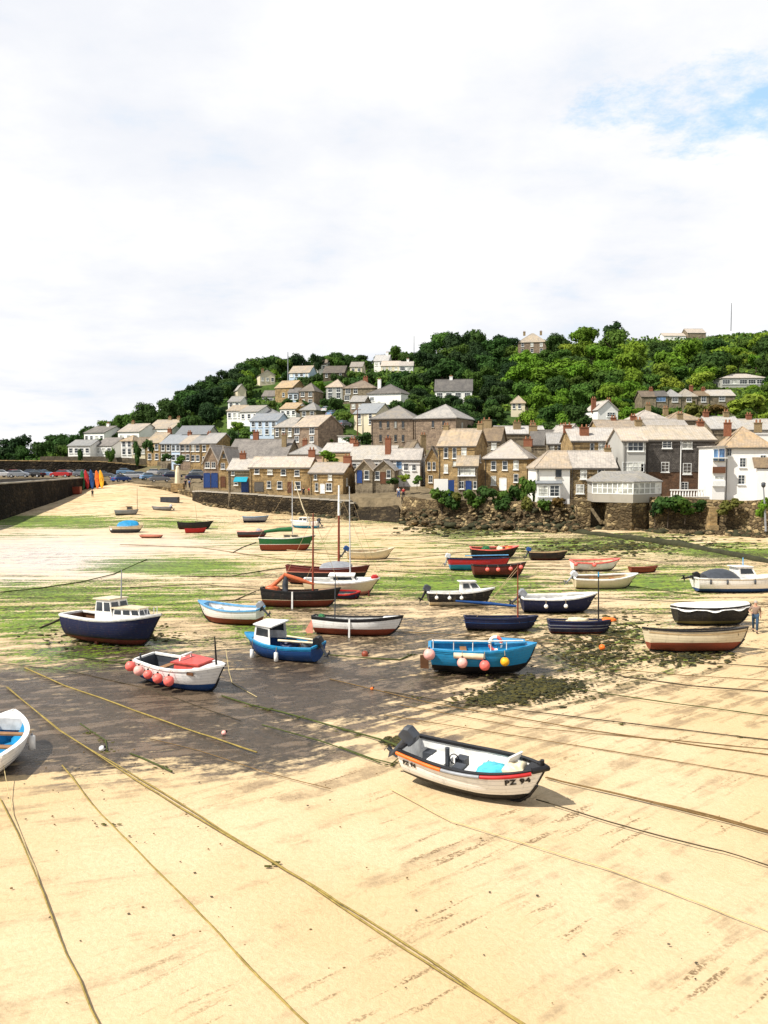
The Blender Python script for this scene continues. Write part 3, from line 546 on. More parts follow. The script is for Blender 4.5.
for i, a in enumerate([
 ('skylight_house','house with a blue slate roof and two skylights above the terrace',176,207,441,434.5,426.5,222,9,-10,'gable','grey_render','roof_blue',dict()),
 ('hillside_white_house','white house with brown roof and big gable above the palm trees',147,172,440,429,420.5,242,10,-22,'gable','white_render','roof_tan',dict(auto=(3,1,1.1,1.2),chim=[(.5,.5,.7),(.85,.5,.7)])),
 ('hillside_white_house','white house with two tan roofs in the middle of the upper left row',118,139,443,432,424.5,238,10,-20,'gable','white_render','roof_tan',dict(auto=(3,1,1.1,1.2),chim=[(.2,.5,.7)])),
 ('hillside_white_house','isolated white house with a brown roof at the seaward end of the upper row',84,104,443,433,427,252,10,-26,'gable','white_render','roof_brown',dict(auto=(4,1,1.1,1.2),chim=[(.6,.5,.8,'white_render')])),
 ('lower_white_house','low white house at the seaward end above the brown wall',68,90,455.5,446,440.5,216,8,-10,'gable','white_render','roof_grey',dict(auto=(4,1,1.0,1.2))),
 ('lower_white_house','white house with a steep white gable end above the brown wall',95,112,455.5,446,438.5,218,8,-24,'gable','white_render','roof_brown',dict(auto=(3,1,1.2,1.3),ws='pair')),
 ('lower_white_house','tall white house with a tower-like bay above the brown wall',121,132,456,441,436,215,8,-8,'hip','white_render','roof_tan',dict(auto=(2,2,.9,1.4))),
 ('lower_white_house','white cottage beside the palms at the landward end of the brown wall',132.5,145,456.5,446,438,214,8,-12,'gable','cream_render','roof_brown',dict(auto=(3,1,.9,1.3)))]):
    house(*a[:13], **a[13])
for i, (x0,x1,ye,yr,rf,wn,lb) in enumerate([
 (642,656,397,391.5,'gable',None,'brown-roofed stone house at the left end of the hillside terrace'),
 (656.3,668,396.5,391.5,'gable',(661,399,9,5,'wide','paint_lightblue','pane_blue'),'terrace house with a slaty bluish bay window on the hillside'),
 (668.3,681,396.5,390,'hip',(675,399,6,6,'wide'),'terrace house with single white window below a pointed roof'),
 (681.3,697,396.5,389.5,'hip',(689,398.8,5,6,'pair'),'widest pointed-roof terrace house with a white window and tall front'),
 (697.3,709,396,391.5,'gable',(703.6,399,5,6,'pair'),'flat-ridged terrace house between the pointed roof and the gable'),
 (709.3,735,396,390.5,'gable',(722,398.5,6,5,'wide'),'pink-roofed house with a small central gable at the terrace right end')]):
    house('hillside_terrace_house', lb, x0, x1, 413, ye, yr, 230, 8, -3, rf, 'stone_grey', ['roof_brown','roof_dark','roof_grey','roof_grey','roof_brown','roof_cream'][i], wins=([wn] if wn else [])+([(689,407,5,4,'pair')] if i == 3 else []), chim=[(.9,.5,.8,'chimney_red')] if i in (0,3,4) else (), group=None)
house('hill_bungalow','long low modern bungalow with a pale flat roof on the right slope',722,765,386,378,374.5,285,9,-4,'hip','grey_render','roof_cream', auto=(5,1,2.4,1.4), ws='wide', pane='pane')
house('distant_farm','distant low farm shed with a white roof on the skyline',664,686,339,336,333.5,470,10,0,'gable','white_render','roof_cream')
house('distant_farm','distant farmhouse with a long tan roof on the skyline right of the shed',688,706,336,333,329,470,12,0,'gable','stone_grey','roof_tan')
# ------------------------------------------------------------------ ground sheets
def grid_sheet(name, us, Ds, zfun, mat, keep=None):
    U, Dg = np.meshgrid(us, Ds); X = (U-384)/F*Dg; Y = Dg; Z = zfun(X, Y)
    n, k = U.shape; me = bpy.data.meshes.new(name)
    idx = np.arange(n*k).reshape(n, k)
    q = np.stack([idx[:-1,:-1], idx[:-1,1:], idx[1:,1:], idx[1:,:-1]], -1)
    if keep is not None:
        kp = keep(U, Dg); c = kp[:-1,:-1]&kp[:-1,1:]&kp[1:,1:]&kp[1:,:-1]; q = q[c]
    q = q.reshape(-1, 4)
    me.vertices.add(n*k); me.vertices.foreach_set('co', np.stack([X,Y,Z], -1).reshape(-1).astype(np.float32))
    me.loops.add(q.size); me.loops.foreach_set('vertex_index', q.reshape(-1).astype(np.int32))
    me.polygons.add(len(q)); me.polygons.foreach_set('loop_start', np.arange(0, q.size, 4, dtype=np.int32)); me.polygons.foreach_set('use_smooth', np.ones(len(q), bool))
    me.update(calc_edges=True); me.materials.append(mat)
    o = bpy.data.objects.new(name, me); COL.objects.link(o)
    return o, X, Y, Z
def vnoise(X, Y, s, seed=0):
    """cheap smooth value noise, vectorised"""
    x = X/s+seed*17.3; y = Y/s-seed*9.1; xi = np.floor(x).astype(np.int64); yi = np.floor(y).astype(np.int64); fx = x-xi; fy = y-yi
    fx = fx*fx*(3-2*fx); fy = fy*fy*(3-2*fy)
    def h(a, b):
        n = (a*374761393+b*668265263+seed*1442695041) & 0x7fffffff; n = ((n ^ (n >> 13))*1274126177) & 0x7fffffff
        return ((n ^ (n >> 16)) & 0xffff)/65535.
    return (h(xi,yi)*(1-fx)+h(xi+1,yi)*fx)*(1-fy)+(h(xi,yi+1)*(1-fx)+h(xi+1,yi+1)*fx)*fy
# stains and painted wet sheen of the beach, each an ellipse around a spot of the sand: (px, py, rx, ry, strength)
GREEN = [(500,521,120,6,1.0),(620,540,80,6,.9),(725,552,80,8,1.0),(400,515,60,5,.8),(40,521,90,6,1.1),(170,523,35,5,.8),(180,567,75,9,1.15),(60,594,80,14,.85),(150,600,90,16,.8),(30,620,70,22,.75),(235,612,40,10,.7),(262,630,45,12,.8),(60,655,70,16,.55),(120,640,90,14,.5),
 (450,583,95,14,1.05),(390,583,40,10,.9),(520,592,60,10,.7),(655,584,70,10,1.1),(590,545,120,9,.9),(700,552,90,9,.8),(475,532,60,9,.8),(660,602,50,12,.5),(470,545,90,7,.4),(350,545,80,10,.35),(300,560,90,10,.35),(690,570,80,7,.6),
 (610,650,55,26,.5),(560,625,90,10,.35),(250,545,60,6,.3),(30,535,60,5,.3),(200,527,30,6,.6),(225,538,40,5,.4),(640,660,60,12,.4),(430,560,120,8,.35),(640,632,60,14,.45),(330,600,100,10,.3)]
DARK = [(165,700,135,42,1.05),(80,735,105,40,.9),(230,742,100,28,.85),(300,690,120,38,.85),(390,682,80,28,.65),(20,760,60,20,.65),(485,674,70,8,.95),(110,652,75,10,.8),(280,660,70,10,.8),(420,742,45,16,.45),(30,700,65,30,.85),(300,608,45,4,.6),(560,613,45,4,.5),(500,631,45,4,.55),(715,625,45,4,.5),(700,653,55,4,.55),(465,607,40,4,.5),(400,640,160,30,.42),(520,660,120,24,.35),(440,700,90,16,.35)]
WEED = [(560,625,240,60,.46),(340,600,170,45,.40),(480,524,120,8,1.0),(600,539,100,6,.9),(700,556,90,7,.8),(200,640,120,14,.5),(80,600,120,26,.42),(540,690,50,15,1.0),(600,655,60,28,.75),(500,703,45,9,.7),(640,600,60,22,.4),(560,625,70,16,.5),(465,705,60,8,.5),(640,628,50,26,.5),(470,533,80,8,.8),(590,548,150,9,.7),(700,562,90,10,.7),(350,655,70,8,.3),(420,565,100,8,.4),(330,520,160,6,.5),(150,650,140,20,.4),(110,625,120,28,.3)]
DAMP = [(330,645,260,80,1.0),(90,650,170,70,.95),(470,600,220,42,.8),(600,640,120,45,.6),(250,720,150,60,.6),(480,690,110,40,.6),(60,750,110,40,.5),(560,560,240,16,.45),(200,610,220,24,.6)]
PALE = [(50,557,120,24,1.25),(160,545,110,14,.6),(20,580,60,12,.8),(40,690,80,30,.25)]  # pale wet sand, with its whitish sky sheen painted into the colour
def zone(px, py, L):
    r = np.zeros_like(px)
    for (cx, cy, rx, ry, s) in L: r = np.maximum(r, s*np.exp(-(((px-cx)/rx)**2+((py-cy)/ry)**2)*.9))
    return r
def sand_mat():
    t = NT('wet_sand'); ob = t.tc.outputs['Object']; A = lambda n: t.attr(n).outputs['Fac']
    sp = t.n('ShaderNodeSeparateXYZ'); t.l(ob, sp.inputs[0])
    nl = t.noise(t.smap(ob, 18, .13, 1.0), 1.3, 7, .68); nr = t.noise(t.smap(ob, 40, .11, 1.0), 1.3, 7, .66); nf = t.noise(t.smap(ob, 3, .08, .75), 1.0, 6, .66)
    N = lambda f, w_=.13: t.ramp(f, .5-w_, .5+w_)
    fr = t.ramp(sp.outputs[0], -9, 2); ff = t.ramp(sp.outputs[1], 34, 60)
    s0 = t.math('ADD', t.math('MULTIPLY', N(nl), t.math('SUBTRACT', 1, fr)), t.math('MULTIPLY', N(nr), fr)); s1 = t.math('ADD', t.math('MULTIPLY', s0, t.math('SUBTRACT', 1, t.math('MULTIPLY', ff, .75))), t.math('MULTIPLY', N(nf), t.math('MULTIPLY', ff, .75)))
    fine = t.noise(ob, 7, 7, .72); mid = t.noise(ob, .8, 7, .66); big = t.noise(ob, .10, 4); spk = t.noise(ob, 3.0, 5, .7); fN, mN, bN, kN = N(fine), N(mid), N(big), N(spk)
    C = lambda x, k: t.math('MULTIPLY', t.math('SUBTRACT', x, .5), k)
    S = lambda *a: a[0] if len(a) == 1 else t.math('ADD', a[0], S(*a[1:]))
    base = t.mix(bN, (.60,.46,.285), (.55,.405,.225))
    base = t.mix(t.math('MULTIPLY', fN, .25), base, (.40,.28,.13))
    near = t.ramp(sp.outputs[1], 21, 38, .04, .6)
    base = t.mix(t.math('MULTIPLY', t.ramp(S(s1, C(mN, .7)), .45, 1.0), near), base, (.30,.20,.095))
    base = t.mix(t.math('MULTIPLY', A('pale'), t.ramp(mN, 0, 1, .55, 1)), base, (.60,.525,.47))
    base = t.mix(t.math('MULTIPLY', t.ramp(S(A('damp'), C(s1, .9), C(mN, .5)), .15, .95), .72), base, t.mix(fN, (.30,.215,.125), (.17,.12,.075)))
    brk = t.ramp(t.noise(ob, 13, 3, .7), .42, .58)
    # brown weed debris in thin streaks
    deb = t.math('MULTIPLY', t.ramp(S(s1, C(kN, .5)), .86, 1.08), t.ramp(t.noise(ob, .16, 3), .47, .58)); base = t.mix(t.math('MULTIPLY', t.math('MULTIPLY', deb, brk), near), base, (.14,.085,.035))
    fine_line = t.math('MULTIPLY', t.math('MULTIPLY', t.ramp(t.noise(t.smap(ob, 41, .16, 1.5), 1.9, 4, .6), .55, .63), t.ramp(t.noise(t.map(ob, (1,1,1), (0,0,0), (7,3,0)), .3, 3), .44, .60)), brk); base = t.mix(t.math('MULTIPLY', fine_line, t.math('MULTIPLY', t.ramp(sp.outputs[0], -9, 0), .85)), base, (.13,.075,.03))
    # dark mud
    wet = t.math('MULTIPLY', t.ramp(A('dark'), .04, .3), t.ramp(S(t.math('MULTIPLY', A('dark'), 1.75), C(s1, .9), C(mN, .35), C(kN, .35)), .18, .86))
    mud = t.mix(fN, (.021,.014,.010), (.058,.040,.028)); mud = t.mix(t.math('MULTIPLY', t.ramp(S(kN, C(s1, .6)), .45, .95), .85), mud, (.014,.011,.008)); mud = t.mix(t.math('MULTIPLY', t.ramp(S(mN, C(s1, 1.6)), .62, 1.15), .6), mud, (.21,.15,.10))
    col = t.mix(t.math('MULTIPLY', wet, .94), base, mud)
    # green weed
    gf = t.math('MULTIPLY', t.ramp(S(t.math('MULTIPLY', A('green'), 1.5), C(s1, 1.35), C(fN, .75), C(mN, .35)), .42, .74), t.ramp(A('green'), .06, .25))
    gcol = t.mix(mN, (.060,.145,.007), (.165,.25,.016)); gcol = t.mix(t.math('MULTIPLY', t.ramp(S(kN, C(s1, .9)), .5, .95), .85), gcol, (.04,.042,.012))
    col = t.mix(t.math('MULTIPLY', gf, .93), col, gcol)
    # brown-olive wrack
    wf = t.math('MULTIPLY', t.ramp(S(t.math('MULTIPLY', A('weed'), 1.1), C(s1, .9), C(fN, .6), C(kN, .7)), .5, .78), t.ramp(A('weed'), .05, .25)); col = t.mix(t.math('MULTIPLY', wf, .92), col, t.mix(kN, (.085,.078,.02), (.03,.026,.01)))
    t.bump(S(t.math('MULTIPLY', s1, .5), t.math('MULTIPLY', fine, 1.2), t.math('MULTIPLY', mid, .8)), .6, .07)
    damp = t.math('MAXIMUM', t.math('MULTIPLY', wet, .9), t.math('MULTIPLY', A('pale'), .8))
    return t.fin(col, t.math('SUBTRACT', .92, t.math('MULTIPLY', damp, t.ramp(mN, 0, 1, .55, .82))), .3)
us = np.arange(-700, 1500, 5.); Ds = 5*np.power(192/5, np.linspace(0, 1, 330))
def sandz(X, Y):
    z = zs(X, Y); z = z+(vnoise(X,Y,7,1)-.5)*.16+(vnoise(X,Y,1.7,2)-.5)*.05
    return z
beach, X, Y, Z = grid_sheet('beach_sand', us, Ds, sandz, sand_mat()); tag(beach, kind='structure')
px, py = proj(X, Y, Z); wob = (vnoise(X,Y,5,3)-.5)*14+(vnoise(X,Y,1.6,4)-.5)*9
for nm, L in (('green',GREEN),('dark',DARK),('weed',WEED),('pale',PALE),('damp',DAMP)):
    v = zone(px+wob*1.5, py+wob*np.clip(14/Y,.08,.7), L)
    at = beach.data.attributes.new(nm, 'FLOAT', 'POINT'); at.data.foreach_set('value', v.reshape(-1).astype(np.float32))
# land behind the shore
def shore_d(u): return np.interp(u, [p[0] for p in SHORE], [p[1] for p in SHORE])
def land_mat():
    t = NT('hill_ground'); ob = t.tc.outputs['Object']; n1 = t.noise(ob, .06, 6, .65); n2 = t.noise(ob, .7, 5, .65)
    g = t.mix(t.ramp(n1, .35, .65), (.028,.060,.014), (.065,.105,.022)); g = t.mix(t.ramp(n2, .5, .75, 0, .7), g, (.020,.032,.010))
    s = t.mix(t.ramp(n2, .35, .7), (.20,.155,.095), (.12,.095,.06))
    t.bump(n2, .9, .6)
    return t.fin(t.mix(t.attr('veg').outputs['Fac'], s, g), .95, .1)
t = NT('sea_water'); MATS['sea'] = t.fin(t.mix(t.noise(t.tc.outputs['Object'], .01, 3), (.10,.14,.15), (.16,.20,.21)), .25, .5)
m = MB(); S = 12000; m.add([(-S,-S,-1.9),(S,-S,-1.9),(S,S,-1.9),(-S,S,-1.9)], [(0,1,2,3)]); o = m.build('sea', MATS['sea']); tag(o, kind='structure')
# ------------------------------------------------------------------ quay walls, pier, low walls
def wall_along(name, label, pts, th, mat, cat='stone wall', coping=None, batter=.12):
    """pts: (X, Y, ztop, zbase); the seen face runs through the points, thickness goes to the landward side"""
    root = empty(name, (pts[0][0], pts[0][1], pts[0][3])); tag(root, label, cat); o = Vector((pts[0][0], pts[0][1], pts[0][3]))
    P2 = []
    for i in range(len(pts)-1):
        a, b = np.array(pts[i], float), np.array(pts[i+1], float); n = max(1, int(np.hypot(*(b-a)[:2])/1.6))
        for j in range(n): P2.append(a+(b-a)*j/n)
    P2.append(np.array(pts[-1], float)); v = []; f = []; n = len(P2)
    for i, p in enumerate(P2):
        d = P2[min(i+1,n-1)][:2]-P2[max(i-1,0)][:2]; d = d/np.hypot(*d); nx, ny = -d[1], d[0]
        j = lambda s: random.uniform(-s, s)
        h = p[2]-p[3]; k0 = batter*h
        v += [(p[0]-nx*k0+j(.07), p[1]-ny*k0+j(.07), p[3]-1), (p[0]-nx*k0*.5+j(.08), p[1]-ny*k0*.5+j(.08), p[3]+h*.5), (p[0]+j(.05), p[1]+j(.05), p[2]+j(.07)), (p[0]+nx*th, p[1]+ny*th, p[2]+j(.05)), (p[0]+nx*th, p[1]+ny*th, p[3]-1)]
        if i:
            for q in range(4): f.append(((i-1)*5+q, i*5+q, i*5+q+1, (i-1)*5+q+1))
    f += [tuple(range(5)), tuple(reversed(range((n-1)*5, n*5)))]
    MB().add([Vector(p)-o for p in v], f).build('wall_face', MATS[mat], root)
    if coping:
        cm = MB()
        for i in range(n-1):
            a, b = P2[i], P2[i+1]; mid = (a+b)/2; d = (b-a)[:2]; L_ = np.hypot(*d); nn = np.array([-d[1], d[0]])/L_
            cm.box(Vector((mid[0]+nn[0]*.32, mid[1]+nn[1]*.32, mid[2]+.15+random.uniform(-.02,.02)))-o, (L_-.04, .8, .2), rz=math.atan2(d[1], d[0]))
        cm.build('coping', MATS[coping], root)
    return root
def wp(x, ytop, D, zb=None):
    p = P(x, ytop, D); z = float(zs(p[0], p[1])) if zb is None else zb
    return (p[0], p[1], p[2], z)
plain('wrack', (.035,.035,.015), .9, .4, 3)
# left pier: its face runs away from us, so the land side is the left one
pA = [(-52.5,84,5.95,0.),(-54.2,104,5.95,.0),(-56,128,5.9,.5),(-57.2,150,5.9,1.9),(-58.6,172.5,5.9,3.2)]
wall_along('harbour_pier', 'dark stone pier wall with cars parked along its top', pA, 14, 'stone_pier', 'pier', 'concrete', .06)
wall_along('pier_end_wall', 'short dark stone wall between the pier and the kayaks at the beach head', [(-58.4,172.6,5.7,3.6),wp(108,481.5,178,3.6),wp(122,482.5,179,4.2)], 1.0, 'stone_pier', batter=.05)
wall_along('beach_head_wall', 'low tan stone wall at the head of the beach in front of parked cars', [wp(139,486,173,4.0),wp(160,486.5,172,4.2),wp(176,488.5,168,3.6),wp(192,492,160,2.6)], .8, 'stone_seawall', batter=.05)
wall_along('cottage_quay', 'long dark stone quay in front of the row of quay cottages', [wp(192.5,492.5,155),wp(200,492,150.5),wp(250,495,142),wp(300,498.8,137),wp(350,502,132.6),wp(354,506,132.3)], 2.0, 'stone_quay', 'quay', 'concrete', .1)
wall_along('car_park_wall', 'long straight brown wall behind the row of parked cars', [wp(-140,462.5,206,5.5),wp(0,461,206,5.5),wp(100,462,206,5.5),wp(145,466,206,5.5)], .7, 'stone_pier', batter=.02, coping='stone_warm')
wall_along('terrace_retaining_wall', 'brown retaining wall beneath the white houses on the left', [wp(40,456.5,211,5.5),wp(100,456.5,211,5.5),wp(146,459,209,5.5),wp(178,465,200,5)], .8, 'stone_dark', batter=.03)
wall_along('rocky_bank_wall', 'rough low stone wall under the shrubs of the rocky bank', [wp(404,497,128.5),wp(420,499,126),wp(440,500.5,124),wp(480,500.5,121.5),wp(530,502,116.6),wp(568,504.5,115.2),wp(582,507,114.4)], 1.5, 'stone_seawall', batter=.35)
wall_along('sea_wall', 'high rough stone sea wall below the slate-hung and white houses', [wp(650,497.5,111),wp(680,497,109.5),wp(712,500,107.8),wp(740,501,105.8),wp(768,499.5,103),wp(860,500,97),wp(1100,500,85)], 1.4, 'stone_seawall', 'sea wall')
r_ = empty('wall_buttress', P(712.5,533,107)); tag(r_, 'square stone buttress standing against the sea wall', 'buttress'); mb = MB(); mb.box((0,.3,1.4), (.95,1.0,3.4)); mb.box((-.1,-.1,.3), (1.2,1.2,1.4)); mb.build('buttress_stone', MATS['stone_warm'], r_)
def curb():
    pts = [(396,511.5),(430,515.5),(470,520.5),(515,526),(560,531),(620,538),(680,546),(768,563),(860,581)]
    m = MB(); cs = []
    for (x, y), (x2, y2) in zip(pts[:-1], pts[1:]):
        for k in range(8): p = G(x+(x2-x)*k/8, y+(y2-y)*k/8); cs.append((p[0]+random.uniform(-.08,.08), p[1], p[2]+.05+random.uniform(-.05,.05)))
    m.tube(cs, [.40+random.uniform(-.08,.1) for _ in cs], 7); o = m.build('weedy_pipe', MATS['wrack']); tag(o, 'long dark weed-covered outfall pipe curving across the sand below the sea wall', 'outfall pipe')
curb()
# slipway
m = MB(); q = [P(352,506,133.5), P(398,499.5,134), P(400,513,126), P(357,515.5,130)]
for p in q[2:]: p[2] = float(zs(p[0],p[1]))+.06
m.slab([q[3],q[2],q[1],q[0]], .8); o = m.build('slipway_path', MATS['stone_quay']); tag(o, kind='structure')
# boulders and shingle along the foot of the walls: nobody could count them
m = MB()
for _ in range(1500):
    u = random.choice([random.uniform(400,585), random.uniform(400,585), random.uniform(585,768), random.uniform(200,360)])
    d = float(shore_d(u))-random.random()**1.6*(6.5 if 400<u<590 else 3.5)-(.9 if u<590 else 1.2)+random.uniform(0,.8)
    x = (u-384)/F*d; s = random.uniform(.12,.55); z = float(zs(x,d))
    m.ball((x,d,z+s*.1+max(0,random.uniform(-.3,.6) if 400<u<580 else 0)), s, random.choice((0,0,1)), 6, 4, (1.2,1,.7), .22)
o = m.build('shore_rubble', [MATS['stone_seawall'], MATS['wrack']]); tag(o, 'jumble of boulders and weed along the foot of the harbour walls', 'boulders', kind='stuff')
# tumbled rock face of the bank
m = MB()
for _ in range(300):
    u = random.uniform(402, 584); k = random.random()**1.9; d = float(np.interp(u, [404,440,480,530,584], [128.5,124,121.5,116.6,114.2]))-.2-2.6*(1-k); x = (u-384)/F*d; z0 = float(zs(x,d)); zt = P(u, 503, d)[2]; s = random.uniform(.14,.42)
    m.ball((x, d, z0+(zt-z0-.5)*k), s, random.choice((0,0,0,1)), 6, 4, (1.25,1,.75), .25)
o = m.build('bank_rocks', [MATS['stone_seawall'], MATS['wrack']]); tag(o, 'tumbled rocks of the shrubby bank left of the white harbour cottage', 'rocks', kind='stuff')
# white balustrade on the sea wall terrace
r_ = empty('terrace_balustrade', P(687,498,110.8)); tag(r_, 'white balustrade on the terrace in front of the slate-hung house', 'balustrade')
s = 110.8/F; L_ = 34*s; h = 8*s
m = MB(); m.box((0,0,h), (L_,.22,.16)); m.build('handrail', MATS['white_render'], r_); m = MB(); m.box((0,0,.1), (L_,.22,.2)); m.build('plinth', MATS['white_render'], r_)
for i in range(12): m = MB(); x = -L_/2+.18+i*(L_-.36)/11; m.tube([(x,0,.2),(x,0,h*.4),(x,0,h*.92)], [.07,.12,.07], 8); m.build('baluster', MATS['white_render'], r_)
o = MB().box((0,0,0),(L_+1.2,.5,1.6)).build('terrace_ledge', MATS['concrete']); o.location = P(687,503,110.9); tag(o, 'concrete ledge under the white balustrade', 'ledge')
# ------------------------------------------------------------------ boats
def paint(name, c, rough=.42): return plain('coat_'+name, c, rough, .28, 4, .3).name
PC = dict(white=(.80,.785,.75), cream=(.66,.56,.38), navy=(.012,.017,.055), black=(.014,.013,.014), blue=(.02,.24,.47), midblue=(.014,.058,.19), sky=(.13,.36,.62), green=(.012,.10,.028), red=(.42,.02,.02), darkred=(.13,.022,.018),
  rust=(.20,.042,.022), antired=(.24,.055,.028), orange=(.80,.16,.02), brown=(.13,.06,.028), wood=(.30,.15,.06), grey=(.26,.27,.29), dgrey=(.05,.055,.065), pink=(.85,.16,.13), palepink=(.86,.42,.36), yellow=(.85,.42,.02), turq=(.08,.45,.55), tan=(.42,.30,.16), silver=(.55,.56,.58), olive=(.10,.09,.03), salmon=(.62,.25,.18), tanred=(.48,.12,.045), softred=(.52,.075,.06))
for k, c in PC.items(): paint(k, c)
def pm(k): return MATS['coat_'+k]
def bands(zs_, cols):
    key = 'hull_'+'_'.join(cols)+'_'.join('%.2f'%z for z in zs_)
    if key in MATS: return MATS[key]
    t = NT(key); ob = t.tc.outputs['Object']; sp = t.n('ShaderNodeSeparateXYZ'); t.l(ob, sp.inputs[0])
    n1 = t.noise(ob, 2.5, 5, .6); n2 = t.noise(t.map(ob, (3,3,.5)), 3, 4)
    c = PC[cols[0]]
    z = t.math('ADD', sp.outputs[2], t.math('MULTIPLY', t.math('SUBTRACT', n1, .5), .02))
    cur = c
    for zz, cc in zip(zs_, cols[1:]): cur = t.mix(t.math('GREATER_THAN', z, zz), cur, PC[cc])
    cur = t.mix(t.ramp(n1, .52, .78, 0, .3), cur, tuple(x*.55+.01 for x in PC[cols[0]])); cur = t.mix(t.ramp(n2, .55, .8, 0, .3), cur, (.10,.085,.05))
    pl = t.math('PINGPONG', t.math('ADD', z, t.math('MULTIPLY', t.math('MULTIPLY', sp.outputs[0], sp.outputs[0]), -.018)), .065); seam = t.ramp(pl, .0, .010, .38, 0)
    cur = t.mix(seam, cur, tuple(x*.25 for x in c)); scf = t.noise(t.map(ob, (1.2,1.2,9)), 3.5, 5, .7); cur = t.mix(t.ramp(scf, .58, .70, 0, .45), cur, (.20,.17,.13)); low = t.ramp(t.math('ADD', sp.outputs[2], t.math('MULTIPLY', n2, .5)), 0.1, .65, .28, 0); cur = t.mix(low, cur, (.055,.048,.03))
    t.bump(t.ramp(pl, 0, .012), .5, .012)
    MATS[key] = t.fin(cur, .55, .22); return MATS[key]
class Hull:
    def __init__(s, L, B, H, bow=.35, stern=.12, tr=.72, rake=.08, keelup=.55, n=22, m=9, double=False, full=.8):
        s.L, s.B, s.H, s.bow, s.stern, s.tr, s.rake, s.n, s.m, s.double, s.keelup, s.full = L, B, H, bow, stern, tr, rake, n, m, double, keelup, full
    def w(s, t):
        if t < .45:
            k = t/.45; base = 0. if s.double else s.tr
            return s.B/2*(base+(1-base)*math.sin(k*math.pi/2)**(.75 if s.double else 1))
        k = (t-.45)/.55; return s.B/2*max(0., 1-k**2.3)**.85
    def sh(s, t): return s.H*(1+s.stern*max(0,(.4-t)/.4)**2+s.bow*max(0,(t-.35)/.65)**2)
    def kz(s, t):
        z = s.sh(1)*s.keelup*max(0,(t-.72)/.28)**2.6
        if s.double: z += s.H*.45*max(0,(.2-t)/.2)**2.2
        else: z += s.H*.12*max(0,(.3-t)/.3)**1.5
        return z
    def pt(s, t, a, inset=0.):
        w = max(0., s.w(t)-inset); k = s.kz(t)+inset*.8; h = s.sh(t)
        th = a*math.pi/2; v = max(0, (t-.6)/.4)**1.5
        y = math.sin(th)**s.full*(1-v)+a**(1.05)*v; z = (1-math.cos(th)**.9)*(1-v)+a*v
        x = -s.L/2+s.L*t+s.rake*s.L*max(0,(t-.6)/.4)**2*(z-1)+(0 if s.double else -.03*s.L*max(0,(.15-t)/.15)*z)
        x -= inset*max(0,(t-.85)/.15)
        return (x, w*y, k+(h-k)*z)
    def at(s, x, z, sg=-1):
        t = min(1, max(0, x/s.L+.5))
        for _ in range(4):
            lo, hi = 0., 1.
            for _ in range(18):
                a = (lo+hi)/2
                if s.pt(t, a)[2] < z: lo = a
                else: hi = a
            p = s.pt(t, a); t = min(1, max(0, t+(x-p[0])/s.L))
        return (x, sg*p[1], z)
    def shell(s, inset=0., top=None):
        vs = []; fs = []; n, m = s.n, s.m
        for i in range(n+1):
            t = i/n
            row = [s.pt(t, j/m, inset) for j in range(m+1)]
            vs += [(p[0], -p[1], p[2]) for p in reversed(row)]+row[1:]
        k = 2*m+1
        for i in range(n):
            for j in range(k-1): fs.append((i*k+j, i*k+j+1, (i+1)*k+j+1, (i+1)*k+j))
        return vs, fs, k
    def build(s, root, mat, inner='white', rim='black', rimw=.09, floor=.3, deck_from=None, deck='white', strake=None, thwarts=(), keelm='black', top=None):
        vs, fs, k = s.shell(); m = MB(); m.add(vs, fs, 0, True)
        if not s.double: m.add(vs[:k], [tuple(range(k))], 0)
        else: pass
        hull = m.build('hull', mat, root)
        # inner planking and floor
        th = .05; m = MB(); n, mm = s.n, 6; rows = []
        def ins(t, z):   # a point on the inner face of the planking at height z
            lo, hi = 0., 1.
            for _ in range(16):
                a_ = (lo+hi)/2
                if s.pt(t, a_)[2] < z: lo = a_
                else: hi = a_
            p = s.pt(t, lo); return p[0], max(.01, p[1]-th)
        te = .90
        for i in range(n+1):
            t = .014+i/n*(te-.014); h = s.sh(t)-.015; fl = min(max(floor, s.kz(t)+.09), h-.05); md = .5*(h+fl)
            xa, ya = ins(t, h); xb, yb_ = ins(t, md); xc, yc = ins(t, fl)
            rows.append([(xa,-ya,h),(xb,-yb_,md),(xc,-yc,fl),(xc,yc,fl),(xb,yb_,md),(xa,ya,h)])
        v2 = [p for r in rows for p in r]; f2 = []
        for i in range(n):
            for j in range(5): f2.append((i*6+j, (i+1)*6+j, (i+1)*6+j+1, i*6+j+1))
        m.add(v2, f2, 0, False); m.add(rows[0], [tuple(range(6))], 0); m.add(rows[-1], [tuple(reversed(range(6)))], 0)
        m.build('inner_planking', pm(inner), root)
        # gunwale
        m = MB()
        for sg in (-1, 1):
            ring = []
            for i in range(n+1):
                t = i/n; p = s.pt(t, 1); w = p[1]; h = p[2]; o = .035; inn = max(0.0, w-rimw)
                ring += [(p[0]+(.03 if i == n else 0), sg*(w+o), h-.05),(p[0]+(.03 if i == n else 0), sg*(w+o), h+.035),(p[0], sg*inn, h+.035),(p[0], sg*inn, h-.05)]
            ff = []
            for i in range(n):
                for j in range(4): ff.append((i*4+j, i*4+(j+1)%4, (i+1)*4+(j+1)%4, (i+1)*4+j))
            m.add(ring, ff+[(0,1,2,3)], 0)
        if not s.double:
            p = s.pt(0, 1); m.box((p[0]+.02, 0, p[2]), (rimw, 2*p[1]-2*rimw, .1))
        m.build('gunwale', pm(rim), root)
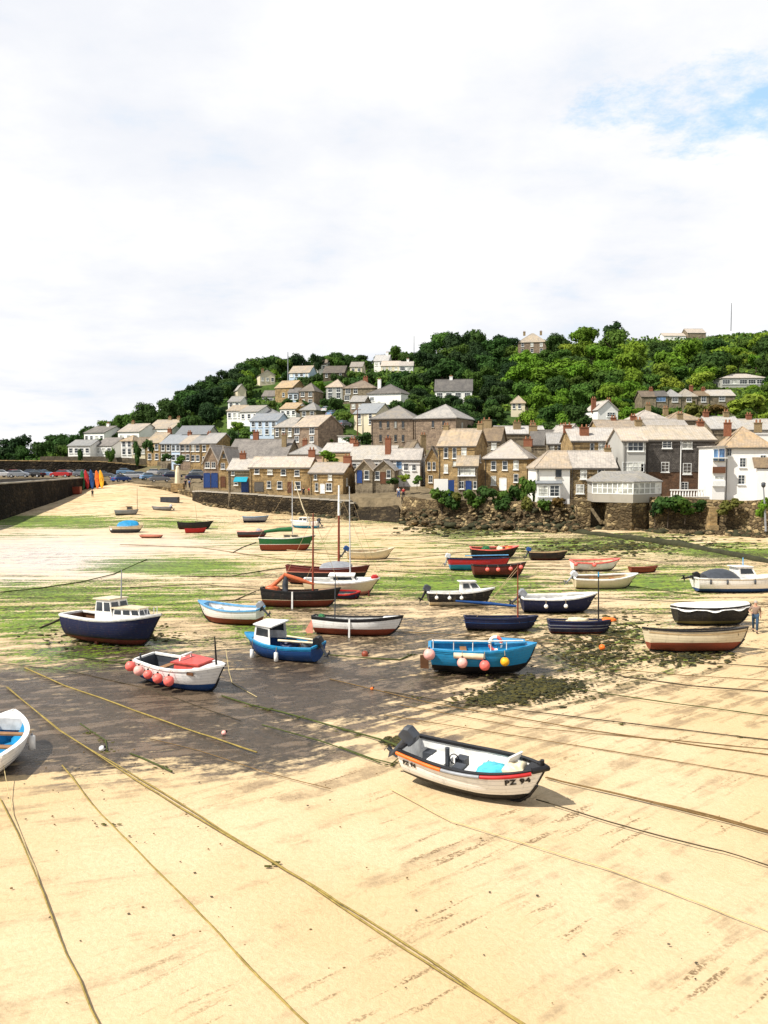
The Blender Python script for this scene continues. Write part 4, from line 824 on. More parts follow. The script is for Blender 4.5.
        if strake:    # a band that follows the sheer
            nm, lo, hi = strake; m = MB()
            for sg in (-1, 1):
                ring = []; ff = []
                for i in range(n+1):
                    t = i/n; p = s.pt(t, 1); q = s.at(p[0], p[2]-hi, sg) if t < .97 else (p[0], sg*p[1], p[2]-hi); r_ = s.at(p[0], p[2]-lo, sg) if t < .97 else (p[0], sg*p[1], p[2]-lo)
                    ring += [(r_[0], r_[1]+sg*.012, r_[2]), (q[0], q[1]+sg*.012, q[2]), (q[0], q[1]-sg*.01, q[2])]
                for i in range(n):
                    ff += [(i*3,i*3+1,(i+1)*3+1,(i+1)*3),(i*3+1,i*3+2,(i+1)*3+2,(i+1)*3+1)]
                m.add(ring, ff)
            m.build('rubbing_strake', pm(nm), root)
        m = MB(); kk = [(s.pt(t, 0)[0], 0, s.pt(t, 0)[2]-.04) for t in np.linspace(.06 if s.double else .01, 1, 14)]
        m.tube(kk, [.05]*14, 5); m.tube([s.pt(1, a) for a in np.linspace(0, 1, 6)], .035, 5); m.build('keel', pm(keelm), root)
        for (t, d) in thwarts:
            w = s.w(t)-.05; h = s.sh(t)-.22; m = MB(); m.box((s.pt(t,1)[0], 0, h), (d, 2*w*.97, .05)); m.build('thwart', pm('wood' if inner != 'white' else 'white'), root)
        s.deck(root, .87 if deck_from is None else deck_from, 1., deck if deck_from is not None else rim, 'foredeck' if deck_from is not None else 'breasthook')
        return hull
    def deck(s, root, t0, t1, col, name='foredeck', drop=0., camber=.06, n=12):
        m = MB(); vs = []
        for i in range(n+1):
            t = t0+(t1-t0)*i/n; p = s.pt(t, 1); w = max(.0, p[1]-.03); h = p[2]+.012-drop
            vs += [(p[0],-w,h),(p[0],-w*.5,h+camber*.75*min(1,w)),(p[0],0,h+camber*min(1,w)),(p[0],w*.5,h+camber*.75*min(1,w)),(p[0],w,h)]
        fs = [(i*5+j,(i+1)*5+j,(i+1)*5+j+1,i*5+j+1) for i in range(n) for j in range(4)]
        fs.append((0,1,2,3,4)); m.add(vs, fs, 0, False)
        p = s.pt(t0, 1); w = p[1]-.05
        m.add([(p[0],-w,p[2]-.35),(p[0],w,p[2]-.35),(p[0],w,p[2]+.01),(p[0],-w,p[2]+.01)], [(0,1,2,3)])
        return m.build(name, pm(col), root)
    def X(s, t): return s.pt(t, 1)[0]
def outboard(root, hl, tilt=50, cowl='dgrey', leg='dgrey', sc=1., y=0.):
    p = hl.pt(0, 1); x0, z0 = p[0]-.05, p[2]; Mx = Matrix.Rotation(R(tilt), 3, 'Y')
    def T(v): v = Mx @ Vector(v)*sc; return (v.x+x0, v.y+y, v.z+z0)
    m = MB(); ring = []; prof = [(-.30,.06),(-.30,.36),(-.18,.46),(.12,.44),(.18,.30),(.16,.06)]
    for yy, k in ((-.17,.86),(-.1,1),(.1,1),(.17,.86)):
        for (a, b) in prof: ring.append(T(((a+.06)*k-.06, yy, .06+(b-.06)*k)))
    n = len(prof); fs = [(i*n+j, i*n+(j+1)%n, (i+1)*n+(j+1)%n, (i+1)*n+j) for i in range(3) for j in range(n)]+[tuple(range(n)), tuple(reversed(range(3*n, 4*n)))]
    m.add(ring, fs); top = m.build('outboard_motor', pm(cowl), root)
    m = MB(); m.tube([T((-.06,0,.06)), T((-.08,0,-.28)), T((-.1,0,-.62))], [.09*sc,.07*sc,.06*sc], 8); m.tube([T((-.3,0,-.57)), T((.06,0,-.59))], [.07*sc,.03*sc], 8)
    m.add([T((-.22,-.01,-.60)),T((-.05,-.01,-.60)),T((-.12,-.01,-.82)),T((-.22,.01,-.60)),T((-.05,.01,-.60)),T((-.12,.01,-.82))], [(0,1,2),(5,4,3),(0,2,5,3),(1,4,5,2),(0,3,4,1)])
    m.build('motor_leg', pm(leg), top)
    m = MB(); 
    for a in range(3): 
        th = a*2.094; m.add([T((-.33,0,-.57)), T((-.34,.15*math.cos(th)-.05*math.sin(th),-.57+.15*math.sin(th)+.05*math.cos(th))), T((-.30,.15*math.cos(th)+.05*math.sin(th),-.57+.15*math.sin(th)-.05*math.cos(th)))], [(0,1,2)])
    m.build('propeller', pm('black'), top)
    m = MB(); m.box((x0+.04, y, z0-.02), (.12*sc,.24*sc,.26*sc)); m.build('clamp', pm('dgrey'), top)
    return top
def cabin(root, hl, t0, t1, wfrac, h, col='white', roofc='white', name='wheelhouse', slope=.15, win=True, over=.08, zb=None, open_back=False, wn=2, y=0.):
    x0, x1 = hl.X(t0), hl.X(t1); tw = (t0+t1)/2; w0 = hl.w(t0)*wfrac; w1 = min(hl.w(t1)*wfrac, w0); z0 = (hl.sh(tw)-.05) if zb is None else zb; z1 = hl.sh(tw)+h
    k = .92
    A = [(x0,-w0,z0),(x1,-w1,z0),(x1,w1,z0),(x0,w0,z0)]; Bt = [(x0+.02,-w0*k,z1),(x1-slope*h*2,-w1*k,z1),(x1-slope*h*2,w1*k,z1),(x0+.02,w0*k,z1)]
    m = MB()
    fs = [(0,1,5,4),(1,2,6,5),(2,3,7,6),(4,5,6,7)]+([] if open_back else [(3,0,4,7)])
    m.add(A+Bt, fs); cb = m.build(name, pm(col), root)
    m = MB(); q = [(Bt[0][0]-over*2,Bt[0][1]-over,z1+.02),(Bt[1][0]+over,Bt[1][1]-over,z1+.02),(Bt[2][0]+over,Bt[2][1]+over,z1+.02),(Bt[3][0]-over*2,Bt[3][1]+over,z1+.02)]
    m.slab([(a,b,c+.05) for a,b,c in q], .06); m.build('cabin_roof', pm(roofc), cb)
    if win:
        def quad_on(P0, P1, P2, P3, u0, u1, v0, v1, nrm):
            f = lambda u, v: Vector(P0)*(1-u)*(1-v)+Vector(P1)*u*(1-v)+Vector(P2)*u*v+Vector(P3)*(1-u)*v
            q = [f(u0,v0), f(u1,v0), f(u1,v1), f(u0,v1)]; nn = (q[1]-q[0]).cross(q[2]-q[0]).normalized()
            mm = MB(); mm.slab([p+nn*.014 for p in q], .02); return mm
        for (a, b, c, d, nw) in ((A[0],A[1],Bt[1],Bt[0],wn),(A[2],A[3],Bt[3],Bt[2],wn),(A[1],A[2],Bt[2],Bt[1],2)):
            for i in range(nw): quad_on(a,b,c,d,(i+.12)/nw,(i+.88)/nw,.45,.88,1).build('cabin_window', MATS['pane'], cb)
    return cb
def mast(root, x, h, z0, r=.055, col='wood', top=None, name='mast', lean=0.):
    m = MB(); m.tube([(x,0,z0),(x-lean*h*.5,0,z0+h*.5),(x-lean*h,0,z0+h)], [r,r*.85,r*.55], 7); o = m.build(name, pm(col), root)
    if top: m = MB(); k = top[1]; m.tube([(x-lean*h*(1-k),0,z0+h*(1-k)),(x-lean*h,0,z0+h)], [r*1.05,r*.75], 7); m.build('mast_top', pm(top[0]), o)
    return o
def rope(parent, pts, r=.012, col='tan', name='rigging'):
    m = MB(); m.tube(pts, r, 4); return m.build(name, pm(col), parent)
BOATS = {}
def place(name, label, px, py, heading, hl, roll=0., pitch=0., cat='boat', sink=.06, group=None, yaw_only=True):
    """px,py: where the middle of the keel touches the sand"""
    g = G(px, py); root = empty(name, g, 0); tag(root, label, cat, group)
    rot = Matrix.Rotation(R(heading), 4, 'Z') @ Matrix.Rotation(R(pitch), 4, 'Y') @ Matrix.Rotation(R(roll), 4, 'X')
    vs, _, _ = hl.shell(); zmin = min((rot @ Vector(v)).z for v in vs)
    root.rotation_euler = rot.to_euler(); root.location = (g[0], g[1], g[2]-zmin-sink+.04)
    root['h'] = 0; del root['h']
    Mw = Matrix.Translation(root.location) @ rot
    BOATS[label] = (root, hl, Mw, -1 if (rot @ Vector((0,-1,0))).y < 0 else 1)
    return root, hl, (-1 if (rot @ Vector((0,-1,0))).y < 0 else 1)
NF = [0]
def fender(boat_root, t, drop, r, col, label, long=False, group=None, side=None, out=0.):
    for k, (ro, hl, Mw, near) in BOATS.items():
        if ro == boat_root: break
    sg = near if side is None else side
    p = hl.pt(t, 1); z = p[2]-drop; q = hl.at(p[0], max(z, hl.kz(t)+.1), sg); y = sg*(max(p[1], abs(q[1]))+r+out+.02)
    c = Mw @ Vector((p[0], y, z)); tp = Mw @ Vector((p[0], sg*(p[1]+.045), p[2]+.03))
    root = empty('fender', c); tag(root, label, 'fender', group)
    m = MB()
    if long: m.tube([(0,0,-r*2.2),(0,0,-r*1.9),(0,0,r*1.9),(0,0,r*2.2)], [r*.5,r,r,r*.5], 10)
    else: m.ball((0,0,0), r, nu=14, nv=10)
    m.build('fender_ball' if not long else 'fender_body', pm(col), root)
    hz = r*2.2 if long else r
    m = MB(); m.tube([(0,0,hz-.02),(0,0,hz+.06)], [.05,.035], 6); m.build('fender_neck', pm('black' if col != 'white' else 'grey'), root)
    d = tp-c; m = MB(); m.tube([(0,0,hz+.05), (d.x*.9,d.y*.9,max(hz+.07,d.z))], .014, 4); m.build('lanyard', pm('tan'), root)
    return root
def bundle(parent, c, size, col, name='tarpaulin', seed=0, n=10, flat=.5):
    """a crumpled cover or heap"""
    m = MB(); nu, nv = 18, 8; vs = []; fs = []
    for i in range(nv+1):
        ph = math.pi/2*i/nv
        for j in range(nu):
            th = 2*math.pi*j/nu; d = Vector((math.cos(th)*math.sin(ph), math.sin(th)*math.sin(ph), math.cos(ph)))
            k = 1+.35*(mnoise.noise(d*2.1+Vector((seed,0,0))))
            e = lambda v: math.copysign(abs(v)**.7, v)
            vs.append((c[0]+e(d.x)*size[0]/2*k, c[1]+e(d.y)*size[1]/2*k, c[2]+d.z**.8*size[2]*k if d.z > 0 else c[2]))
    for i in range(nv):
        for j in range(nu): fs.append((i*nu+j,(i+1)*nu+j,(i+1)*nu+(j+1)%nu,i*nu+(j+1)%nu))
    m.add(vs, fs, 0, True); return m.build(name, pm(col), parent)
def cover(hl, root, t0, t1, rise, col, name='boat_cover', scallop=0., n=24, drop=.06):
    m = MB(); vs = []; k = 9
    for i in range(n+1):
        t = t0+(t1-t0)*i/n; p = hl.pt(t, 1); w = p[1]+.05; e = math.sin(math.pi*min(1,max(0,(i/n))))**.5
        for j in range(k):
            s_ = -1+2*j/(k-1); edge = abs(s_) > .99
            z = p[2]+.05+rise*(.35+.65*e)*(1-abs(s_)**1.6)
            if edge: z = p[2]-drop-scallop*max(0,math.sin(i/n*math.pi*5.5))**.6
            vs.append((p[0], s_*w, z+(.02*mnoise.noise(Vector((i*.6,j*.9,rise*9))) if not edge else 0)))
    fs = [(i*k+j,(i+1)*k+j,(i+1)*k+j+1,i*k+j+1) for i in range(n) for j in range(k-1)]
    m.add(vs, fs, 0, True); m.add(vs[:k], [tuple(range(k))]); m.add(vs[-k:], [tuple(reversed(range(k)))])
    return m.build(name, pm(col), root)
def lettering(root, hl, txt, x0, z0, h, sg, col='black', bold=.012, step=0.):
    cu = bpy.data.curves.new('lettering', 'FONT'); cu.body = txt; cu.size = h*1.4; cu.offset = bold; cu.space_character = 1.15
    o = bpy.data.objects.new('lettering', cu); COL.objects.link(o)
    dg = bpy.context.evaluated_depsgraph_get(); me = bpy.data.meshes.new_from_object(o.evaluated_get(dg)); COL.objects.unlink(o); bpy.data.objects.remove(o)
    mb = MB(); vs = []
    for v in me.vertices:
        x = x0+(v.co.x if sg < 0 else -v.co.x); z = z0+v.co.y+step*v.co.x
        p = hl.at(x, z, sg); vs.append((p[0], p[1]+sg*.022, p[2]))
    mb.add(vs, [tuple(p.vertices) for p in me.polygons]); b = mb.build('lettering', pm(col), root)
    return b
# ------------------------------------------------------------------ the boats, nearest first
def dD(px, py): return G(px, py)[1]
# PZ 94
h1 = Hull(4.2, 1.78, .90, .30, .10, .74, .06)
b, hl, sg = place('fishing_boat', 'white open boat lettered PZ 94 with orange and red gunwale strips on bare sand', 476, 791, -31, h1, roll=5, pitch=2)
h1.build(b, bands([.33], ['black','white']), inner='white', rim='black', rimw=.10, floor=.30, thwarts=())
def rail(hl, root, t0, t1, col, sg, nm='rail_strip'):
    m = MB(); pts = []
    for i in range(11):
        t = t0+(t1-t0)*i/10; p = hl.pt(t, 1); pts.append((p[0], sg*(p[1]+.05), p[2]-.05))
    m.tube(pts, .055, 6); m.build(nm, pm(col), root)
rail(h1, b, .0, .34, 'orange', sg); rail(h1, b, .345, .62, 'grey', sg); rail(h1, b, .625, .93, 'red', sg); rail(h1, b, 0, .93, 'black', -sg)
bl = MB(); bl.tube([(h1.X(.93),-.28,h1.sh(.93)+.0),(h1.X(1)+.04,0,h1.sh(1)),(h1.X(.93),.28,h1.sh(.93)+.0)], .09, 8); bl.build('bow_guard', pm('black'), b)
outboard(b, h1, 38, 'dgrey', 'dgrey', 1.1)
m = MB(); m.box((h1.X(.30),-.15,.62), (.10,.10,.75)); m.tube([(h1.X(.30),-.15,.98),(h1.X(.30),-.15,1.18)], .07, 8); m.build('pot_hauler', pm('dgrey'), b)
m = MB(); m.tube([(h1.X(.33)+.15*math.cos(a),.05,.78+.15*math.sin(a)) for a in np.linspace(0,6.283,13)], .018, 5); m.build('steering_wheel', pm('black'), b)
m = MB(); m.box((h1.X(.22),.0,.53),(.6,.62,.40)); m.build('engine_box', pm('white'), b)
for x, y in ((.12,.22),(.40,-.25),(.36,.3)): m = MB(); m.box((h1.X(x),y*1.0,.60),(.30,.34,.34)); m.build('fish_box', pm('dgrey'), b)
m = MB(); m.box((h1.X(.48),0,.66),(.34,1.46,.06)); m.build('thwart_locker', pm('white'), b)
o = bundle(b, (h1.X(.62),0,.52), (1.0,1.0,.34), 'turq', 'net_heap', 3); bundle(o, (h1.X(.66),.12,.72), (.35,.3,.12), 'green', 'rope_coil', 5)
bundle(b, (h1.X(.80),.0,.70), (.75,.62,.42), 'cream', 'tarpaulin', 8); m = MB(); m.slab([(h1.X(.70),-.05,.72),(h1.X(.74),.5,.80),(h1.X(.80),.42,1.28),(h1.X(.75),-.02,1.22)], .05); m.build('dodger_cloth', pm('white'), b)
lettering(b, h1, 'PZ 94', h1.X(.775), .69, .155, sg, step=.13); lettering(b, h1, 'PZ 94', h1.X(.04), .64, .12, sg)
m = MB(); m.tube([(h1.X(.97),.05,h1.sh(1)-.02),(h1.X(.97),.05,h1.sh(1)+.18)], .06, 8); m.build('mooring_post', pm('black'), b)
# navy cabin boat
h = Hull(5.6, 2.25, 1.32, .30, .08, .80, .08)
b, hl, sg = place('cabin_boat', 'navy cabin boat with white wheelhouse and foredeck cabin, largest boat of the left sands', 116, 643, -22, h, roll=-3)
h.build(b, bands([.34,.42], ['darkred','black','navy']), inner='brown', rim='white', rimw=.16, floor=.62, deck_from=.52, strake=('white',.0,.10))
cabin(b, h, .36, .56, .66, .98, 'white', 'cream', 'wheelhouse', .12, open_back=True, wn=2)
cabin(b, h, .56, .84, .66, .46, 'white', 'cream', 'cuddy', .25, wn=3)
mast(b, h.X(.55), 1.5, h.sh(.55)+1.0, .04, 'grey')
m = MB(); [m.tube([(h.X(t), s_*(h.w(t)-.08), h.sh(t)), (h.X(t), s_*(h.w(t)-.08), h.sh(t)+.42)], .02, 5) for t in (.84,.9) for s_ in (-1,1)]; m.build('pulpit_rail', pm('silver'), b)
m = MB(); m.box((h.X(.35),-.5,-.02),(.16,.12,.9)); m.box((h.X(.35),.5,-.02),(.16,.12,.9)); m.build('beaching_leg', pm('rust'), b)
# white boat with red foredeck and fender string
h = Hull(4.5, 1.75, .98, .28, .08, .72, .08)
b, hl, sg = place('fishing_boat', 'small white boat with blue bottom, red cuddy top and a string of pink ball fenders', 186, 687, -32, h, roll=4)
h.build(b, bands([.42], ['midblue','white']), inner='dgrey', rim='white', rimw=.09, floor=.35, deck_from=.72, thwarts=((.25,.3),))
cabin(b, h, .50, .80, .72, .16, 'softred', 'softred', 'cuddy', .6, win=False)
m = MB(); m.tube([(h.X(.52),-.35,1.0),(h.X(.53),-.35,1.45),(h.X(.53),.3,1.45),(h.X(.52),.3,1.0)], .05, 6); m.build('windscreen_frame', pm('white'), b)
mast(b, h.X(.90), 1.25, h.sh(.9)-.05, .045, 'black'); m = MB(); m.tube([(h.X(.06),-.5,1.0),(h.X(.06),-.5,1.35)], .04, 6); m.build('tholepin_post', pm('dgrey'), b)
m = MB(); p = h.at(h.X(.72), .92, sg); m.box((p[0],p[1]+sg*.02,p[2]),(.42,.04,.12)); m.build('name_board', pm('brown'), b)
for i, (t, c, l, r) in enumerate([(.02,'pink','aftermost pink ball fender of the string on the red-topped white boat',.22),(.13,'palepink','pale washed-out ball fender second from the stern on the red-topped white boat',.22),(.26,'pink','middle pink ball fender of the string on the red-topped white boat',.19),(.40,'pink','fourth pink ball fender, between two others on the red-topped white boat',.21),(.54,'pink','foremost pink ball fender of the string on the red-topped white boat',.22)]):
    fender(b, t, .18+.05*i, r, c, l, group='ball fenders on the red-topped white boat')
# cut white dinghy at the left
h = Hull(3.7, 1.8, .82, .40, .06, .80, .05)
b, hl, sg = place('rowing_dinghy', 'white clinker dinghy with bright blue inside cut off at the photo edge', -5, 762, 97, h, roll=4)
h.build(b, bands([.18,.30,.33,.42,.45], ['midblue','white','grey','white','grey','white']), inner='blue', rim='white', rimw=.12, floor=.25, thwarts=((.42,.28),(.7,.25)), deck_from=.84)
fender(b, .62, .35, .11, 'white', 'slim white fender on the clinker dinghy cut by the photo edge', True, side=-1)
# blue boat with white canopy
h = Hull(4.1, 1.7, .80, .35, .08, .78, .08)
b, hl, sg = place('motor_boat', 'blue motor boat with white windowed canopy over its bow and outboard at the stern', 281, 658, 152, h, roll=-4)
h.build(b, bands([.2,.55], ['midblue','midblue','midblue']), inner='midblue', rim='blue', rimw=.10, floor=.25, thwarts=((.3,.3),), deck_from=.84, deck='blue', strake=('blue',.02,.12))
cabin(b, h, .52, .80, .85, .80, 'white', 'white', 'canopy', .1, wn=1, open_back=True)
m = MB(); m.tube([(h.X(.05),sg*.1,.98),(h.X(.45),sg*.45,1.02)], .06, 6); m.tube([(h.X(.1),-.3*sg,1.0),(h.X(.42),-.1*sg,1.1)], .05, 6); m.build('oars', pm('cream'), b)
outboard(b, h, 30, 'black', 'dgrey', .95); bundle(b, (h.X(.36),0,.5), (.8,.9,.4), 'navy', 'net_heap', 2); bundle(b, (h.X(.14),-.1,.6), (.5,.8,.35), 'dgrey', 'pot_heap', 12)
fender(b, .78, .62, .10, 'white', 'white fender near the bow of the blue canopy boat', True, group='white fenders on the blue canopy boat'); fender(b, .40, .42, .10, 'white', 'white fender amidships on the blue canopy boat', True, group='white fenders on the blue canopy boat')
# white, pale blue rim, red bottom
h = Hull(4.0, 1.6, .92, .36, .10, .70, .06)
b, hl, sg = place('rowing_boat', 'white boat with sky blue gunwale and rust bottom, left of the lugger', 229, 623, 160, h, roll=-3)
h.build(b, bands([.46], ['rust','white']), inner='white', rim='sky', rimw=.10, floor=.4, thwarts=((.45,.25),(.72,.25))); outboard(b, h, 40, 'grey', 'dgrey', .9)
# white with dark green rim, mizzen mast
h = Hull(4.8, 1.75, .92, .22, .10, .62, .04)
b, hl, sg = place('sailing_dinghy', 'white boat with dark green rim, rust bottom and thin mizzen mast', 359, 635, -8, h, roll=-4)
h.build(b, bands([.42], ['rust','white']), inner='white', rim='black', rimw=.10, floor=.35, strake=('black',.02,.13), thwarts=((.3,.25),(.6,.25)), deck_from=.78)
mast(b, h.X(.22), 2.9, .4, .04, 'dgrey'); m = MB(); m.slab([(h.X(0)-.03,-.03,.9),(h.X(0)-.45,-.03,.2),(h.X(0)-.30,-.03,-.02),(h.X(0)-.02,-.03,.05)], .05); m.build('rudder', pm('salmon'), b)
m = MB(); p = h.at(h.X(.42), .6, sg); m.box((p[0], p[1]+sg*.06, .48), (.09,.06,1.0)); m.build('beaching_leg', pm('white'), b); bundle(b, (h.X(.08),0,.85), (.4,.6,.25), 'green', 'net_heap', 5)
# lugger with tan sails
h = Hull(5.0, 1.8, 1.05, .22, .18, .55, .05)
b, hl, sg = place('sailing_lugger', 'black lugger with rust bottom, bare mast and furled orange-tan sail', 302, 607, -3, h, roll=-4)
h.build(b, bands([.50,.53], ['rust','cream','black']), inner='wood', rim='black', rimw=.10, floor=.5, strake=('black',.02,.12), thwarts=((.35,.25),(.55,.25)), deck_from=.72, deck='wood')
mast(b, h.X(.64), 5.6, .5, .075, 'rust'); m = MB(); m.tube([(h.X(.66),0,1.50),(h.X(.48),0,1.75),(h.X(.26),0,2.1)], [.06,.16,.14], 8); m.tube([(h.X(.28),0,2.1),(h.X(.10),0,1.25)], [.12,.16], 7); m.build('furled_sail', pm('tanred'), b)
bundle(b, (h.X(.12),0,1.05), (.9,1.0,.35), 'tanred', 'sail_bag', 4); m = MB(); m.tube([(h.X(.28),0,.9),(h.X(.28),0,1.5),(h.X(.29),0,2.0)], [.22,.20,.14], 8); m.build('mizzen_bundle', pm('dgrey'), b)
m = MB(); p = h.at(h.X(.40), .6, sg); m.box((p[0], p[1]+sg*.08, .45), (.10,.07,1.25)); m.build('beaching_leg', pm('white'), b)
rope(b, [(h.X(.64),0,5.9),(h.X(.30),0,2.2)], .012); rope(b, [(h.X(.64),0,5.9),(h.X(1),0,h.sh(1))], .012)
# brown-black sailing boat behind
h = Hull(6.2, 2.1, 1.25, .18, .16, .5, .05)
b, hl, sg = place('sailing_boat', 'dark brown sailing boat under a white cabin cover with tall two-tone mast', 329, 584, -4, h, roll=-3)
h.build(b, bands([.35,.95,1.0], ['darkred','black','salmon','darkred']), inner='brown', rim='darkred', rimw=.10, floor=.7, deck_from=.70, deck='cream')
mast(b, h.X(.62), 6.8, .8, .10, 'rust', ('white',.34)); cover(h, b, .40, .78, .45, 'grey', 'cabin_cover'); m = MB(); m.tube([(h.X(.60),0,2.3),(h.X(0),0,2.6)], .05, 6); m.build('boom', pm('tan'), b)
m = MB(); m.box((h.X(.63),0,6.3),(.06,1.9,.07)); m.build('cross_tree', pm('white'), b)
rope(b, [(h.X(.62),0,7.2),(h.X(1),0,h.sh(1))], .012); rope(b, [(h.X(.62),0,5.0),(h.X(.15),.3,1.5)], .012)
# white yacht
h = Hull(5.2, 1.9, 1.05, .20, .06, .62, .09)
b, hl, sg = place('small_yacht', 'white cabin yacht with dark side window and salmon bottom beside the lugger', 343, 595, -3, h, roll=4)
h.build(b, bands([.38], ['salmon','cream']), inner='white', rim='white', rimw=.12, floor=.5, deck_from=.40, strake=('white',.0,.08))
cabin(b, h, .34, .70, .62, .38, 'white', 'white', 'coachroof', .35, wn=1); mast(b, h.X(.60), 6.5, 1.2, .05, 'silver')
bundle(b, (h.X(.93),0,1.25), (.5,.4,.22), 'red', 'sail_bag', 4); rope(b, [(h.X(.60),0,7.4),(h.X(1),0,h.sh(1))], .010); rope(b, [(h.X(.60),0,7.4),(h.X(.02),0,h.sh(0))], .010)
m = MB(); m.tube([(h.X(.86),-.55,.5),(h.X(.86),-.62,-.05)], .05, 6); m.build('beaching_leg', pm('darkred'), b)
# tender between
h = Hull(2.1, 1.1, .45, .3, .05, .8, .05); b, hl, sg = place('tender', 'small dark blue and red tender lying between the lugger bow and the white yacht', 346, 599, -15, h, roll=8)
h.build(b, bands([.2], ['darkred','navy']), inner='dgrey', rim='red', rimw=.06, floor=.1, thwarts=((.45,.2),))
# white dinghy with blue outboard cover
h = Hull(4.5, 1.6, .78, .45, .05, .72, .10); b, hl, sg = place('motor_dinghy', 'cream open dinghy with a blue-covered outboard behind the dark brown sailing boat', 371, 559, 5, h, roll=5)
h.build(b, bands([.10], ['grey','cream']), inner='cream', rim='cream', rimw=.10, floor=.25, thwarts=((.3,.3),(.6,.3))); outboard(b, h, 30, 'midblue', 'dgrey', 1.1)
# green sailing boat
h = Hull(5.7, 2.1, 1.35, .25, .06, .6, .09)
b, hl, sg = place('sailing_boat', 'green hulled sailing boat with rust bottom and green sail cover on its boom', 288, 551, 3, h, roll=-4)
h.build(b, bands([.72,.76], ['rust','white','green']), inner='cream', rim='white', rimw=.14, floor=.85, deck_from=.45, deck='cream', strake=('green',.02,.16))
mast(b, h.X(.58), 6.0, 1.4, .055, 'silver'); m = MB(); m.tube([(h.X(.57),0,2.3),(h.X(.35),0,2.25),(h.X(.08),0,2.05)], [.26,.22,.16], 8); m.build('sail_cover', pm('green'), b); cabin(b, h, .42, .72, .6, .32, 'cream', 'cream', 'coachroof', .4, wn=2)
m = MB(); m.tube([(h.X(.62),0,7.3),(h.X(.78),0,4.5),(h.X(.98),0,1.9)], [.05,.07,.06], 6); m.build('furled_jib', pm('cream'), b); rope(b, [(h.X(.58),0,7.3),(h.X(0),0,1.5)], .010)
# blue-white small cabin boat behind it
h = Hull(4.0, 1.7, .85, .3, .05, .78, .08); b, hl, sg = place('cabin_boat', 'little white cabin boat with blue bottom just behind the green sailing boat', 304, 528, 165, h)
h.build(b, bands([.38], ['blue','white']), inner='white', rim='white', rimw=.1, floor=.3, deck_from=.6); cabin(b, h, .35, .70, .7, .55, 'white', 'white', 'cuddy', .3); outboard(b, h, 25, 'dgrey', 'dgrey', 1.1)
h = Hull(3.7, 1.5, .70, .25, .05, .78, .06); b, hl, sg = place('rowing_boat', 'weathered grey-brown boat carrying pots left of the green sailing boat', 253, 537, 8, h, roll=-4)
h.build(b, bands([.3], ['darkred','dgrey']), inner='grey', rim='palepink', rimw=.08, floor=.2, thwarts=((.5,.25),)); bundle(b, (h.X(.7),0,.5), (.8,.9,.5), 'grey', 'pot_heap', 2); bundle(b, (h.X(.35),0,.45), (.9,.9,.3), 'cream', 'tarpaulin', 7)
h = Hull(3.6, 1.5, .75, .25, .05, .78, .06); b, hl, sg = place('rowing_boat', 'pale grey-blue boat with dark bottom in front of the quay wall', 256, 522, 8, h, roll=-5)
h.build(b, bands([.22], ['navy','grey']), inner='white', rim='sky', rimw=.08, floor=.2, thwarts=((.35,.25),(.65,.25)))
# left beach head boats
h = Hull(4.6, 1.7, .85, .28, .10, .7, .08); b, hl, sg = place('fishing_boat', 'black open boat with upright sticks below the end of the quay', 196, 529, 6, h, roll=-6)
h.build(b, bands([.15], ['darkred','black']), inner='brown', rim='black', rimw=.08, floor=.25, thwarts=((.35,.25),(.65,.25))); mast(b, h.X(.55), 3.2, .4, .03, 'tan', lean=.12)
h = Hull(2.7, 1.2, .55, .3, .05, .75, .06); b, hl, sg = place('tender', 'small red dinghy lying against the black boat below the quay end', 196, 533, 12, h, roll=-5)
h.build(b, bands([.1], ['red','red']), inner='dgrey', rim='red', rimw=.07, floor=.15, thwarts=((.5,.2),))
h = Hull(4.1, 1.6, .80, .22, .05, .78, .06); b, hl, sg = place('covered_boat', 'dark boat under a bright blue tarpaulin on the green weed at the left', 127, 532.5, 6, h, roll=-4)
h.build(b, bands([.12,.45], ['navy','dgrey','cream']), inner='dgrey', rim='cream', rimw=.08, floor=.3); cover(h, b, .22, .86, .75, 'blue', 'tarpaulin', drop=.02)
m = MB(); p = h.at(h.X(.06),.5,sg); m.box((p[0],p[1]+sg*.02,.5),(.24,.04,.3)); m.build('number_board', pm('white'), b)
h = Hull(2.7, 1.1, .30, .15, .05, .8, .03); b, hl, sg = place('punt', 'low brown wooden punt beside the boat with the blue tarpaulin', 152, 537.5, -5, h)
h.build(b, bands([.1], ['brown','salmon']), inner='brown', rim='salmon', rimw=.07, floor=.08, thwarts=((.5,.2),))
h = Hull(3.3, 1.4, .70, .2, .05, .78, .06); b, hl, sg = place('work_boat', 'grey work boat with a brown frame and thin mast high on the beach', 127, 515, 10, h, roll=-4)
h.build(b, bands([.2], ['dgrey','grey']), inner='dgrey', rim='grey', rimw=.08, floor=.2); cabin(b, h, .50, .78, .7, .5, 'tan', 'brown', 'cuddy', .2, wn=1); mast(b, h.X(.95), 3.6, .4, .04, 'brown')
h = Hull(3.0, 1.35, .55, .25, .05, .78, .06); b, hl, sg = place('rowing_boat', 'pale grey dinghy with a tilted outboard near the dark skip on the beach', 161, 510.5, 175, h, roll=5)
h.build(b, bands([.15], ['dgrey','grey']), inner='white', rim='grey', rimw=.08, floor=.15, thwarts=((.45,.2),)); outboard(b, h, 35, 'silver', 'dgrey', .9)
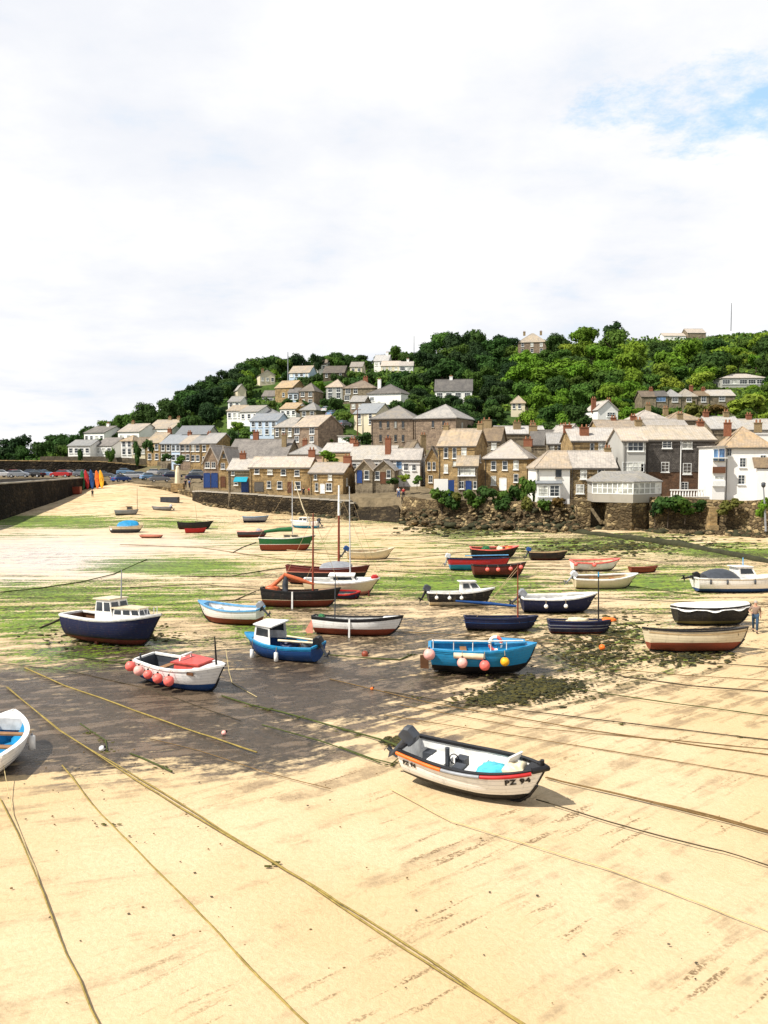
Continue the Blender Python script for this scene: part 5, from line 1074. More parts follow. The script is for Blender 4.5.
# ---- right half
h = Hull(6.8, 2.3, 1.05, .28, .04, .8, .08)
b, hl, sg = place('cabin_boat', 'white cabin cruiser with grey cockpit cover and blue bottom at the photo edge', 743, 592, 2, h, roll=-3)
h.build(b, bands([.34], ['midblue','white']), inner='white', rim='white', rimw=.12, floor=.5, deck_from=.5, strake=('cream',.02,.10))
cabin(b, h, .40, .62, .72, .78, 'white', 'white', 'wheelhouse', .3, wn=1); cover(h, b, .08, .40, .62, 'dgrey', 'cockpit_cover', drop=.0); m = MB(); m.tube([(h.X(.5),0,1.9),(h.X(.5),0,2.5)], .04, 6); m.build('aerial', pm('sky'), b); outboard(b, h, 75, 'black', 'black', 1.1)
for i, t in enumerate((.10,.26,.55)): fender(b, t, .25, .07, 'dgrey', ['small dark fender at the stern of the white cabin cruiser','small dark fender below the grey cover of the white cabin cruiser','small dark fender below the window of the white cabin cruiser'][i], True, group='dark fenders on the white cabin cruiser')
h = Hull(2.35, 1.05, .46, .25, .05, .78, .06); b, hl, sg = place('tender', 'small plain reddish-brown dinghy alone on the weed at right', 644, 572.5, 4, h, roll=-5)
h.build(b, bands([.1], ['darkred','rust']), inner='brown', rim='rust', rimw=.06, floor=.1, thwarts=((.5,.2),))
h = Hull(4.7, 1.75, .82, .35, .05, .76, .09); b, hl, sg = place('motor_boat', 'cream open motor boat with tan inside and white outboard at its stern', 606, 588, 3, h, roll=6)
h.build(b, bands([.12], ['grey','cream']), inner='tan', rim='white', rimw=.12, floor=.25, thwarts=((.3,.35),(.62,.35)), deck_from=.82, deck='cream'); outboard(b, h, 38, 'silver', 'grey', 1.05)
h = Hull(4.2, 1.55, .78, .30, .08, .72, .08); b, hl, sg = place('rowing_boat', 'white boat with pink-red gunwale and red fenders, near the outfall pipe', 596, 570, 6, h, roll=5)
h.build(b, bands([.14], ['darkred','white']), inner='cream', rim='pink', rimw=.09, floor=.25, strake=('palepink',.02,.10), thwarts=((.35,.25),(.65,.25)))
for t, l in ((.03,'red ball fender at the stern of the pink-railed white boat'),(.38,'red ball fender amidships on the pink-railed white boat')): fender(b, t, .10, .18, 'pink', l, group='fenders on the pink-railed white boat')
h = Hull(3.6, 1.5, .72, .22, .05, .76, .07); b, hl, sg = place('motor_dinghy', 'black dinghy with blue-covered outboard on the sand below the white harbour cottage', 549, 559.5, 2, h, roll=-4)
h.build(b, bands([.10], ['darkred','black']), inner='dgrey', rim='tan', rimw=.06, floor=.2, thwarts=((.4,.25),(.7,.25))); outboard(b, h, 20, 'midblue', 'dgrey', 1.0)
h = Hull(4.3, 1.6, .95, .28, .08, .74, .06); b, hl, sg = place('fishing_boat', 'dark red fishing boat with a row of pink ball fenders along its side', 500, 577, 4, h, roll=-4)
h.build(b, bands([.25], ['black','darkred']), inner='brown', rim='black', rimw=.08, floor=.35, thwarts=((.35,.25),), deck_from=.75, deck='brown')
for i, t in enumerate((.22,.42,.66,.87)): fender(b, t, .28, .17, 'pink', ['aftmost pink fender on the dark red fishing boat','second pink fender from the stern on the dark red fishing boat','third pink fender from the stern on the dark red fishing boat','pink fender nearest the bow of the dark red fishing boat'][i], group='fenders on the dark red fishing boat')
h = Hull(5.2, 1.8, 1.0, .10, .05, .8, .04); b, hl, sg = place('motor_boat', 'red topped boat with blue bottom, half hidden behind the dark red fishing boat', 480, 570, 3, h, roll=-4)
h.build(b, bands([.52], ['blue','red']), inner='dgrey', rim='navy', rimw=.09, floor=.4, thwarts=((.3,.25),)); outboard(b, h, 15, 'silver', 'grey', .95, y=-.25); m = MB(); m.tube([(h.X(.25),0,1.25),(h.X(.98),0,1.3)], .05, 6); m.build('spar', pm('sky'), b)
h = Hull(4.6, 1.7, .90, .30, .12, .72, .07); b, hl, sg = place('fishing_boat', 'black boat with red rim carrying green and red gear, farthest of its cluster', 495, 557.5, 3, h, roll=5)
h.build(b, bands([.2], ['darkred','black']), inner='brown', rim='pink', rimw=.07, floor=.3, thwarts=((.4,.25),)); bundle(b, (h.X(.3),0,.6), (.9,.9,.5), 'green', 'net_heap', 3); bundle(b, (h.X(.6),0,.6), (.7,.8,.5), 'cream', 'fish_box_heap', 9); bundle(b, (h.X(.78),0,.7), (.6,.6,.4), 'orange', 'float_heap', 6)
h = Hull(4.3, 1.65, .92, .30, .05, .78, .08); b, hl, sg = place('cabin_boat', 'black and white motor boat with white half-cabin and three white fenders', 462, 606, 4, h, roll=-4)
h.build(b, bands([.34], ['cream','black']), inner='white', rim='white', rimw=.10, floor=.3, deck_from=.72, strake=('white',.0,.07)); cabin(b, h, .48, .82, .74, .62, 'white', 'white', 'cuddy', .45, wn=2); outboard(b, h, 25, 'dgrey', 'black', 1.0)
for i, t in enumerate((.10,.28,.46)): fender(b, t, .30, .12, 'white', ['white fender by the stern of the black and white motor boat','middle white fender of the black and white motor boat','white fender under the cabin of the black and white motor boat'][i], group='fenders on the black and white motor boat')
h = Hull(4.7, 1.75, .95, .28, .04, .78, .08); b, hl, sg = place('motor_boat', 'black open motor boat with white rim, raised grey outboard and two round fenders', 560, 611.5, 3, h, roll=3)
h.build(b, bands([.16], ['navy','navy']), inner='white', rim='white', rimw=.12, floor=.3, thwarts=((.3,.3),(.6,.3)), deck_from=.85); outboard(b, h, 45, 'grey', 'dgrey', 1.1)
for i, t in enumerate((.26,.52)): fender(b, t, .38, .13, 'white', ['white fender nearer the stern of the black open motor boat','white fender amidships on the black open motor boat'][i], group='fenders on the black open motor boat')
h = Hull(4.0, 1.5, .72, .14, .05, .72, .05); b, hl, sg = place('sailing_dinghy', 'dark blue open sailing dinghy with bare wooden mast and blue furled sail', 502, 630, -2, h, roll=-4)
h.build(b, bands([.12], ['black','navy']), inner='dgrey', rim='navy', rimw=.08, floor=.2, thwarts=((.35,.25),(.7,.25)), strake=('midblue',.25,.29)); mast(b, h.X(.72), 3.4, .3, .05, 'rust'); m = MB(); m.tube([(h.X(.70),0,1.35),(h.X(.3),0,1.5),(h.X(-.1),0,1.62)], [.07,.10,.06], 7); m.build('furled_sail', pm('midblue'), b)
rope(b, [(h.X(.72),0,3.4),(h.X(.3),0,1.5)], .012); rope(b, [(h.X(.72),0,3.6),(h.X(.15),0,.75)], .012)
h = Hull(3.4, 1.4, .72, .10, .05, .72, .05); b, hl, sg = place('sailing_dinghy', 'small navy dinghy with white lines, dark mast and orange bag at its bow', 581, 633.5, -2, h, roll=-4)
h.build(b, bands([.14,.33,.37,.5,.53], ['darkred','navy','grey','navy','grey','navy']), inner='cream', rim='navy', rimw=.08, floor=.25, thwarts=((.4,.25),)); mast(b, h.X(.78), 3.1, .3, .045, 'black', ('blue',.08)); bundle(b, (h.X(.45),0,.62), (1.3,.7,.25), 'cream', 'sail_heap', 2); bundle(b, (h.X(.95),0,.72), (.8,.35,.18), 'orange', 'sail_bag', 5)
# blue fishing boat
h = Hull(4.65, 1.95, 1.12, .18, .05, .74, .05)
b, hl, sg = place('fishing_boat', 'bright blue fishing boat with pink and yellow ball fenders and a white rail', 484, 671, -3, h, roll=2)
h.build(b, bands([.44], ['black','blue']), inner='blue', rim='blue', rimw=.14, floor=.45, deck_from=.72, deck='blue', strake=('blue',.02,.14), thwarts=((.3,.3),))
cabin(b, h, .62, .93, .75, .16, 'blue', 'blue', 'cuddy', .8, win=False); m = MB(); m.tube([(h.X(.02),sg*.6,1.55),(h.X(.2),sg*.85,1.6),(h.X(.5),sg*.95,1.62),(h.X(.86),sg*.6,1.58)], .03, 6)
for t in (.03,.2,.38,.55,.7): m.tube([(h.X(t),sg*(h.w(t)-.08),1.1),(h.X(t),sg*(h.w(t)-.08),1.6)], .022, 5)
m.build('guard_rail', pm('white'), b); m = MB(); p = h.pt(.24,1); m.tube([(h.X(.20),sg*(h.w(.2)+.1),.98),(h.X(.48),sg*(h.w(.48)+.1),.96)], .13, 9); m.build('padded_roll', pm('cream'), b)
m = MB(); [m.tube([(h.X(.60)+.26*math.cos(a),sg*.55,1.42+.30*math.sin(a)) for a in np.linspace(q,q+1.15,6)], .075, 8) for q in (.2,3.3)]; m.build('lifebuoy', pm('pink'), b)
m = MB(); [m.tube([(h.X(.60)+.26*math.cos(a),sg*.55,1.42+.30*math.sin(a)) for a in np.linspace(q,q+1.9,8)], .075, 8) for q in (1.38,4.5)]; m.build('lifebuoy_panel', pm('white'), b)
m = MB(); m.slab([(h.X(0)-.04,-.03,.75),(h.X(0)-.42,-.03,.72),(h.X(0)-.40,-.03,.12),(h.X(0)-.02,-.03,.1)], .06); m.build('rudder', pm('brown'), b)
for i, (t, c, r, dr, l) in enumerate([(.0,'palepink',.26,.16,'big pale pink ball fender on the stern of the blue fishing boat'),(.28,'palepink',.23,.42,'salmon pink ball fender amidships on the blue fishing boat'),(.49,'pink',.23,.52,'red-pink ball fender hanging lowest on the blue fishing boat'),(.68,'yellow',.20,.42,'yellow ball fender on the blue fishing boat')]):
    fender(b, t, dr, r, c, l, group='ball fenders on the blue fishing boat')
h = Hull(4.45, 1.6, .95, .18, .10, .68, .04); b, hl, sg = place('covered_boat', 'black boat under a white scalloped cover behind the walking man', 714, 624, 3, h, roll=-6)
h.build(b, bands([.22], ['olive','black']), inner='dgrey', rim='black', rimw=.08, floor=.3); cover(h, b, .0, .97, .32, 'white', 'boat_cover', scallop=.12, drop=.12)
h = Hull(5.0, 1.75, 1.02, .16, .12, .62, .04); b, hl, sg = place('rowing_boat', 'long white rowing boat with red bottom and black gunwale by the walking man', 699, 651, 1, h, roll=-8)
h.build(b, bands([.46], ['antired','cream']), inner='cream', rim='black', rimw=.12, floor=.4, strake=('tan',.12,.20), thwarts=((.3,.25),(.5,.25),(.72,.25)))
# ---- skips and boxes on the upper beach
def crate(name, label, x, y, w, h_, d, mt, cat):
    g = G(x, y); root = empty(name, g); tag(root, label, cat); s = g[1]/F; W, Hh = w*s, h_*s
    m = MB(); m.box((0,0,.06),(W,d,.12)); [m.box((0,sy*(d/2-.04),Hh/2+.06),(W,.08,Hh-.001)) for sy in (-1,1)]; m.build('body', MATS[mt], root)
    m = MB(); [m.box((sx*(W/2+.045),0,Hh/2+.06),(.085,d+.02,Hh+.05)) for sx in (-1,1)]; m.box((0,0,Hh*.8),(W-.02,d-.17,.05)); m.build('end_board', MATS[mt], root)
crate('skip', 'dark open skip on the upper beach near the small grey dinghy', 170, 502.5, 16, 5, 1.6, 'coat_dgrey', 'skip')
crate('wooden_bin', 'reddish-brown bin standing against the end of the pier', 76, 494, 9, 7, 1.2, 'coat_rust', 'bin')
crate('stone_trough', 'tan boxy trough on the rocks at the top of the slipway', 401, 503, 12, 5, 1.2, 'stone_warm', 'trough')
# ------------------------------------------------------------------ ropes and floats on the sand
def ground_rope(name, label, pix, r, mt, strands=1, sag=.05, weed=None, group=None, lift0=0., lift1=0.):
    pts = []; pix = list(pix); (xa, ya), (xb, yb) = pix[-2:]
    if xb >= 780: pix.append((1050, yb+(yb-ya)/(xb-xa)*(1050-xb)))   # the far ends lie outside the photo
    for (x, y), (x2, y2) in zip(pix[:-1], pix[1:]):
        n = max(2, int(math.hypot(x2-x, y2-y)/14))
        for k in range(n): pts.append(G(x+(x2-x)*k/n, y+(y2-y)*k/n))
    pts.append(G(*pix[-1])); n = len(pts); root = None; m = MB()
    ph = random.uniform(0, 9)
    for s in range(strands):
        q = []
        for i, p in enumerate(pts):
            a = (s-(strands-1)/2)*.10*(1+.8*math.sin(i*.35+ph)); t = i/(n-1)
            q.append((p[0]+a+sag*mnoise.noise(Vector((i*.45,ph,s))), p[1]+sag*mnoise.noise(Vector((i*.45,ph+5,s))), p[2]+r*.8+.03+lift0*max(0,1-t*3)**1.5+lift1*max(0,(t-.66)*3)**1.5))
        m.tube(q, [r*random.uniform(.8,1.2) for _ in q], 5)
    root = m.build(name, MATS[mt]); tag(root, label, 'rope', group)
    if weed:
        w = MB()
        for i in range(0, n, 1):
            if random.random() < weed:
                p = pts[i]
                for _ in range(9): w.ball((p[0]+random.gauss(0,.13), p[1]+random.gauss(0,.09), p[2]+.02), random.uniform(.015,.04), 0, 5, 3, (random.uniform(1,3),1.2,.5), .35)
        if w.v: tag(w.build('rope_weed', MATS['weed_green'], root), kind='stuff')
    return root
plain('rope_yellow', (.27,.20,.055), .85, .4, 8); plain('rope_green', (.06,.075,.018), .9, .4, 8); plain('rope_dark', (.06,.045,.025), .9, .4, 8); plain('rope_pale', (.50,.40,.20), .85, .2, 8); plain('rope_brown', (.17,.105,.04), .9, .35, 8); plain('weed_green', (.075,.075,.014), .9, .4, 5)
RP = [
 ('longest double yellow rope running from beside the dinghy to the bottom of the sand', [(7,688),(60,732),(100,757),(185,810),(220,832),(300,880),(384,935),(460,985),(522,1026),(600,1080)], .026, 'rope_yellow', 2, .10),
 ('single yellow rope lying between the double rope and the thin left rope', [(62,767),(100,815),(150,865),(210,927),(250,970),(306,1026),(350,1075)], .028, 'rope_yellow', 1, .06),
 ('thin yellow rope in the corner below the cut dinghy', [(0,800),(25,850),(60,940),(98,1026),(120,1070)], .022, 'rope_yellow', 1, .03),
 ('bright yellow rope over the dark mud below the boat with pink fenders', [(25,669),(65,687),(100,699),(135,712),(200,735),(257,754)], .04, 'rope_yellow', 1, 0),
 ('thick weedy dark rope leading from the boat with pink fenders to PZ 94', [(222,697),(250,706),(280,713),(330,727),(384,742),(402,749)], .045, 'rope_green', 1, .5),
 ('thin weedy rope on the mud below the thick weedy rope', [(262,726),(320,742),(380,764)], .028, 'rope_green', 1, .3),
 ('dark mooring rope curving from the bow of the blue fishing boat', [(533,647),(569,667),(624,680),(690,687),(800,695)], .035, 'rope_dark', 1, .1, .3),
 ('dark rope crossing the weed patch below the blue fishing boat', [(384,692),(450,703),(534,713),(650,727),(800,745)], .026, 'rope_dark', 1, .1),
 ('brown rope straight across the sand behind PZ 94', [(330,680),(430,704),(534,722),(594,732),(700,747),(800,760)], .026, 'rope_brown', 1, .05),
 ('olive rope starting at the right end of the weed patch', [(575,690),(664,703),(800,721)], .026, 'rope_green', 1, .05),
 ('brown mooring rope from the bow of PZ 94 to the right', [(546,779),(580,787),(624,797),(704,816),(800,842)], .03, 'rope_brown', 2, 0),
 ('thin dark rope emerging from under PZ 94', [(536,801),(609,823),(665,839),(724,853),(800,877)], .022, 'rope_dark', 1, 0),
 ('faint pale rope across the empty sand below PZ 94', [(390,790),(449,822),(509,840),(609,871),(700,905),(800,945)], .018, 'rope_pale', 1, 0),
 ('dark rope left from the stern of PZ 94', [(402,757),(392,765),(372,760),(340,748)], .024, 'rope_green', 1, .2),
 ('weedy rope strung below the navy dinghy with the orange bag', [(530,643),(560,645),(605,641),(613,638)], .035, 'rope_dark', 1, .2),
 ('dark straight rope in front of the long white rowing boat', [(569,653),(650,660),(800,670)], .028, 'rope_dark', 1, .1),
 ('thin brown rope on the sand one step nearer than the straight dark rope', [(590,668),(680,676),(800,683)], .022, 'rope_brown', 1, .05),
 ('weedy rope climbing from the left edge to the bright green weed', [(-20,595),(40,589),(80,583),(113,575),(147,560)], .055, 'rope_green', 1, .4),
 ('dark mooring chain running from the stern of the navy cabin boat', [(64,618),(52,624),(40,629)], .06, 'rope_dark', 1, .2),
 ('weedy rope from the outboard of the blue canopy boat to the orange float', [(313,654),(340,657),(365,659),(400,661),(412,655)], .045, 'rope_green', 1, .4),
 ('short pale rope dropping from the bow of the boat with pink fenders', [(226,667),(232,684),(257,698)], .020, 'rope_pale', 1, 0, .75),
 ('thin white painter hanging from the cut dinghy', [(2,772),(12,815),(40,885)], .012, 'rope_pale', 1, 0, .5),
 ('dark mooring rope left of the green sailing boat', [(233,553),(242,548),(256,543)], .06, 'rope_dark', 1, .2),
 ('dark rope behind the lugger leading to the dark brown sailing boat', [(180,577),(230,577),(265,571),(290,568)], .05, 'rope_dark', 1, .2),
 ('weedy mooring rope just left of the lugger', [(205,603),(235,601),(256,592)], .05, 'rope_dark', 1, .3),
 ('long dark rope across the sand behind the black open motor boat', [(440,592),(520,595),(640,601),(800,606)], .035, 'rope_dark', 1, .15),
 ('dark rope beyond the white cabin yacht across the green weed', [(380,571),(470,577),(600,583),(700,596)], .04, 'rope_green', 1, .2),
 ('dark rope across the sand in front of the black covered boat', [(530,628),(640,641),(680,642)], .026, 'rope_brown', 1, .1),
 ('dark rope across the mud left of the blue canopy boat', [(60,655),(120,664),(150,666)], .045, 'rope_green', 1, .6),
 ('brown rope running over dark mud toward the pink float', [(150,740),(200,752),(260,772),(330,790)], .018, 'rope_brown', 1, 0),
 ('weedy rope end in the mud beside the white float', [(80,725),(105,742),(107,752)], .03, 'rope_green', 1, .5),
 ('short weedy rope end lying at the edge of the dark mud', [(130,755),(150,763),(172,773)], .035, 'rope_green', 1, .5),
 ('dark rope crossing the sand in front of the weathered grey-brown boat', [(120,545),(200,548),(262,557),(330,566)], .04, 'rope_brown', 1, .1),
 ('dark rope on the pale sand near the cream open dinghy', [(300,575),(330,566),(400,560),(470,552)], .03, 'rope_brown', 1, .1),

 ('dark taut line on the sand from below PZ 94 stern toward the right edge', [(384,716),(560,744),(800,783)], .02, 'rope_brown', 1, 0),
 ('dark line across the sand just beyond the black and white motor boat', [(400,566),(560,570),(720,578)], .03, 'rope_dark', 1, 0),
 ('dark line among green weed beyond the boat with sky blue gunwale', [(130,588),(200,585),(262,590)], .035, 'rope_dark', 1, .1),
 ('thin dark line in the weed behind the navy cabin boat', [(165,606),(190,603),(262,599)], .03, 'rope_dark', 1, .1),
 ('thin dark line on the sand just behind the bright blue fishing boat', [(390,632),(540,640),(640,646)], .022, 'rope_brown', 1, 0),
 ('taut brown line under the weed patch, nearest of the parallel lines there', [(400,706),(520,728),(680,742),(800,753)], .018, 'rope_brown', 1, 0),
 ('dark line running along the foot of the outfall pipe', [(420,541),(520,549),(640,560),(780,580)], .03, 'rope_dark', 1, .1),
 ('dark line on the wet sand in front of the navy cabin boat', [(0,664),(70,672),(150,690),(240,722)], .022, 'rope_dark', 1, .1),
]
for r_ in RP: ground_rope('mooring_rope', r_[0], r_[1], r_[2]*.82, r_[3], r_[4], .035, r_[5]*.6, 'mooring ropes lying on the sand', *(r_[6:7]))
def float_(px, py, r, col, label):
    g = G(px, py); root = empty('mooring_float', (g[0],g[1],g[2]+r*.85)); tag(root, label, 'float', 'floats lying on the sand')
    m = MB(); m.ball((0,0,0), r, nu=14, nv=10, sc=(1,1,.95)); m.build('float_ball', pm(col), root); m = MB(); m.tube([(r*.8,0,.05),(r*1.25,0,.06)], [.05,.035], 6); m.build('float_eye', pm('black'), root)
for a in [(102,751,.10,'white','small white float on the dark mud near the cut dinghy'),(224,735,.09,'palepink','small pink float at the edge of the dark mud'),(365,657,.17,'antired','dull red float on the weedy rope near the blue canopy boat'),(602,650,.16,'orange','orange float on the weed behind the blue fishing boat'),(431,604,.13,'white','white float right of the white yacht on the sand'),(372,690,.07,'orange','tiny orange float below the white boat with the mizzen mast')]: float_(*a)
# weed clumps: nobody could count the fronds
m = MB()
for (cx, cy, rx, ry, s) in [(540,690,42,11,1),(600,655,50,22,.5),(500,702,35,6,.6),(610,632,40,14,.4),(400,746,14,4,.4),(120,640,80,12,.3),(690,660,50,8,.3),(475,532,70,6,.5),(640,548,110,7,.6)]:
    for _ in range(int(900*s)):
        x, y = random.gauss(cx, rx*.5), random.gauss(cy, ry*.5); d = 9.5*F/max(20, y-460)
        X_ = (x-384)/F*d; z = float(zs(X_, d)); sz = random.uniform(.02,.065)*d/30
        m.ball((X_, d, z+.02), sz, random.choice((0,1)), 5, 3, (random.uniform(1,2.6),random.uniform(.8,1.4),.5), .4)
o = m.build('seaweed', [plain('weed_olive', (.075,.065,.015), .9, .4, 5), MATS['wrack']]); tag(o, 'olive seaweed scattered in clumps over the sand', 'seaweed', kind='stuff')
m = MB()
for _ in range(170):
    x, y = random.choice([(random.gauss(90,60),random.gauss(780,35)),(random.gauss(250,150),random.gauss(800,90)),(random.uniform(0,768),random.uniform(700,1030))])
    g0 = 9.5*F/(y-460); X_ = (x-384)/F*g0; sz = random.uniform(.008,.03); m.ball((X_, g0, float(zs(X_,g0))+.015), sz, random.choice((0,1)), 6, 4, (1.3,1,.6), .25)
o = m.build('pebbles', [MATS['rope_brown'], MATS['stone_dark']]); tag(o, 'small dark pebbles and weed scraps dotted over the near sand', 'pebbles', kind='stuff')
# ------------------------------------------------------------------ cars
tinted('car_paint', .3, .15); glass('car_glass', (.03,.04,.05)); plain('tyre', (.02,.02,.02), .9); plain('car_rim', (.45,.45,.46), .4); plain('lamp_clear', (.7,.7,.68), .2); plain('lamp_red', (.4,.02,.02), .3)
def car_proto():
    root = empty('parked_car', (0,0,0)); L_, W = 4.1, 1.7
    prof = [(-2.05,.35),(-2.05,.85),(-1.75,.95),(-1.55,1.0),(1.0,.98),(1.75,.82),(2.03,.66),(2.05,.35)]
    m = MB(); n = len(prof); secs = [(-W/2,.0),(-W/2+.12,.06),(W/2-.12,.06),(W/2,.0)]
    vs = [(x*(1-(0 if i in (1,2) else .02)), y, z+(dz if z > .5 else 0)) for i, (y, dz) in enumerate(secs) for (x, z) in prof]
    fs = [(i*n+j, (i+1)*n+j, (i+1)*n+(j+1)%n, i*n+(j+1)%n) for i in range(3) for j in range(n)]+[tuple(range(n)), tuple(reversed(range(3*n,4*n)))]
    m.add(vs, fs); m.add([(-1.25,-.62,1.44),(.25,-.62,1.44),(.25,.62,1.44),(-1.25,.62,1.44),(-1.25,-.62,1.50),(.2,-.6,1.50),(.2,.6,1.50),(-1.25,.6,1.50)], [(0,1,5,4),(1,2,6,5),(2,3,7,6),(3,0,4,7),(4,5,6,7),(3,2,1,0)]); m.build('body', MATS['car_paint'], root)
    m = MB(); A = [(-1.85,-.74,.97),(1.0,-.74,.97),(1.0,.74,.97),(-1.85,.74,.97)]; B_ = [(-1.3,-.62,1.45),(.3,-.62,1.45),(.3,.62,1.45),(-1.3,.62,1.45)]; m.add(A+B_, [(0,1,5,4),(1,2,6,5),(2,3,7,6),(3,0,4,7)]); m.build('windows', MATS['car_glass'], root)
    for x in (-1.28,1.3):
        for y in (-.78,.78):
            m = MB(); m.tube([(x,y-.1,.31),(x,y+.1,.31)], .31, 14); w = m.build('wheel', MATS['tyre'], root); m = MB(); sg = 1 if y > 0 else -1; m.tube([(x,y+sg*.1,.31),(x,y+sg*.115,.31)], .19, 10); m.build('rim', MATS['car_rim'], w)
    for y in (-.6,.6):
        m = MB(); m.box((2.02,y,.68),(.1,.36,.14)); m.build('headlight', MATS['lamp_clear'], root); m = MB(); m.box((-2.03,y,.78),(.08,.28,.16)); m.build('tail_lamp', MATS['lamp_red'], root)
    return root
CARC = dict(white=(.6,.6,.6,1), red=(.40,.012,.012,1), silver=(.24,.26,.29,1), black=(.015,.015,.018,1), blue=(.02,.06,.22,1), lightblue=(.18,.32,.50,1), grey=(.13,.14,.16,1), navy=(.015,.025,.07,1))
CARS = [(2,475.5,178,'white',15,'white car, cut by the photo edge on the pier'),(11,475.8,180,'red',200,'dark red car beside the white one on the pier'),(19,476.2,176,'silver',12,'silver car just past the dark red one on the pier'),(28,474.5,186,'navy',190,'navy car standing behind the silver one on the pier'),(35,476,178,'black',160,'black car in the middle of the pier row'),
 (45,475.8,179,'lightblue',15,'pale blue car between the black and red cars on the pier'),(61,476,178,'red',175,'bright red car on the pier near the kayaks'),(70,475,184,'black',10,'black car behind the bright red one near the kayaks'),(83,476.5,182,'silver',20,'silver car half hidden behind the kayaks'),(104,478,186,'grey',15,'grey car right behind the orange kayak'),
 (121,482,180,'blue',55,'bright blue car tilted toward the beach head'),(126,475,196,'lightblue',20,'pale blue car in the back row of the car park'),(133,479,186,'white',25,'white car just right of the tilted blue car'),(141,478.5,188,'silver',20,'silver car next to the white one in the car park'),(150,480,184,'lightblue',35,'light blue car in the middle of the car park'),(160,482,180,'grey',20,'dark grey car behind the low tan wall'),
 (156,475.5,198,'white',15,'white van-like car in the back row below the terrace'),(166,475.5,196,'silver',20,'silver car in the back row left of the stone pillar'),(172,479,186,'navy',30,'navy car directly left of the stone pillar'),(196,480.5,176,'navy',20,'navy car between the stone pillar and the boathouse'),(199,476.5,188,'silver',25,'silver car behind the navy one near the boathouse'),
 (328,412.5,225,'white',60,'white car uppermost on the sloping village street'),(333,417,216,'lightblue',60,'pale blue car second from the top on the village street'),(338,421.5,209,'silver',60,'silver car third down the sloping village street'),(344,427,201,'grey',60,'grey car lowest on the sloping village street')]
proto = car_proto()
for i, (x, y, D, c, a, lb) in enumerate(CARS):
    o = proto if i == 0 else copy_tree(proto)
    p = P(x, y, D); z = float(zl(p[0], p[1])) if i >= 21 else min(p[2], 6.0) if x < 115 else p[2]
    if i >= 21: z = p[2]; PADS.append((p[0], p[1], z, 2.2, z-float(table(LANDC, uof(p[0],p[1]), p[1]))))
    if 115 <= x < 215: PADS.append((p[0], p[1], z, 2.0, z-float(table(LANDC, uof(p[0],p[1]), p[1]))))
    o.location = (p[0], p[1], z+.02); o.rotation_euler = (0,0,R(a)); tag(o, lb, 'car', 'cars in the car park and on the pier' if i < 21 else 'cars on the sloping street')
    for ch in KIDSOF(o):
        if ch.name.startswith('body'): ch.color = CARC[c]
# ------------------------------------------------------------------ kayaks on end
for i, (x, c, ln, lb) in enumerate([(83.5,'green',-6,'dark green kayak on end, leftmost of the upright kayaks'),(88,'red',-9,'red kayak on end between the green and purple ones'),(93,'midblue',-8,'purple-blue kayak on end in the middle of the row'),(98,'orange',-6,'orange kayak on end beside the purple-blue one'),(102.5,'yellow',-8,'amber kayak on end, last of the upright kayaks')]):
    g = P(x, 488.5, 171); z = float(zs(g[0], g[1])); root = empty('kayak', (g[0],g[1],z), 0); tag(root, lb, 'kayak', 'kayaks stood on end on the beach'); root.rotation_euler = (R(-8), R(ln), 0)
    m = MB(); n = 14; vs = []; k = 10; Lk = 3.9-.25*(i > 2)
    for a in range(n+1):
        t = a/n; w = .47*math.sin(math.pi*min(1,max(.02,t)))**.55; zz = Lk*t; bow = .25*(2*t-1)**2
        for j in range(k):
            th = 2*math.pi*j/k; vs.append((w*math.cos(th), .16*math.sin(th)*(w/.36)**.5-bow, zz))
    m.add(vs, [(a*k+j, a*k+(j+1)%k, (a+1)*k+(j+1)%k, (a+1)*k+j) for a in range(n) for j in range(k)]+[tuple(reversed(range(k))), tuple(range(n*k,(n+1)*k))], 0, True); kb = m.build('hull', pm(c), root)
    m = MB(); m.tube([(.21*math.cos(a), -.17, Lk*.46+.42*math.sin(a)) for a in np.linspace(0, 6.283, 15)], .03, 5); m.build('cockpit_rim', pm('black'), root)
# ------------------------------------------------------------------ posts, poles, pillar, lamp
def pole(name, label, x, yb, yt, D, r, mt, cat, arms=0):
    b = P(x, yb, D); t = P(x, yt, D); root = empty(name, b); tag(root, label, cat); h_ = t[2]-b[2]
    m = MB(); m.tube([(0,0,-1.5),(0,0,h_*.5),(0,0,h_)], [r,r*.85,r*.6], 8); m.build('pole_shaft', MATS[mt], root)
    for i in range(arms): m = MB(); m.box((0,-.1,h_-.4-i*.7),(1.6,.1,.12)); m.build('crossarm', MATS[mt], root)
    return root
pole('telegraph_pole','dark telegraph pole beside the steep slate-roofed house',357.5,442,408,197,.14,'paint_brown','pole',1)
pole('radio_mast','tall thin grey mast on the skyline above the light blue house',288,378,352,330,.22,'coat_grey','mast')
pole('radio_mast','thin mast on the wooded skyline above the upper white houses',414,360,336,370,.16,'coat_grey','mast'); pole('radio_mast','thin mast on the skyline above the trees at the right',731,328,303,470,.22,'coat_dgrey','mast')
pole('telegraph_pole','dark telegraph pole between the school and the sloping street',363,446,414,186,.13,'coat_dgrey','pole',1)
pl = P(178,486,168); root = empty('stone_pillar', pl); tag(root, 'pale tapering stone pillar at the edge of the car park', 'pillar'); m = MB(); m.box((0,0,-.3),(2.3,2.0,1.6)); m.build('plinth', MATS['stone_warm'], root); m = MB(); m.tube([(0,0,.5),(0,0,2.6),(0,0,3.4)], [.62,.5,.36], 8, sm=False); m.ball((0,0,3.5), .36); m.build('shaft', MATS['cream_render'], root)
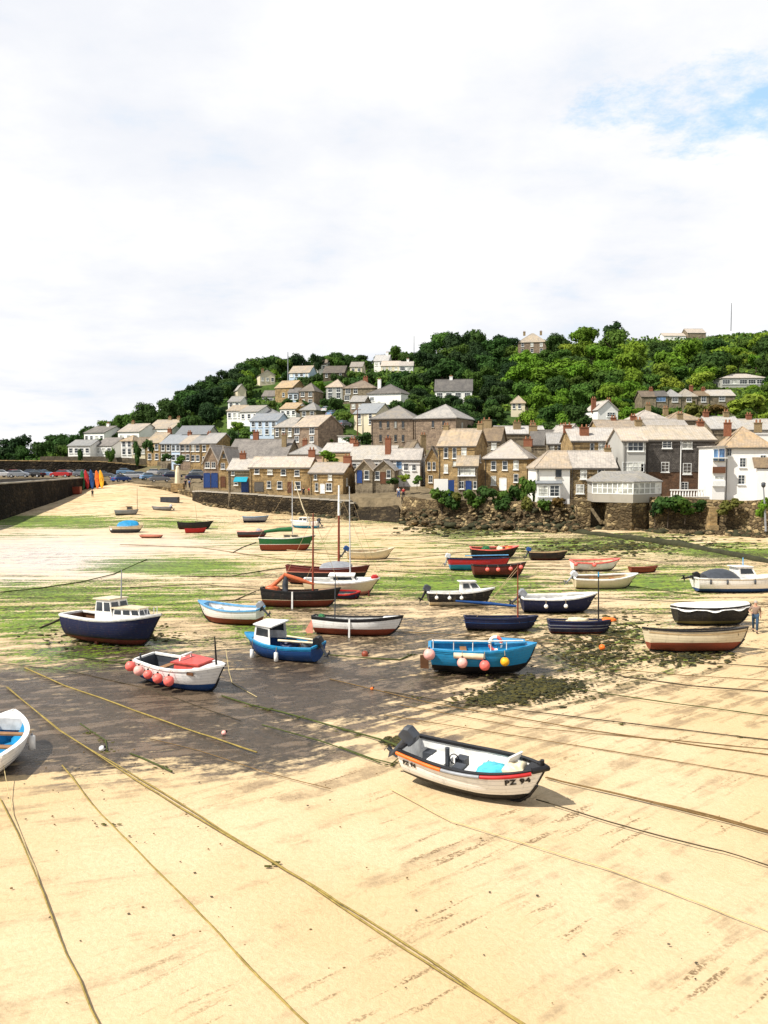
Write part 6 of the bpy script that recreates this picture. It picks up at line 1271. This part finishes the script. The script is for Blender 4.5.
lp = P(766,527,101); root = empty('harbour_lamp', lp); tag(root, 'grey leaning lamp post on the sea wall below the white corner house', 'lamp post'); m = MB(); m.tube([(0,0,-.5),(-.2,0,2.4),(-.42,0,4.6)], [.14,.10,.08], 8); m.build('post', pm('grey'), root); m = MB(); m.tube([(-.42,0,4.55),(-.42,0,4.7),(-.42,0,5.05),(-.42,0,5.15)], [.12,.24,.26,.1], 8); m.build('lamp_head', pm('dgrey'), root)
# ------------------------------------------------------------------ people
plain('skin', (.50,.27,.18), .6, .1); plain('hair_grey', (.35,.32,.28), .9); plain('hair_dark', (.05,.03,.02), .9); plain('eye_dark', (.02,.02,.02), .3)
for k, c in dict(cloth_taupe=(.23,.16,.12), cloth_jeans=(.035,.07,.12), cloth_black=(.02,.02,.025), cloth_red=(.35,.03,.03), cloth_white=(.6,.6,.58), cloth_blue=(.05,.10,.25), shoe=(.06,.04,.03)).items(): plain(k, c, .9)
def skin_mesh(name, verts, edges, rad, mat, parent, root=0, sub=1):
    me = bpy.data.meshes.new(name); me.from_pydata(verts, edges, []); o = bpy.data.objects.new(name, me); COL.objects.link(o)
    md = o.modifiers.new('s', 'SKIN'); md.use_smooth_shade = True
    for i, v in enumerate(me.skin_vertices[0].data): v.radius = (rad[i], rad[i]) if not isinstance(rad[i], tuple) else rad[i]; v.use_root = i == root
    sb = o.modifiers.new('d', 'SUBSURF'); sb.levels = sub; sb.render_levels = sub
    dg = bpy.context.evaluated_depsgraph_get(); dg.update(); nm = bpy.data.meshes.new_from_object(o.evaluated_get(dg)); bpy.data.objects.remove(o)
    nm.name = name; nm.materials.clear(); nm.materials.append(MATS[mat]); ob = bpy.data.objects.new(name, nm); COL.objects.link(ob); ob.parent = parent; return ob
def person(px, py, D, H, face, label, shirt, trousers, hair, stride=.0, group=None, fine=False, armbend=False):
    g = G(px, py) if D is None else P(px, py, D); s = H/1.75; root = empty('person', g, R(face)); tag(root, label, 'person', group); st = stride
    V = [(0,0,.92),(0,0,1.12),(0,0,1.36),(0,.01,1.48),(0,.02,1.60),(0,.02,1.70),
      (.10,0,.90),(.11,st*.8-.0,.50+.02*st),(.11,st*.75-.22*st,.09),(.11,st*.75+.14,.04),
      (-.10,0,.90),(-.11,-st*.45,.50),(-.11,-st*1.25,.12),(-.11,-st*1.2+.13,.04),
      (.19,0,1.40),(.26,-.10*st-.03,1.14),(.27,.02-.3*st,.90),(.27,.06-.3*st,.80),
      (-.19,0,1.40),(-.27,.06*st,1.14),(-.26,.12+.3*st,.90),(-.26,.16+.3*st,.80)]
    if armbend: V[19] = (-.34,.02,1.17); V[20] = (-.22,.18,1.08); V[21] = (-.14,.22,1.12)
    V = [(x*s, -y*s, z*s) for x, y, z in V]
    E = [(0,1),(1,2),(2,3),(3,4),(4,5),(0,6),(6,7),(7,8),(8,9),(0,10),(10,11),(11,12),(12,13),(2,14),(14,15),(15,16),(16,17),(2,18),(18,19),(19,20),(20,21)]
    rd = [.13,.125,.14,.055,.10,.075,.085,.06,.045,.035,.085,.06,.045,.035,.06,.042,.035,.03,.06,.042,.035,.03]; rd = [r*s for r in rd]
    body = skin_mesh('body', V, E, rd, 'skin', root)
    idx = [0,1,2,14,15,18,19]; mp = {j:i for i, j in enumerate(idx)}
    skin_mesh('shirt', [V[j] for j in idx], [(mp[a],mp[b_]) for a, b_ in E if a in mp and b_ in mp], [rd[j]*1.22+.008 for j in idx], shirt, root)
    idx = [0,6,7,8,10,11,12]; mp = {j:i for i, j in enumerate(idx)}
    skin_mesh('trousers', [V[j] for j in idx], [(mp[a],mp[b_]) for a, b_ in E if a in mp and b_ in mp], [rd[j]*1.2+.01 for j in idx], trousers, root)
    for j in (9,13):
        m = MB(); m.ball((V[j][0],V[j][1]+.04*s,.045*s if j == 9 else V[j][2]), .075*s, 0, 8, 6, (.75,1.9,.7)); m.build('shoe', MATS['shoe'], root)
    m = MB(); m.ball((0,.02*s,1.665*s), .112*s, 0, 10, 6, (.92,1.02,1.0)); hb = m.build('hair', MATS[hair], root)
    m = MB(); m.ball((0,-.115*s,1.60*s), .022*s, 0, 6, 5); m.build('nose', MATS['skin'], body)
    for e in (-.037,.037): m = MB(); m.ball((e*s,-.102*s,1.635*s), .013*s, 0, 6, 5); m.build('eye', MATS['eye_dark'], body)
    for hx in (17,21):
        for f_ in range(4):
            c = V[hx]; m = MB() if f_ == 0 else m; o_ = (f_-1.5)*.018*s; m.tube([(c[0],c[1]+o_,c[2]-.01*s),(c[0],c[1]+o_-.004,c[2]-.06*s),(c[0]-.01*s,c[1]+o_-.015*s,c[2]-.095*s)], [.010*s,.009*s,.007*s], 5)
        m.tube([(c[0],c[1]-.02*s,c[2]+.02*s),(c[0],c[1]-.05*s,c[2]-.02*s),(c[0],c[1]-.055*s,c[2]-.045*s)], [.011*s,.010*s,.008*s], 5); m.build('fingers', MATS['skin'], body)
person(755, 632, None, 1.74, -25, 'man in taupe shirt and jeans walking over the sand between the boats', 'cloth_taupe', 'cloth_jeans', 'hair_grey', .30, armbend=True)
person(92.5, 497, None, 1.4, 30, 'small figure in dark clothes standing on the sand below the kayaks', 'cloth_black', 'cloth_black', 'hair_dark', .1)
person(398.5, 498, 131, 1.7, 10, 'person in a white top on the path above the slipway', 'cloth_white', 'cloth_blue', 'hair_dark', .1); person(403.5, 498.5, 131, 1.65, -10, 'person in a red top on the path above the slipway', 'cloth_red', 'cloth_black', 'hair_dark', .05)
person(185.5, 488, 167, 1.75, 20, 'person in black standing next to the stone pillar', 'cloth_black', 'cloth_black', 'hair_dark', .05); person(189.5, 488.3, 166, 1.7, -30, 'person in blue by the stone pillar near the boathouse', 'cloth_blue', 'cloth_black', 'hair_dark', .05)
for i, (x, c, l) in enumerate([(309.5,'cloth_red','person in red on the quay outside the slipway-end cottage'),(303.5,'cloth_black','person in black sitting on the quay outside the long stone house')]): person(x, 497.0+i*.2, 140.6-i*.2, 1.65, 0, l, c, 'cloth_black', 'hair_dark', 0)
# ------------------------------------------------------------------ the hillside sheet
us2 = np.arange(-1500, 2100, 8.); tt = np.linspace(0, 1, 240)
U, T = np.meshgrid(us2, tt); D0 = shore_d(U)+1.0; Dg = D0*np.power(680/D0, T)
Xl = (U-384)/F*Dg; Zl = zl(Xl, Dg)
def land_sheet():
    n, k = U.shape; V = np.stack([Xl, Dg, Zl], -1); front = V[0].copy(); front[:,2] = -1.5
    V = np.concatenate([front[None], V]); n += 1; me = bpy.data.meshes.new('hillside'); idx = np.arange(n*k).reshape(n,k)
    q = np.stack([idx[:-1,:-1], idx[:-1,1:], idx[1:,1:], idx[1:,:-1]], -1).reshape(-1,4)
    me.from_pydata(V.reshape(-1,3).tolist(), [], q.tolist()); me.polygons.foreach_set('use_smooth', np.ones(len(q), bool)); me.materials.append(land_mat())
    veg = np.clip((V[...,1]-np.interp(uof(V[...,0],V[...,1]), [0,60,200,300,420,768,1100], [206,206,196,182,178,155,150]))/18, 0, 1)
    a = me.attributes.new('veg', 'FLOAT', 'POINT'); a.data.foreach_set('value', veg.reshape(-1).astype(np.float32)); me.update()
    o = bpy.data.objects.new('hillside', me); COL.objects.link(o); tag(o, kind='structure')
land_sheet()
# ------------------------------------------------------------------ trees
def leaf_mat():
    t = NT('foliage'); oi = t.n('ShaderNodeObjectInfo'); ob = t.tc.outputs['Object']; a = t.attr('leaf')
    n = t.noise(ob, .55, 3)
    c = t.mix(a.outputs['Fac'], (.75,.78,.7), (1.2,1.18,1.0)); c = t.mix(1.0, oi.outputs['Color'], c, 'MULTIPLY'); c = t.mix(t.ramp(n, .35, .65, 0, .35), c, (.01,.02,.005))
    t.fin(c, .75, .15); tr = t.n('ShaderNodeBsdfTranslucent'); t.l(c, tr.inputs['Color']); mx = t.n('ShaderNodeMixShader'); mx.inputs[0].default_value = .25
    t.l(t.bsdf.outputs[0], mx.inputs[1]); t.l(tr.outputs[0], mx.inputs[2]); t.l(mx.outputs[0], t.out.inputs[0]); return t.mat
MATS['foliage'] = leaf_mat(); plain('bark', (.075,.055,.038), .95, .4, 6)
def crown_mesh(name, seed, h=1., flat=.8, nl=9, leaves=4400, ls=.046, conic=False, trunk=.25):
    """unit crown: radius about 1, standing from trunk height; small leaf faces spread through a volume of clumps"""
    g = np.random.default_rng(seed); cl = []
    for i in range(nl):
        th = g.uniform(0, 6.283); k = g.uniform(.15, .62); z = g.uniform(-.42, .55)*flat
        cl.append((k*math.cos(th), k*math.sin(th), z, g.uniform(.28, .56)))
    cl.append((0,0,.25*flat,.55)); cl = np.array(cl)
    if conic: z = np.linspace(-.9, 1.3, nl+1); cl = np.stack([g.normal(0,.06,nl+1), g.normal(0,.06,nl+1), z, np.interp(z, [-.9,1.3], [.62,.14])], -1)
    ci = g.choice(len(cl), leaves, p=cl[:,3]**2/np.sum(cl[:,3]**2)); d = g.normal(size=(leaves,3)); d /= np.linalg.norm(d, axis=1)[:,None]; d[:,2] = np.abs(d[:,2])*np.where(g.random(leaves) < .72, 1, -1)
    sub = .75+.25*np.sin(d[:,0]*7+ci)*np.cos(d[:,1]*6+ci*2)
    r = cl[ci,3]*(g.random(leaves)**.15)*sub; c = cl[ci,:3]+d*r[:,None]*np.array([1,1,flat]); n = d+g.normal(size=(leaves,3))*.38; n[:,2] += .15; n /= np.linalg.norm(n, axis=1)[:,None]
    a = np.cross(n, g.normal(size=(leaves,3))); a /= np.linalg.norm(a, axis=1)[:,None]; b = np.cross(n, a); s = (ls*g.uniform(.6,1.5,leaves))[:,None]
    v = np.stack([c-a*s*1.3, c-b*s*.8, c+a*s*1.3, c+b*s*.8], 1).reshape(-1,3)
    me = bpy.data.meshes.new(name); me.vertices.add(len(v)); me.vertices.foreach_set('co', v.reshape(-1).astype(np.float32)); me.loops.add(leaves*4); me.loops.foreach_set('vertex_index', np.arange(leaves*4, dtype=np.int32))
    me.polygons.add(leaves); me.polygons.foreach_set('loop_start', np.arange(0, leaves*4, 4, dtype=np.int32)); me.update(calc_edges=True); me.materials.append(MATS['foliage'])
    at = me.attributes.new('leaf', 'FLOAT', 'FACE'); at.data.foreach_set('value', np.clip(g.normal(.5,.28,leaves),0,1).astype(np.float32))
    return me
CR = [crown_mesh('crown', 10+i, nl=7+i%4, flat=(.75,.9,.7,.85)[i%4]) for i in range(8)]; CON = [crown_mesh('crown', 40+i, nl=9, conic=True, leaves=1500, ls=.055, flat=1) for i in range(2)]; SH = [crown_mesh('crown', 60+i, nl=6, flat=.8, leaves=700, ls=.095) for i in range(4)]
def trunk_mesh(seed, hh=1.):
    g = random.Random(seed); m = MB(); m.tube([(0,0,-.6),(0,0,.1),(g.uniform(-.04,.04),g.uniform(-.04,.04),.5),(g.uniform(-.07,.07),g.uniform(-.07,.07),1.0)], [.10,.075,.06,.03], 7)
    for i in range(4): th = g.uniform(0,6.28)+i*1.57; z = g.uniform(.4,.7); m.tube([(0,0,z),(.25*math.cos(th),.25*math.sin(th),z+.25),(.5*math.cos(th),.5*math.sin(th),z+.42)], [.04,.028,.012], 5)
    o = m.build('trunk', MATS['bark']); me = o.data; bpy.data.objects.remove(o); return me
TR = [trunk_mesh(i) for i in range(4)]
GC = dict(dark=(.042,.092,.020,1), deep=(.024,.054,.018,1), mid=(.080,.150,.025,1), bright=(.140,.250,.022,1), lime=(.22,.29,.035,1), olive=(.14,.14,.035,1), bronze=(.16,.10,.035,1))
NTREE = [0]
def tree(name, label, X, Y, z, r, h, col, group, crown=None, cat='tree', seed=None, trunk=True, lift=.5):
    rr = random.Random(seed if seed is not None else NTREE[0]); NTREE[0] += 1
    root = empty(name, (X,Y,z), rr.uniform(0,6.28)); tag(root, label, cat, group)
    cm = crown or rr.choice(CR); o = bpy.data.objects.new('crown', cm); COL.objects.link(o); o.parent = root; j = rr.uniform(.82,1.2)
    o.color = (col[0]*j*rr.uniform(.85,1.2), col[1]*j, col[2]*j, 1); cz = h-r*.85; o.location = (0,0,cz); o.scale = (r*rr.uniform(.9,1.1), r*rr.uniform(.9,1.1), r*rr.uniform(.85,1.1))
    if trunk: t_ = bpy.data.objects.new('trunk', rr.choice(TR)); COL.objects.link(t_); t_.parent = root; t_.scale = (r*.8, r*.8, cz)
    return root
# zones of the wood by where they stand on the hill
def zone_of(px, py, D):
    rv = random.random()
    if px < 66: return ('dark' if rv < .7 else 'deep'), 'headland'
    if px < 235: return (('deep' if rv < .55 else 'dark') if px > 165 else ('mid' if rv < .4 else 'dark')), 'above the left row of houses'
    if px < 330 and py < 372: return ('dark' if rv < .5 else 'mid'), 'on the left ridge'
    if px < 420: return ('dark' if rv < .55 else 'mid' if rv < .9 else 'bright'), 'among the hillside villas'
    if px < 512: return ('deep' if rv < .45 else 'dark' if rv < .85 else 'mid'), 'in the dark middle wood'
    if px < 620 and py > 352: return ('bright' if rv < .62 else 'mid' if rv < .85 else 'dark'), 'in the bright wood below the hilltop house'
    if py < 352: return ('mid' if rv < .45 else 'bright' if rv < .7 else 'lime' if rv < .8 else 'dark'), 'on the right skyline'
    return ('bright' if rv < .4 else 'mid' if rv < .7 else 'lime' if rv < .82 else 'dark'), 'on the right slope'
DESC = dict(dark='dark green broadleaf tree', deep='very dark shadowy evergreen tree', mid='mid green leafy tree', bright='bright green leafy tree', lime='yellow-green leafy tree')
HBA = np.array(HB)
cov = np.zeros((520, 1000), bool)   # what nearer crowns and houses already hide
placed = []
cand = []
for _ in range(9000):
    u = random.uniform(-40, 830); dmin = np.interp(u, [0,60,200,300,420,600,768], [225,222,215,196,196,172,172]); D = dmin+(random.random()**.8)*((400 if u < 60 else 390 if u < 240 else 430 if u < 480 else 500)-dmin)
    cand.append((D, u))
cand.sort()
CZ = zl(np.array([(u-384)/F*D for D, u in cand]), np.array([D for D, u in cand]))
hdone = 0; HS = sorted(HB, key=lambda q: q[4])
for (D, u), z in zip(cand, CZ):
    if NTREE[0] >= 292: break
    while hdone < len(HS) and HS[hdone][4] < D:
        x0, x1, y0, y1, _ = HS[hdone]; cov[max(0,int(y0)+4):int(y1), max(0,int(x0)+82):max(0,int(x1)+78)] = True; hdone += 1
    if z < 3: continue
    X_ = (u-384)/F*D; r = random.uniform(2.6,5.0) if D < 260 else random.uniform(3.4,5.2)*random.choice((1,1,1.45)); h = r*random.uniform(1.5,1.95)
    if u < 66: r *= .85; h = r*1.6
    if 66 <= u < 235: r = min(r, 5.0)*np.interp(u, [66,120,200], [.84,.9,1.0]); h = r*np.interp(u, [66,130,200], [1.5,1.55,1.7])
    if 240 < u < 420: r *= .9; h *= .85
    if u > 560 and D > 400: r *= .9; h *= .85
    if D < 215: r *= .75; h *= .7
    cx, cy = proj(X_, D, z+h-r*.85); rp = r*F/D
    bad = False
    for (x0, x1, y0, y1, hd) in HB:
        s = D/F
        if abs(D+0-(hd+4)) < r+7 and x0-rp*.6 < cx < x1+rp*.6: bad = True; break
        if hd > D:
            ox = min(cx+rp*.95, x1)-max(cx-rp*.95, x0); oy = min(cy+rp, y1)-max(cy-rp*.85, y0)
            if ox > .1*(x1-x0) and oy > 1 and cy-rp*.9 < y0+(.55 if D > 200 else .8)*(y1-y0): bad = True; break
    if bad: continue
    if any((X_-a)**2+(D-b)**2 < (.62*(r+c))**2 for a, b, c in placed): continue
    yy, xx = np.ogrid[:520, :1000]; msk = ((xx-80-cx)**2+((yy-cy)/.85)**2) < (rp*.95)**2; n_ = msk.sum()
    if n_ == 0 or (cov & msk).sum() > .72*n_: continue
    cov |= ((xx-80-cx)**2+((yy-cy)/.85)**2) < (rp*.82)**2; placed.append((X_, D, r))
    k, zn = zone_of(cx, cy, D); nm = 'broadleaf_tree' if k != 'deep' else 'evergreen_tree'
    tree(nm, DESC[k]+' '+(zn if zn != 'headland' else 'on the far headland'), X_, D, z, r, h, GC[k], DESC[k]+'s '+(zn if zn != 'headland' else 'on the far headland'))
print('TREES', NTREE[0])
# trees and shrubs that stand out one by one
def spot(name, label, px, ytop, ybot, D, wpx, col, group=None, crown=None, cat='shrub', trunk=False):
    b = P(px, ybot, D); t = P(px, ytop, D); r = wpx/2*D/F
    if D > 200: b[2] = float(zl(b[0], b[1]))-.1
    h = max(t[2]-b[2], r*.9); cm = crown or random.choice(SH)
    root = empty(name, b, random.uniform(0,6)); tag(root, label, cat, group); o = bpy.data.objects.new('crown', cm); COL.objects.link(o); o.parent = root; o.color = col
    f = h/2/.85; o.location = (0,0,h*.52); o.scale = (r/.85, r/.85, f)
    t_ = bpy.data.objects.new('trunk' if trunk else 'stem', random.choice(TR)); COL.objects.link(t_); t_.parent = root; t_.scale = (r*.6, r*.6, h*.5); return root
spot('conifer', 'dark windblown conifer standing alone on the skyline', 611.5, 322, 349, 420, 19, GC['deep'], crown=SH[1], cat='tree', trunk=True)
for i, (px, yt, yb, D, w_, c) in enumerate([(243,366,390,336,26,'dark'),(257,357,380,342,26,'mid'),(272,351,378,346,28,'dark'),(286,356,374,350,22,'dark'),(300,352,370,350,22,'deep'),(335,350,368,350,26,'mid'),(350,353,370,345,24,'dark'),(230,374,398,330,26,'dark'),(216,382,404,322,26,'deep'),(200,386,410,318,28,'deep'),
 (185,392,414,316,26,'dark'),(545,338,360,366,26,'bright'),(545,362,398,262,52,'bright'),(580,356,396,268,54,'bright'),(606,366,398,258,36,'mid')]):
    spot('skyline_tree' if i < 11 else 'broad_tree', ['dark rounded tree on the left skyline','mid green rounded tree on the left skyline','big bright green tree in the wood behind the tiny pale bay house'][0 if c in ('dark','deep') else 1 if i < 11 else 2] if i != 14 else 'mid green broad tree at the right edge of the big bright trees', px, yt, yb, D, w_, GC[c], 'rounded trees on the left skyline' if i < 11 else 'big bright trees', random.choice(CR), 'tree', True)
spot('conifer', 'dark conifer above the blue ridge house near the tall mast', 318, 351, 372, 335, 13, GC['deep'], crown=CR[2], cat='tree', trunk=True)
for i, a in enumerate([(330,450,466,148,21,'bright','round bright green shrub above the slipway-end cottage'),(366,432,448,180,20,'dark','dark bushy tree left of the school block'),(352,437,446,178,20,'dark','dark low bush beside the flat white garage'),
 (442,488,505,123.2,19,'mid','leafy shrub below the white garden wall'),(457,490,503,122.4,14,'olive','olive shrub below the white bay cottage'),(471,489,504,121.6,17,'mid','green shrub below the blue door cottage'),(487,486,504,120.6,20,'dark','dark shrub under the left side of the stone hip house'),(501,488,504,119.8,16,'mid','shrub straight under the white door of the stone hip house'),(515,481,505,118.8,21,'dark','tall dark shrub at the right side of the stone hip house'),(529,476,506,118,17,'mid','upright green shrub between the stone hip house and the white cottage'),(526,493,512,116.8,14,'olive','low olive shrub on the bank left of the white cottage'),
 (559,497,507,115,14,'bronze','brownish low shrub in front of the white harbour cottage'),(668,494,516,108.5,24,'dark','hanging dark ivy bush on the sea wall beside the sunroom'),(685,497,514,107.4,22,'mid','green bush on the sea wall below the balustrade'),(655,498,518,109.8,14,'deep','small dark bush in the corner between sunroom and sea wall'),(762,497,517,101.6,13,'bright','bright green plant on the sea wall by the lamp post'),(735,498,505,104.5,13,'olive','olive tuft on top of the sea wall under the white corner house'),
 (449,493,510,122.6,18,'dark','dark ivy clump hanging over the bank wall below the white bay cottage'),(478,494,508,120.9,16,'mid','leafy clump spilling over the bank wall below the stone hip house'),(507,494,511,119,20,'dark','dark ivy clump spilling over the bank wall left of the tall shrub'),(545,499,511,115.3,14,'mid','green tuft hanging below the corner of the white harbour cottage'),(700,499,510,107.8,14,'dark','small dark ivy patch on the sea wall right of the balustrade'),(724,500,514,105.6,16,'olive','olive ivy patch on the sea wall between buttress and lamp post'),
 (394,476,487,134,15,'dark','dark shrub in the garden of the twin gable cottages'),(404,474,484,134,13,'lime','yellow-green shrub below the cottage with blue windows'),(417,475,486,133,12,'mid','green shrub beside the narrow stone gable house'),(150,437,457,200,13,'dark','cabbage palm like dark tree before the tan-roofed end house'),(137,440,458,206,9,'dark','dark thin tree before the white cottage'),(80,446,458,209,9,'dark','small dark tree in front of the low white house'),(110,448,458,209,9,'mid','small green tree before the steep white gable'),(165,452,464,194,13,'dark','dark shrub under the pale blue roofed terrace house'),(180,455,466,191,14,'mid','shrub at the foot of the light blue terrace house'),
 (233,424,440,203,17,'dark','dark bush below the white house by the wood'),(245,428,442,200,18,'mid','green bush left of the twin-dormer house'),(700,402,416,205,26,'olive','olive hedge bush below the hillside terrace'),(676,404,416,206,24,'mid','green bush at the middle of the hillside terrace'),(716,404,418,200,24,'bronze','reddish bush at the right end of the hillside terrace'),(735,396,420,195,30,'lime','yellow-green flowering bush right of the hillside terrace'),(757,390,420,190,34,'lime','big yellow-green bush by the photo edge on the right slope'),(649,403,415,207,18,'dark','dark bush at the left end of the hillside terrace'),(305,404,412,236,16,'bronze','reddish flowering shrub below the hip stone villa'),(396,401,409,236,26,'mid','clipped hedge bush in front of the white villa'),(418,400,408,232,24,'bright','bright hedge bush between the white villa and gabled villa')]):
    px, yt, yb, D, w, c, lb = a; yb += 4 if D < 126 else 0; w *= 1.2 if D < 126 else 1; spot('shrub' if 'tree' not in lb else 'small_tree', lb, px, yt, yb, D, w, GC[c], cat='shrub' if 'tree' not in lb else 'tree')
# undergrowth that nobody could count: leaf clumps over the whole hillside
def undergrowth():
    n = 46000; g = np.random.default_rng(5); u = g.uniform(-60, 850, n); dmin = np.interp(u, [0,60,200,300,420,600,768], [218,216,200,188,182,160,156]); D = dmin+(g.random(n)**1.1)*(np.interp(u, [0,240,480,700], [420,420,450,510])-dmin)
    X_ = (u-384)/F*D; z = zl(X_, D); ok = z > 4
    for (x0, x1, y0, y1, hd) in HB: ok &= ~((u > x0-4) & (u < x1+6) & (D > hd-7) & (D < hd+12))
    for c in CARS[21:]:
        p = P(*c[:3]); ok &= ((X_-p[0])**2+(D-p[1])**2) > 5.5**2
    X_, D, z, u = X_[ok], D[ok], z[ok], u[ok]; n = len(X_); s = g.uniform(.28,.75,n)*np.clip(D/300,.7,1.3); hgt = (vnoise(X_,D,9,7)**1.5)*2.2*g.random(n)
    c = np.stack([X_, D, z+hgt+.1], -1); nn = g.normal(size=(n,3))*.7; nn[:,2] += .7; nn[:,1] -= .4; nn /= np.linalg.norm(nn, axis=1)[:,None]; a = np.cross(nn, g.normal(size=(n,3))); a /= np.linalg.norm(a, axis=1)[:,None]; b = np.cross(nn, a)
    v = np.stack([c-a*s[:,None]*1.3, c-b*s[:,None]*.9, c+a*s[:,None]*1.3, c+b*s[:,None]*.9], 1).reshape(-1,3)
    t = NT('undergrowth'); ob = t.tc.outputs['Object']; big = t.noise(ob, .045, 5, .6); q = t.attr('leaf').outputs['Fac']; col = t.mix(t.ramp(big, .38, .62), (.045,.10,.015), (.13,.20,.02)); col = t.mix(t.math('MULTIPLY', q, .55), col, (.015,.028,.008)); mt = t.fin(col, .85, .12)
    me = bpy.data.meshes.new('undergrowth'); me.vertices.add(len(v)); me.vertices.foreach_set('co', v.reshape(-1).astype(np.float32)); me.loops.add(n*4); me.loops.foreach_set('vertex_index', np.arange(n*4, dtype=np.int32)); me.polygons.add(n); me.polygons.foreach_set('loop_start', np.arange(0, n*4, 4, dtype=np.int32)); me.update(calc_edges=True); me.materials.append(mt)
    at = me.attributes.new('leaf', 'FLOAT', 'FACE'); at.data.foreach_set('value', g.random(n).astype(np.float32)); o = bpy.data.objects.new('undergrowth', me); COL.objects.link(o); tag(o, 'mixed green undergrowth and bushes covering the hillside between the trees', 'undergrowth', kind='stuff')
undergrowth()
# ------------------------------------------------------------------ sky, sun, view
w = bpy.data.worlds.new('World'); scene.world = w; w.use_nodes = True; nt = w.node_tree; nt.nodes.clear()
SUN_EL, SUN_AZ = R(52), math.atan2(-.88, -.46)    # from the left and a little behind the camera
class WT(NT):
    def __init__(s): s.t = nt
t = WT(); out = t.n('ShaderNodeOutputWorld'); bg = t.n('ShaderNodeBackground'); t.l(bg.outputs[0], out.inputs[0]); bg.inputs['Strength'].default_value = .10
sk = t.n('ShaderNodeTexSky'); sk.sky_type = 'NISHITA'; sk.sun_disc = False; sk.sun_elevation = SUN_EL; sk.sun_rotation = SUN_AZ; sk.air_density = 1; sk.dust_density = 1.5; sk.ozone_density = 1.5
tc = t.n('ShaderNodeTexCoord'); sp = t.n('ShaderNodeSeparateXYZ'); t.l(tc.outputs['Generated'], sp.inputs[0]); zz = t.math('ADD', t.math('MAXIMUM', sp.outputs[2], 0.), .16)
cb = t.n('ShaderNodeCombineXYZ'); t.l(t.math('DIVIDE', sp.outputs[0], zz), cb.inputs[0]); t.l(t.math('DIVIDE', sp.outputs[1], zz), cb.inputs[1])
n1 = t.noise(cb.outputs[0], 1.15, 8, .6); n2 = t.noise(cb.outputs[0], .55, 5, .55); n3 = t.noise(cb.outputs[0], 2.6, 6, .62)
d0 = Vector((.435, 1.02, .412)).normalized()
# the one open blue patch in the cloud
vs_ = t.n('ShaderNodeVectorMath', operation='SUBTRACT'); t.l(tc.outputs['Generated'], vs_.inputs[0]); nm = t.n('ShaderNodeVectorMath', operation='NORMALIZE'); t.l(tc.outputs['Generated'], nm.inputs[0]); t.l(nm.outputs[0], vs_.inputs[0]); vs_.inputs[1].default_value = d0
mp = t.map(vs_.outputs[0], (8.0,8.0,18), (0,R(12),0)); ln = t.n('ShaderNodeVectorMath', operation='LENGTH'); t.l(mp, ln.inputs[0])
gap = t.math('SUBTRACT', 1.15, t.math('ADD', ln.outputs['Value'], t.math('MULTIPLY', t.math('SUBTRACT', t.noise(cb.outputs[0], 2.1, 8, .70), .49), 5.0)))
gapf = t.ramp(gap, -.1, .9, 0, .85); thin = t.ramp(n1, .30, .44, .28, 0.); op = t.math('MAXIMUM', gapf, thin)
cl = t.mix(t.ramp(t.math('ADD', t.math('MULTIPLY', n1, .6), t.math('MULTIPLY', n2, .4)), .40, .60), (6.35,6.5,6.9), (7.65,7.62,7.55))
blue = t.mix(.8, sk.outputs[0], (3.0,5.5,7.9))
t.l(t.mix(t.ramp(sp.outputs[2], .47, .68, 0, .75), t.mix(op, cl, blue), (1.6,2.1,2.9)), bg.inputs['Color'])   # bluer sky overhead, darkened out of view to cut the ambient fill
sun = bpy.data.lights.new('sun', 'SUN'); sun.energy = 5.0; sun.angle = R(.53); sun.color = (1., .95, .86); so = bpy.data.objects.new('sun', sun); COL.objects.link(so)
dv = Vector((math.sin(SUN_AZ)*math.cos(SUN_EL), math.cos(SUN_AZ)*math.cos(SUN_EL), math.sin(SUN_EL))); so.rotation_euler = dv.to_track_quat('Z', 'Y').to_euler()
vs = scene.view_settings; vs.view_transform = 'Standard'; vs.look = 'None'; vs.gamma = 1; vs.use_curve_mapping = False; vs.exposure = .5
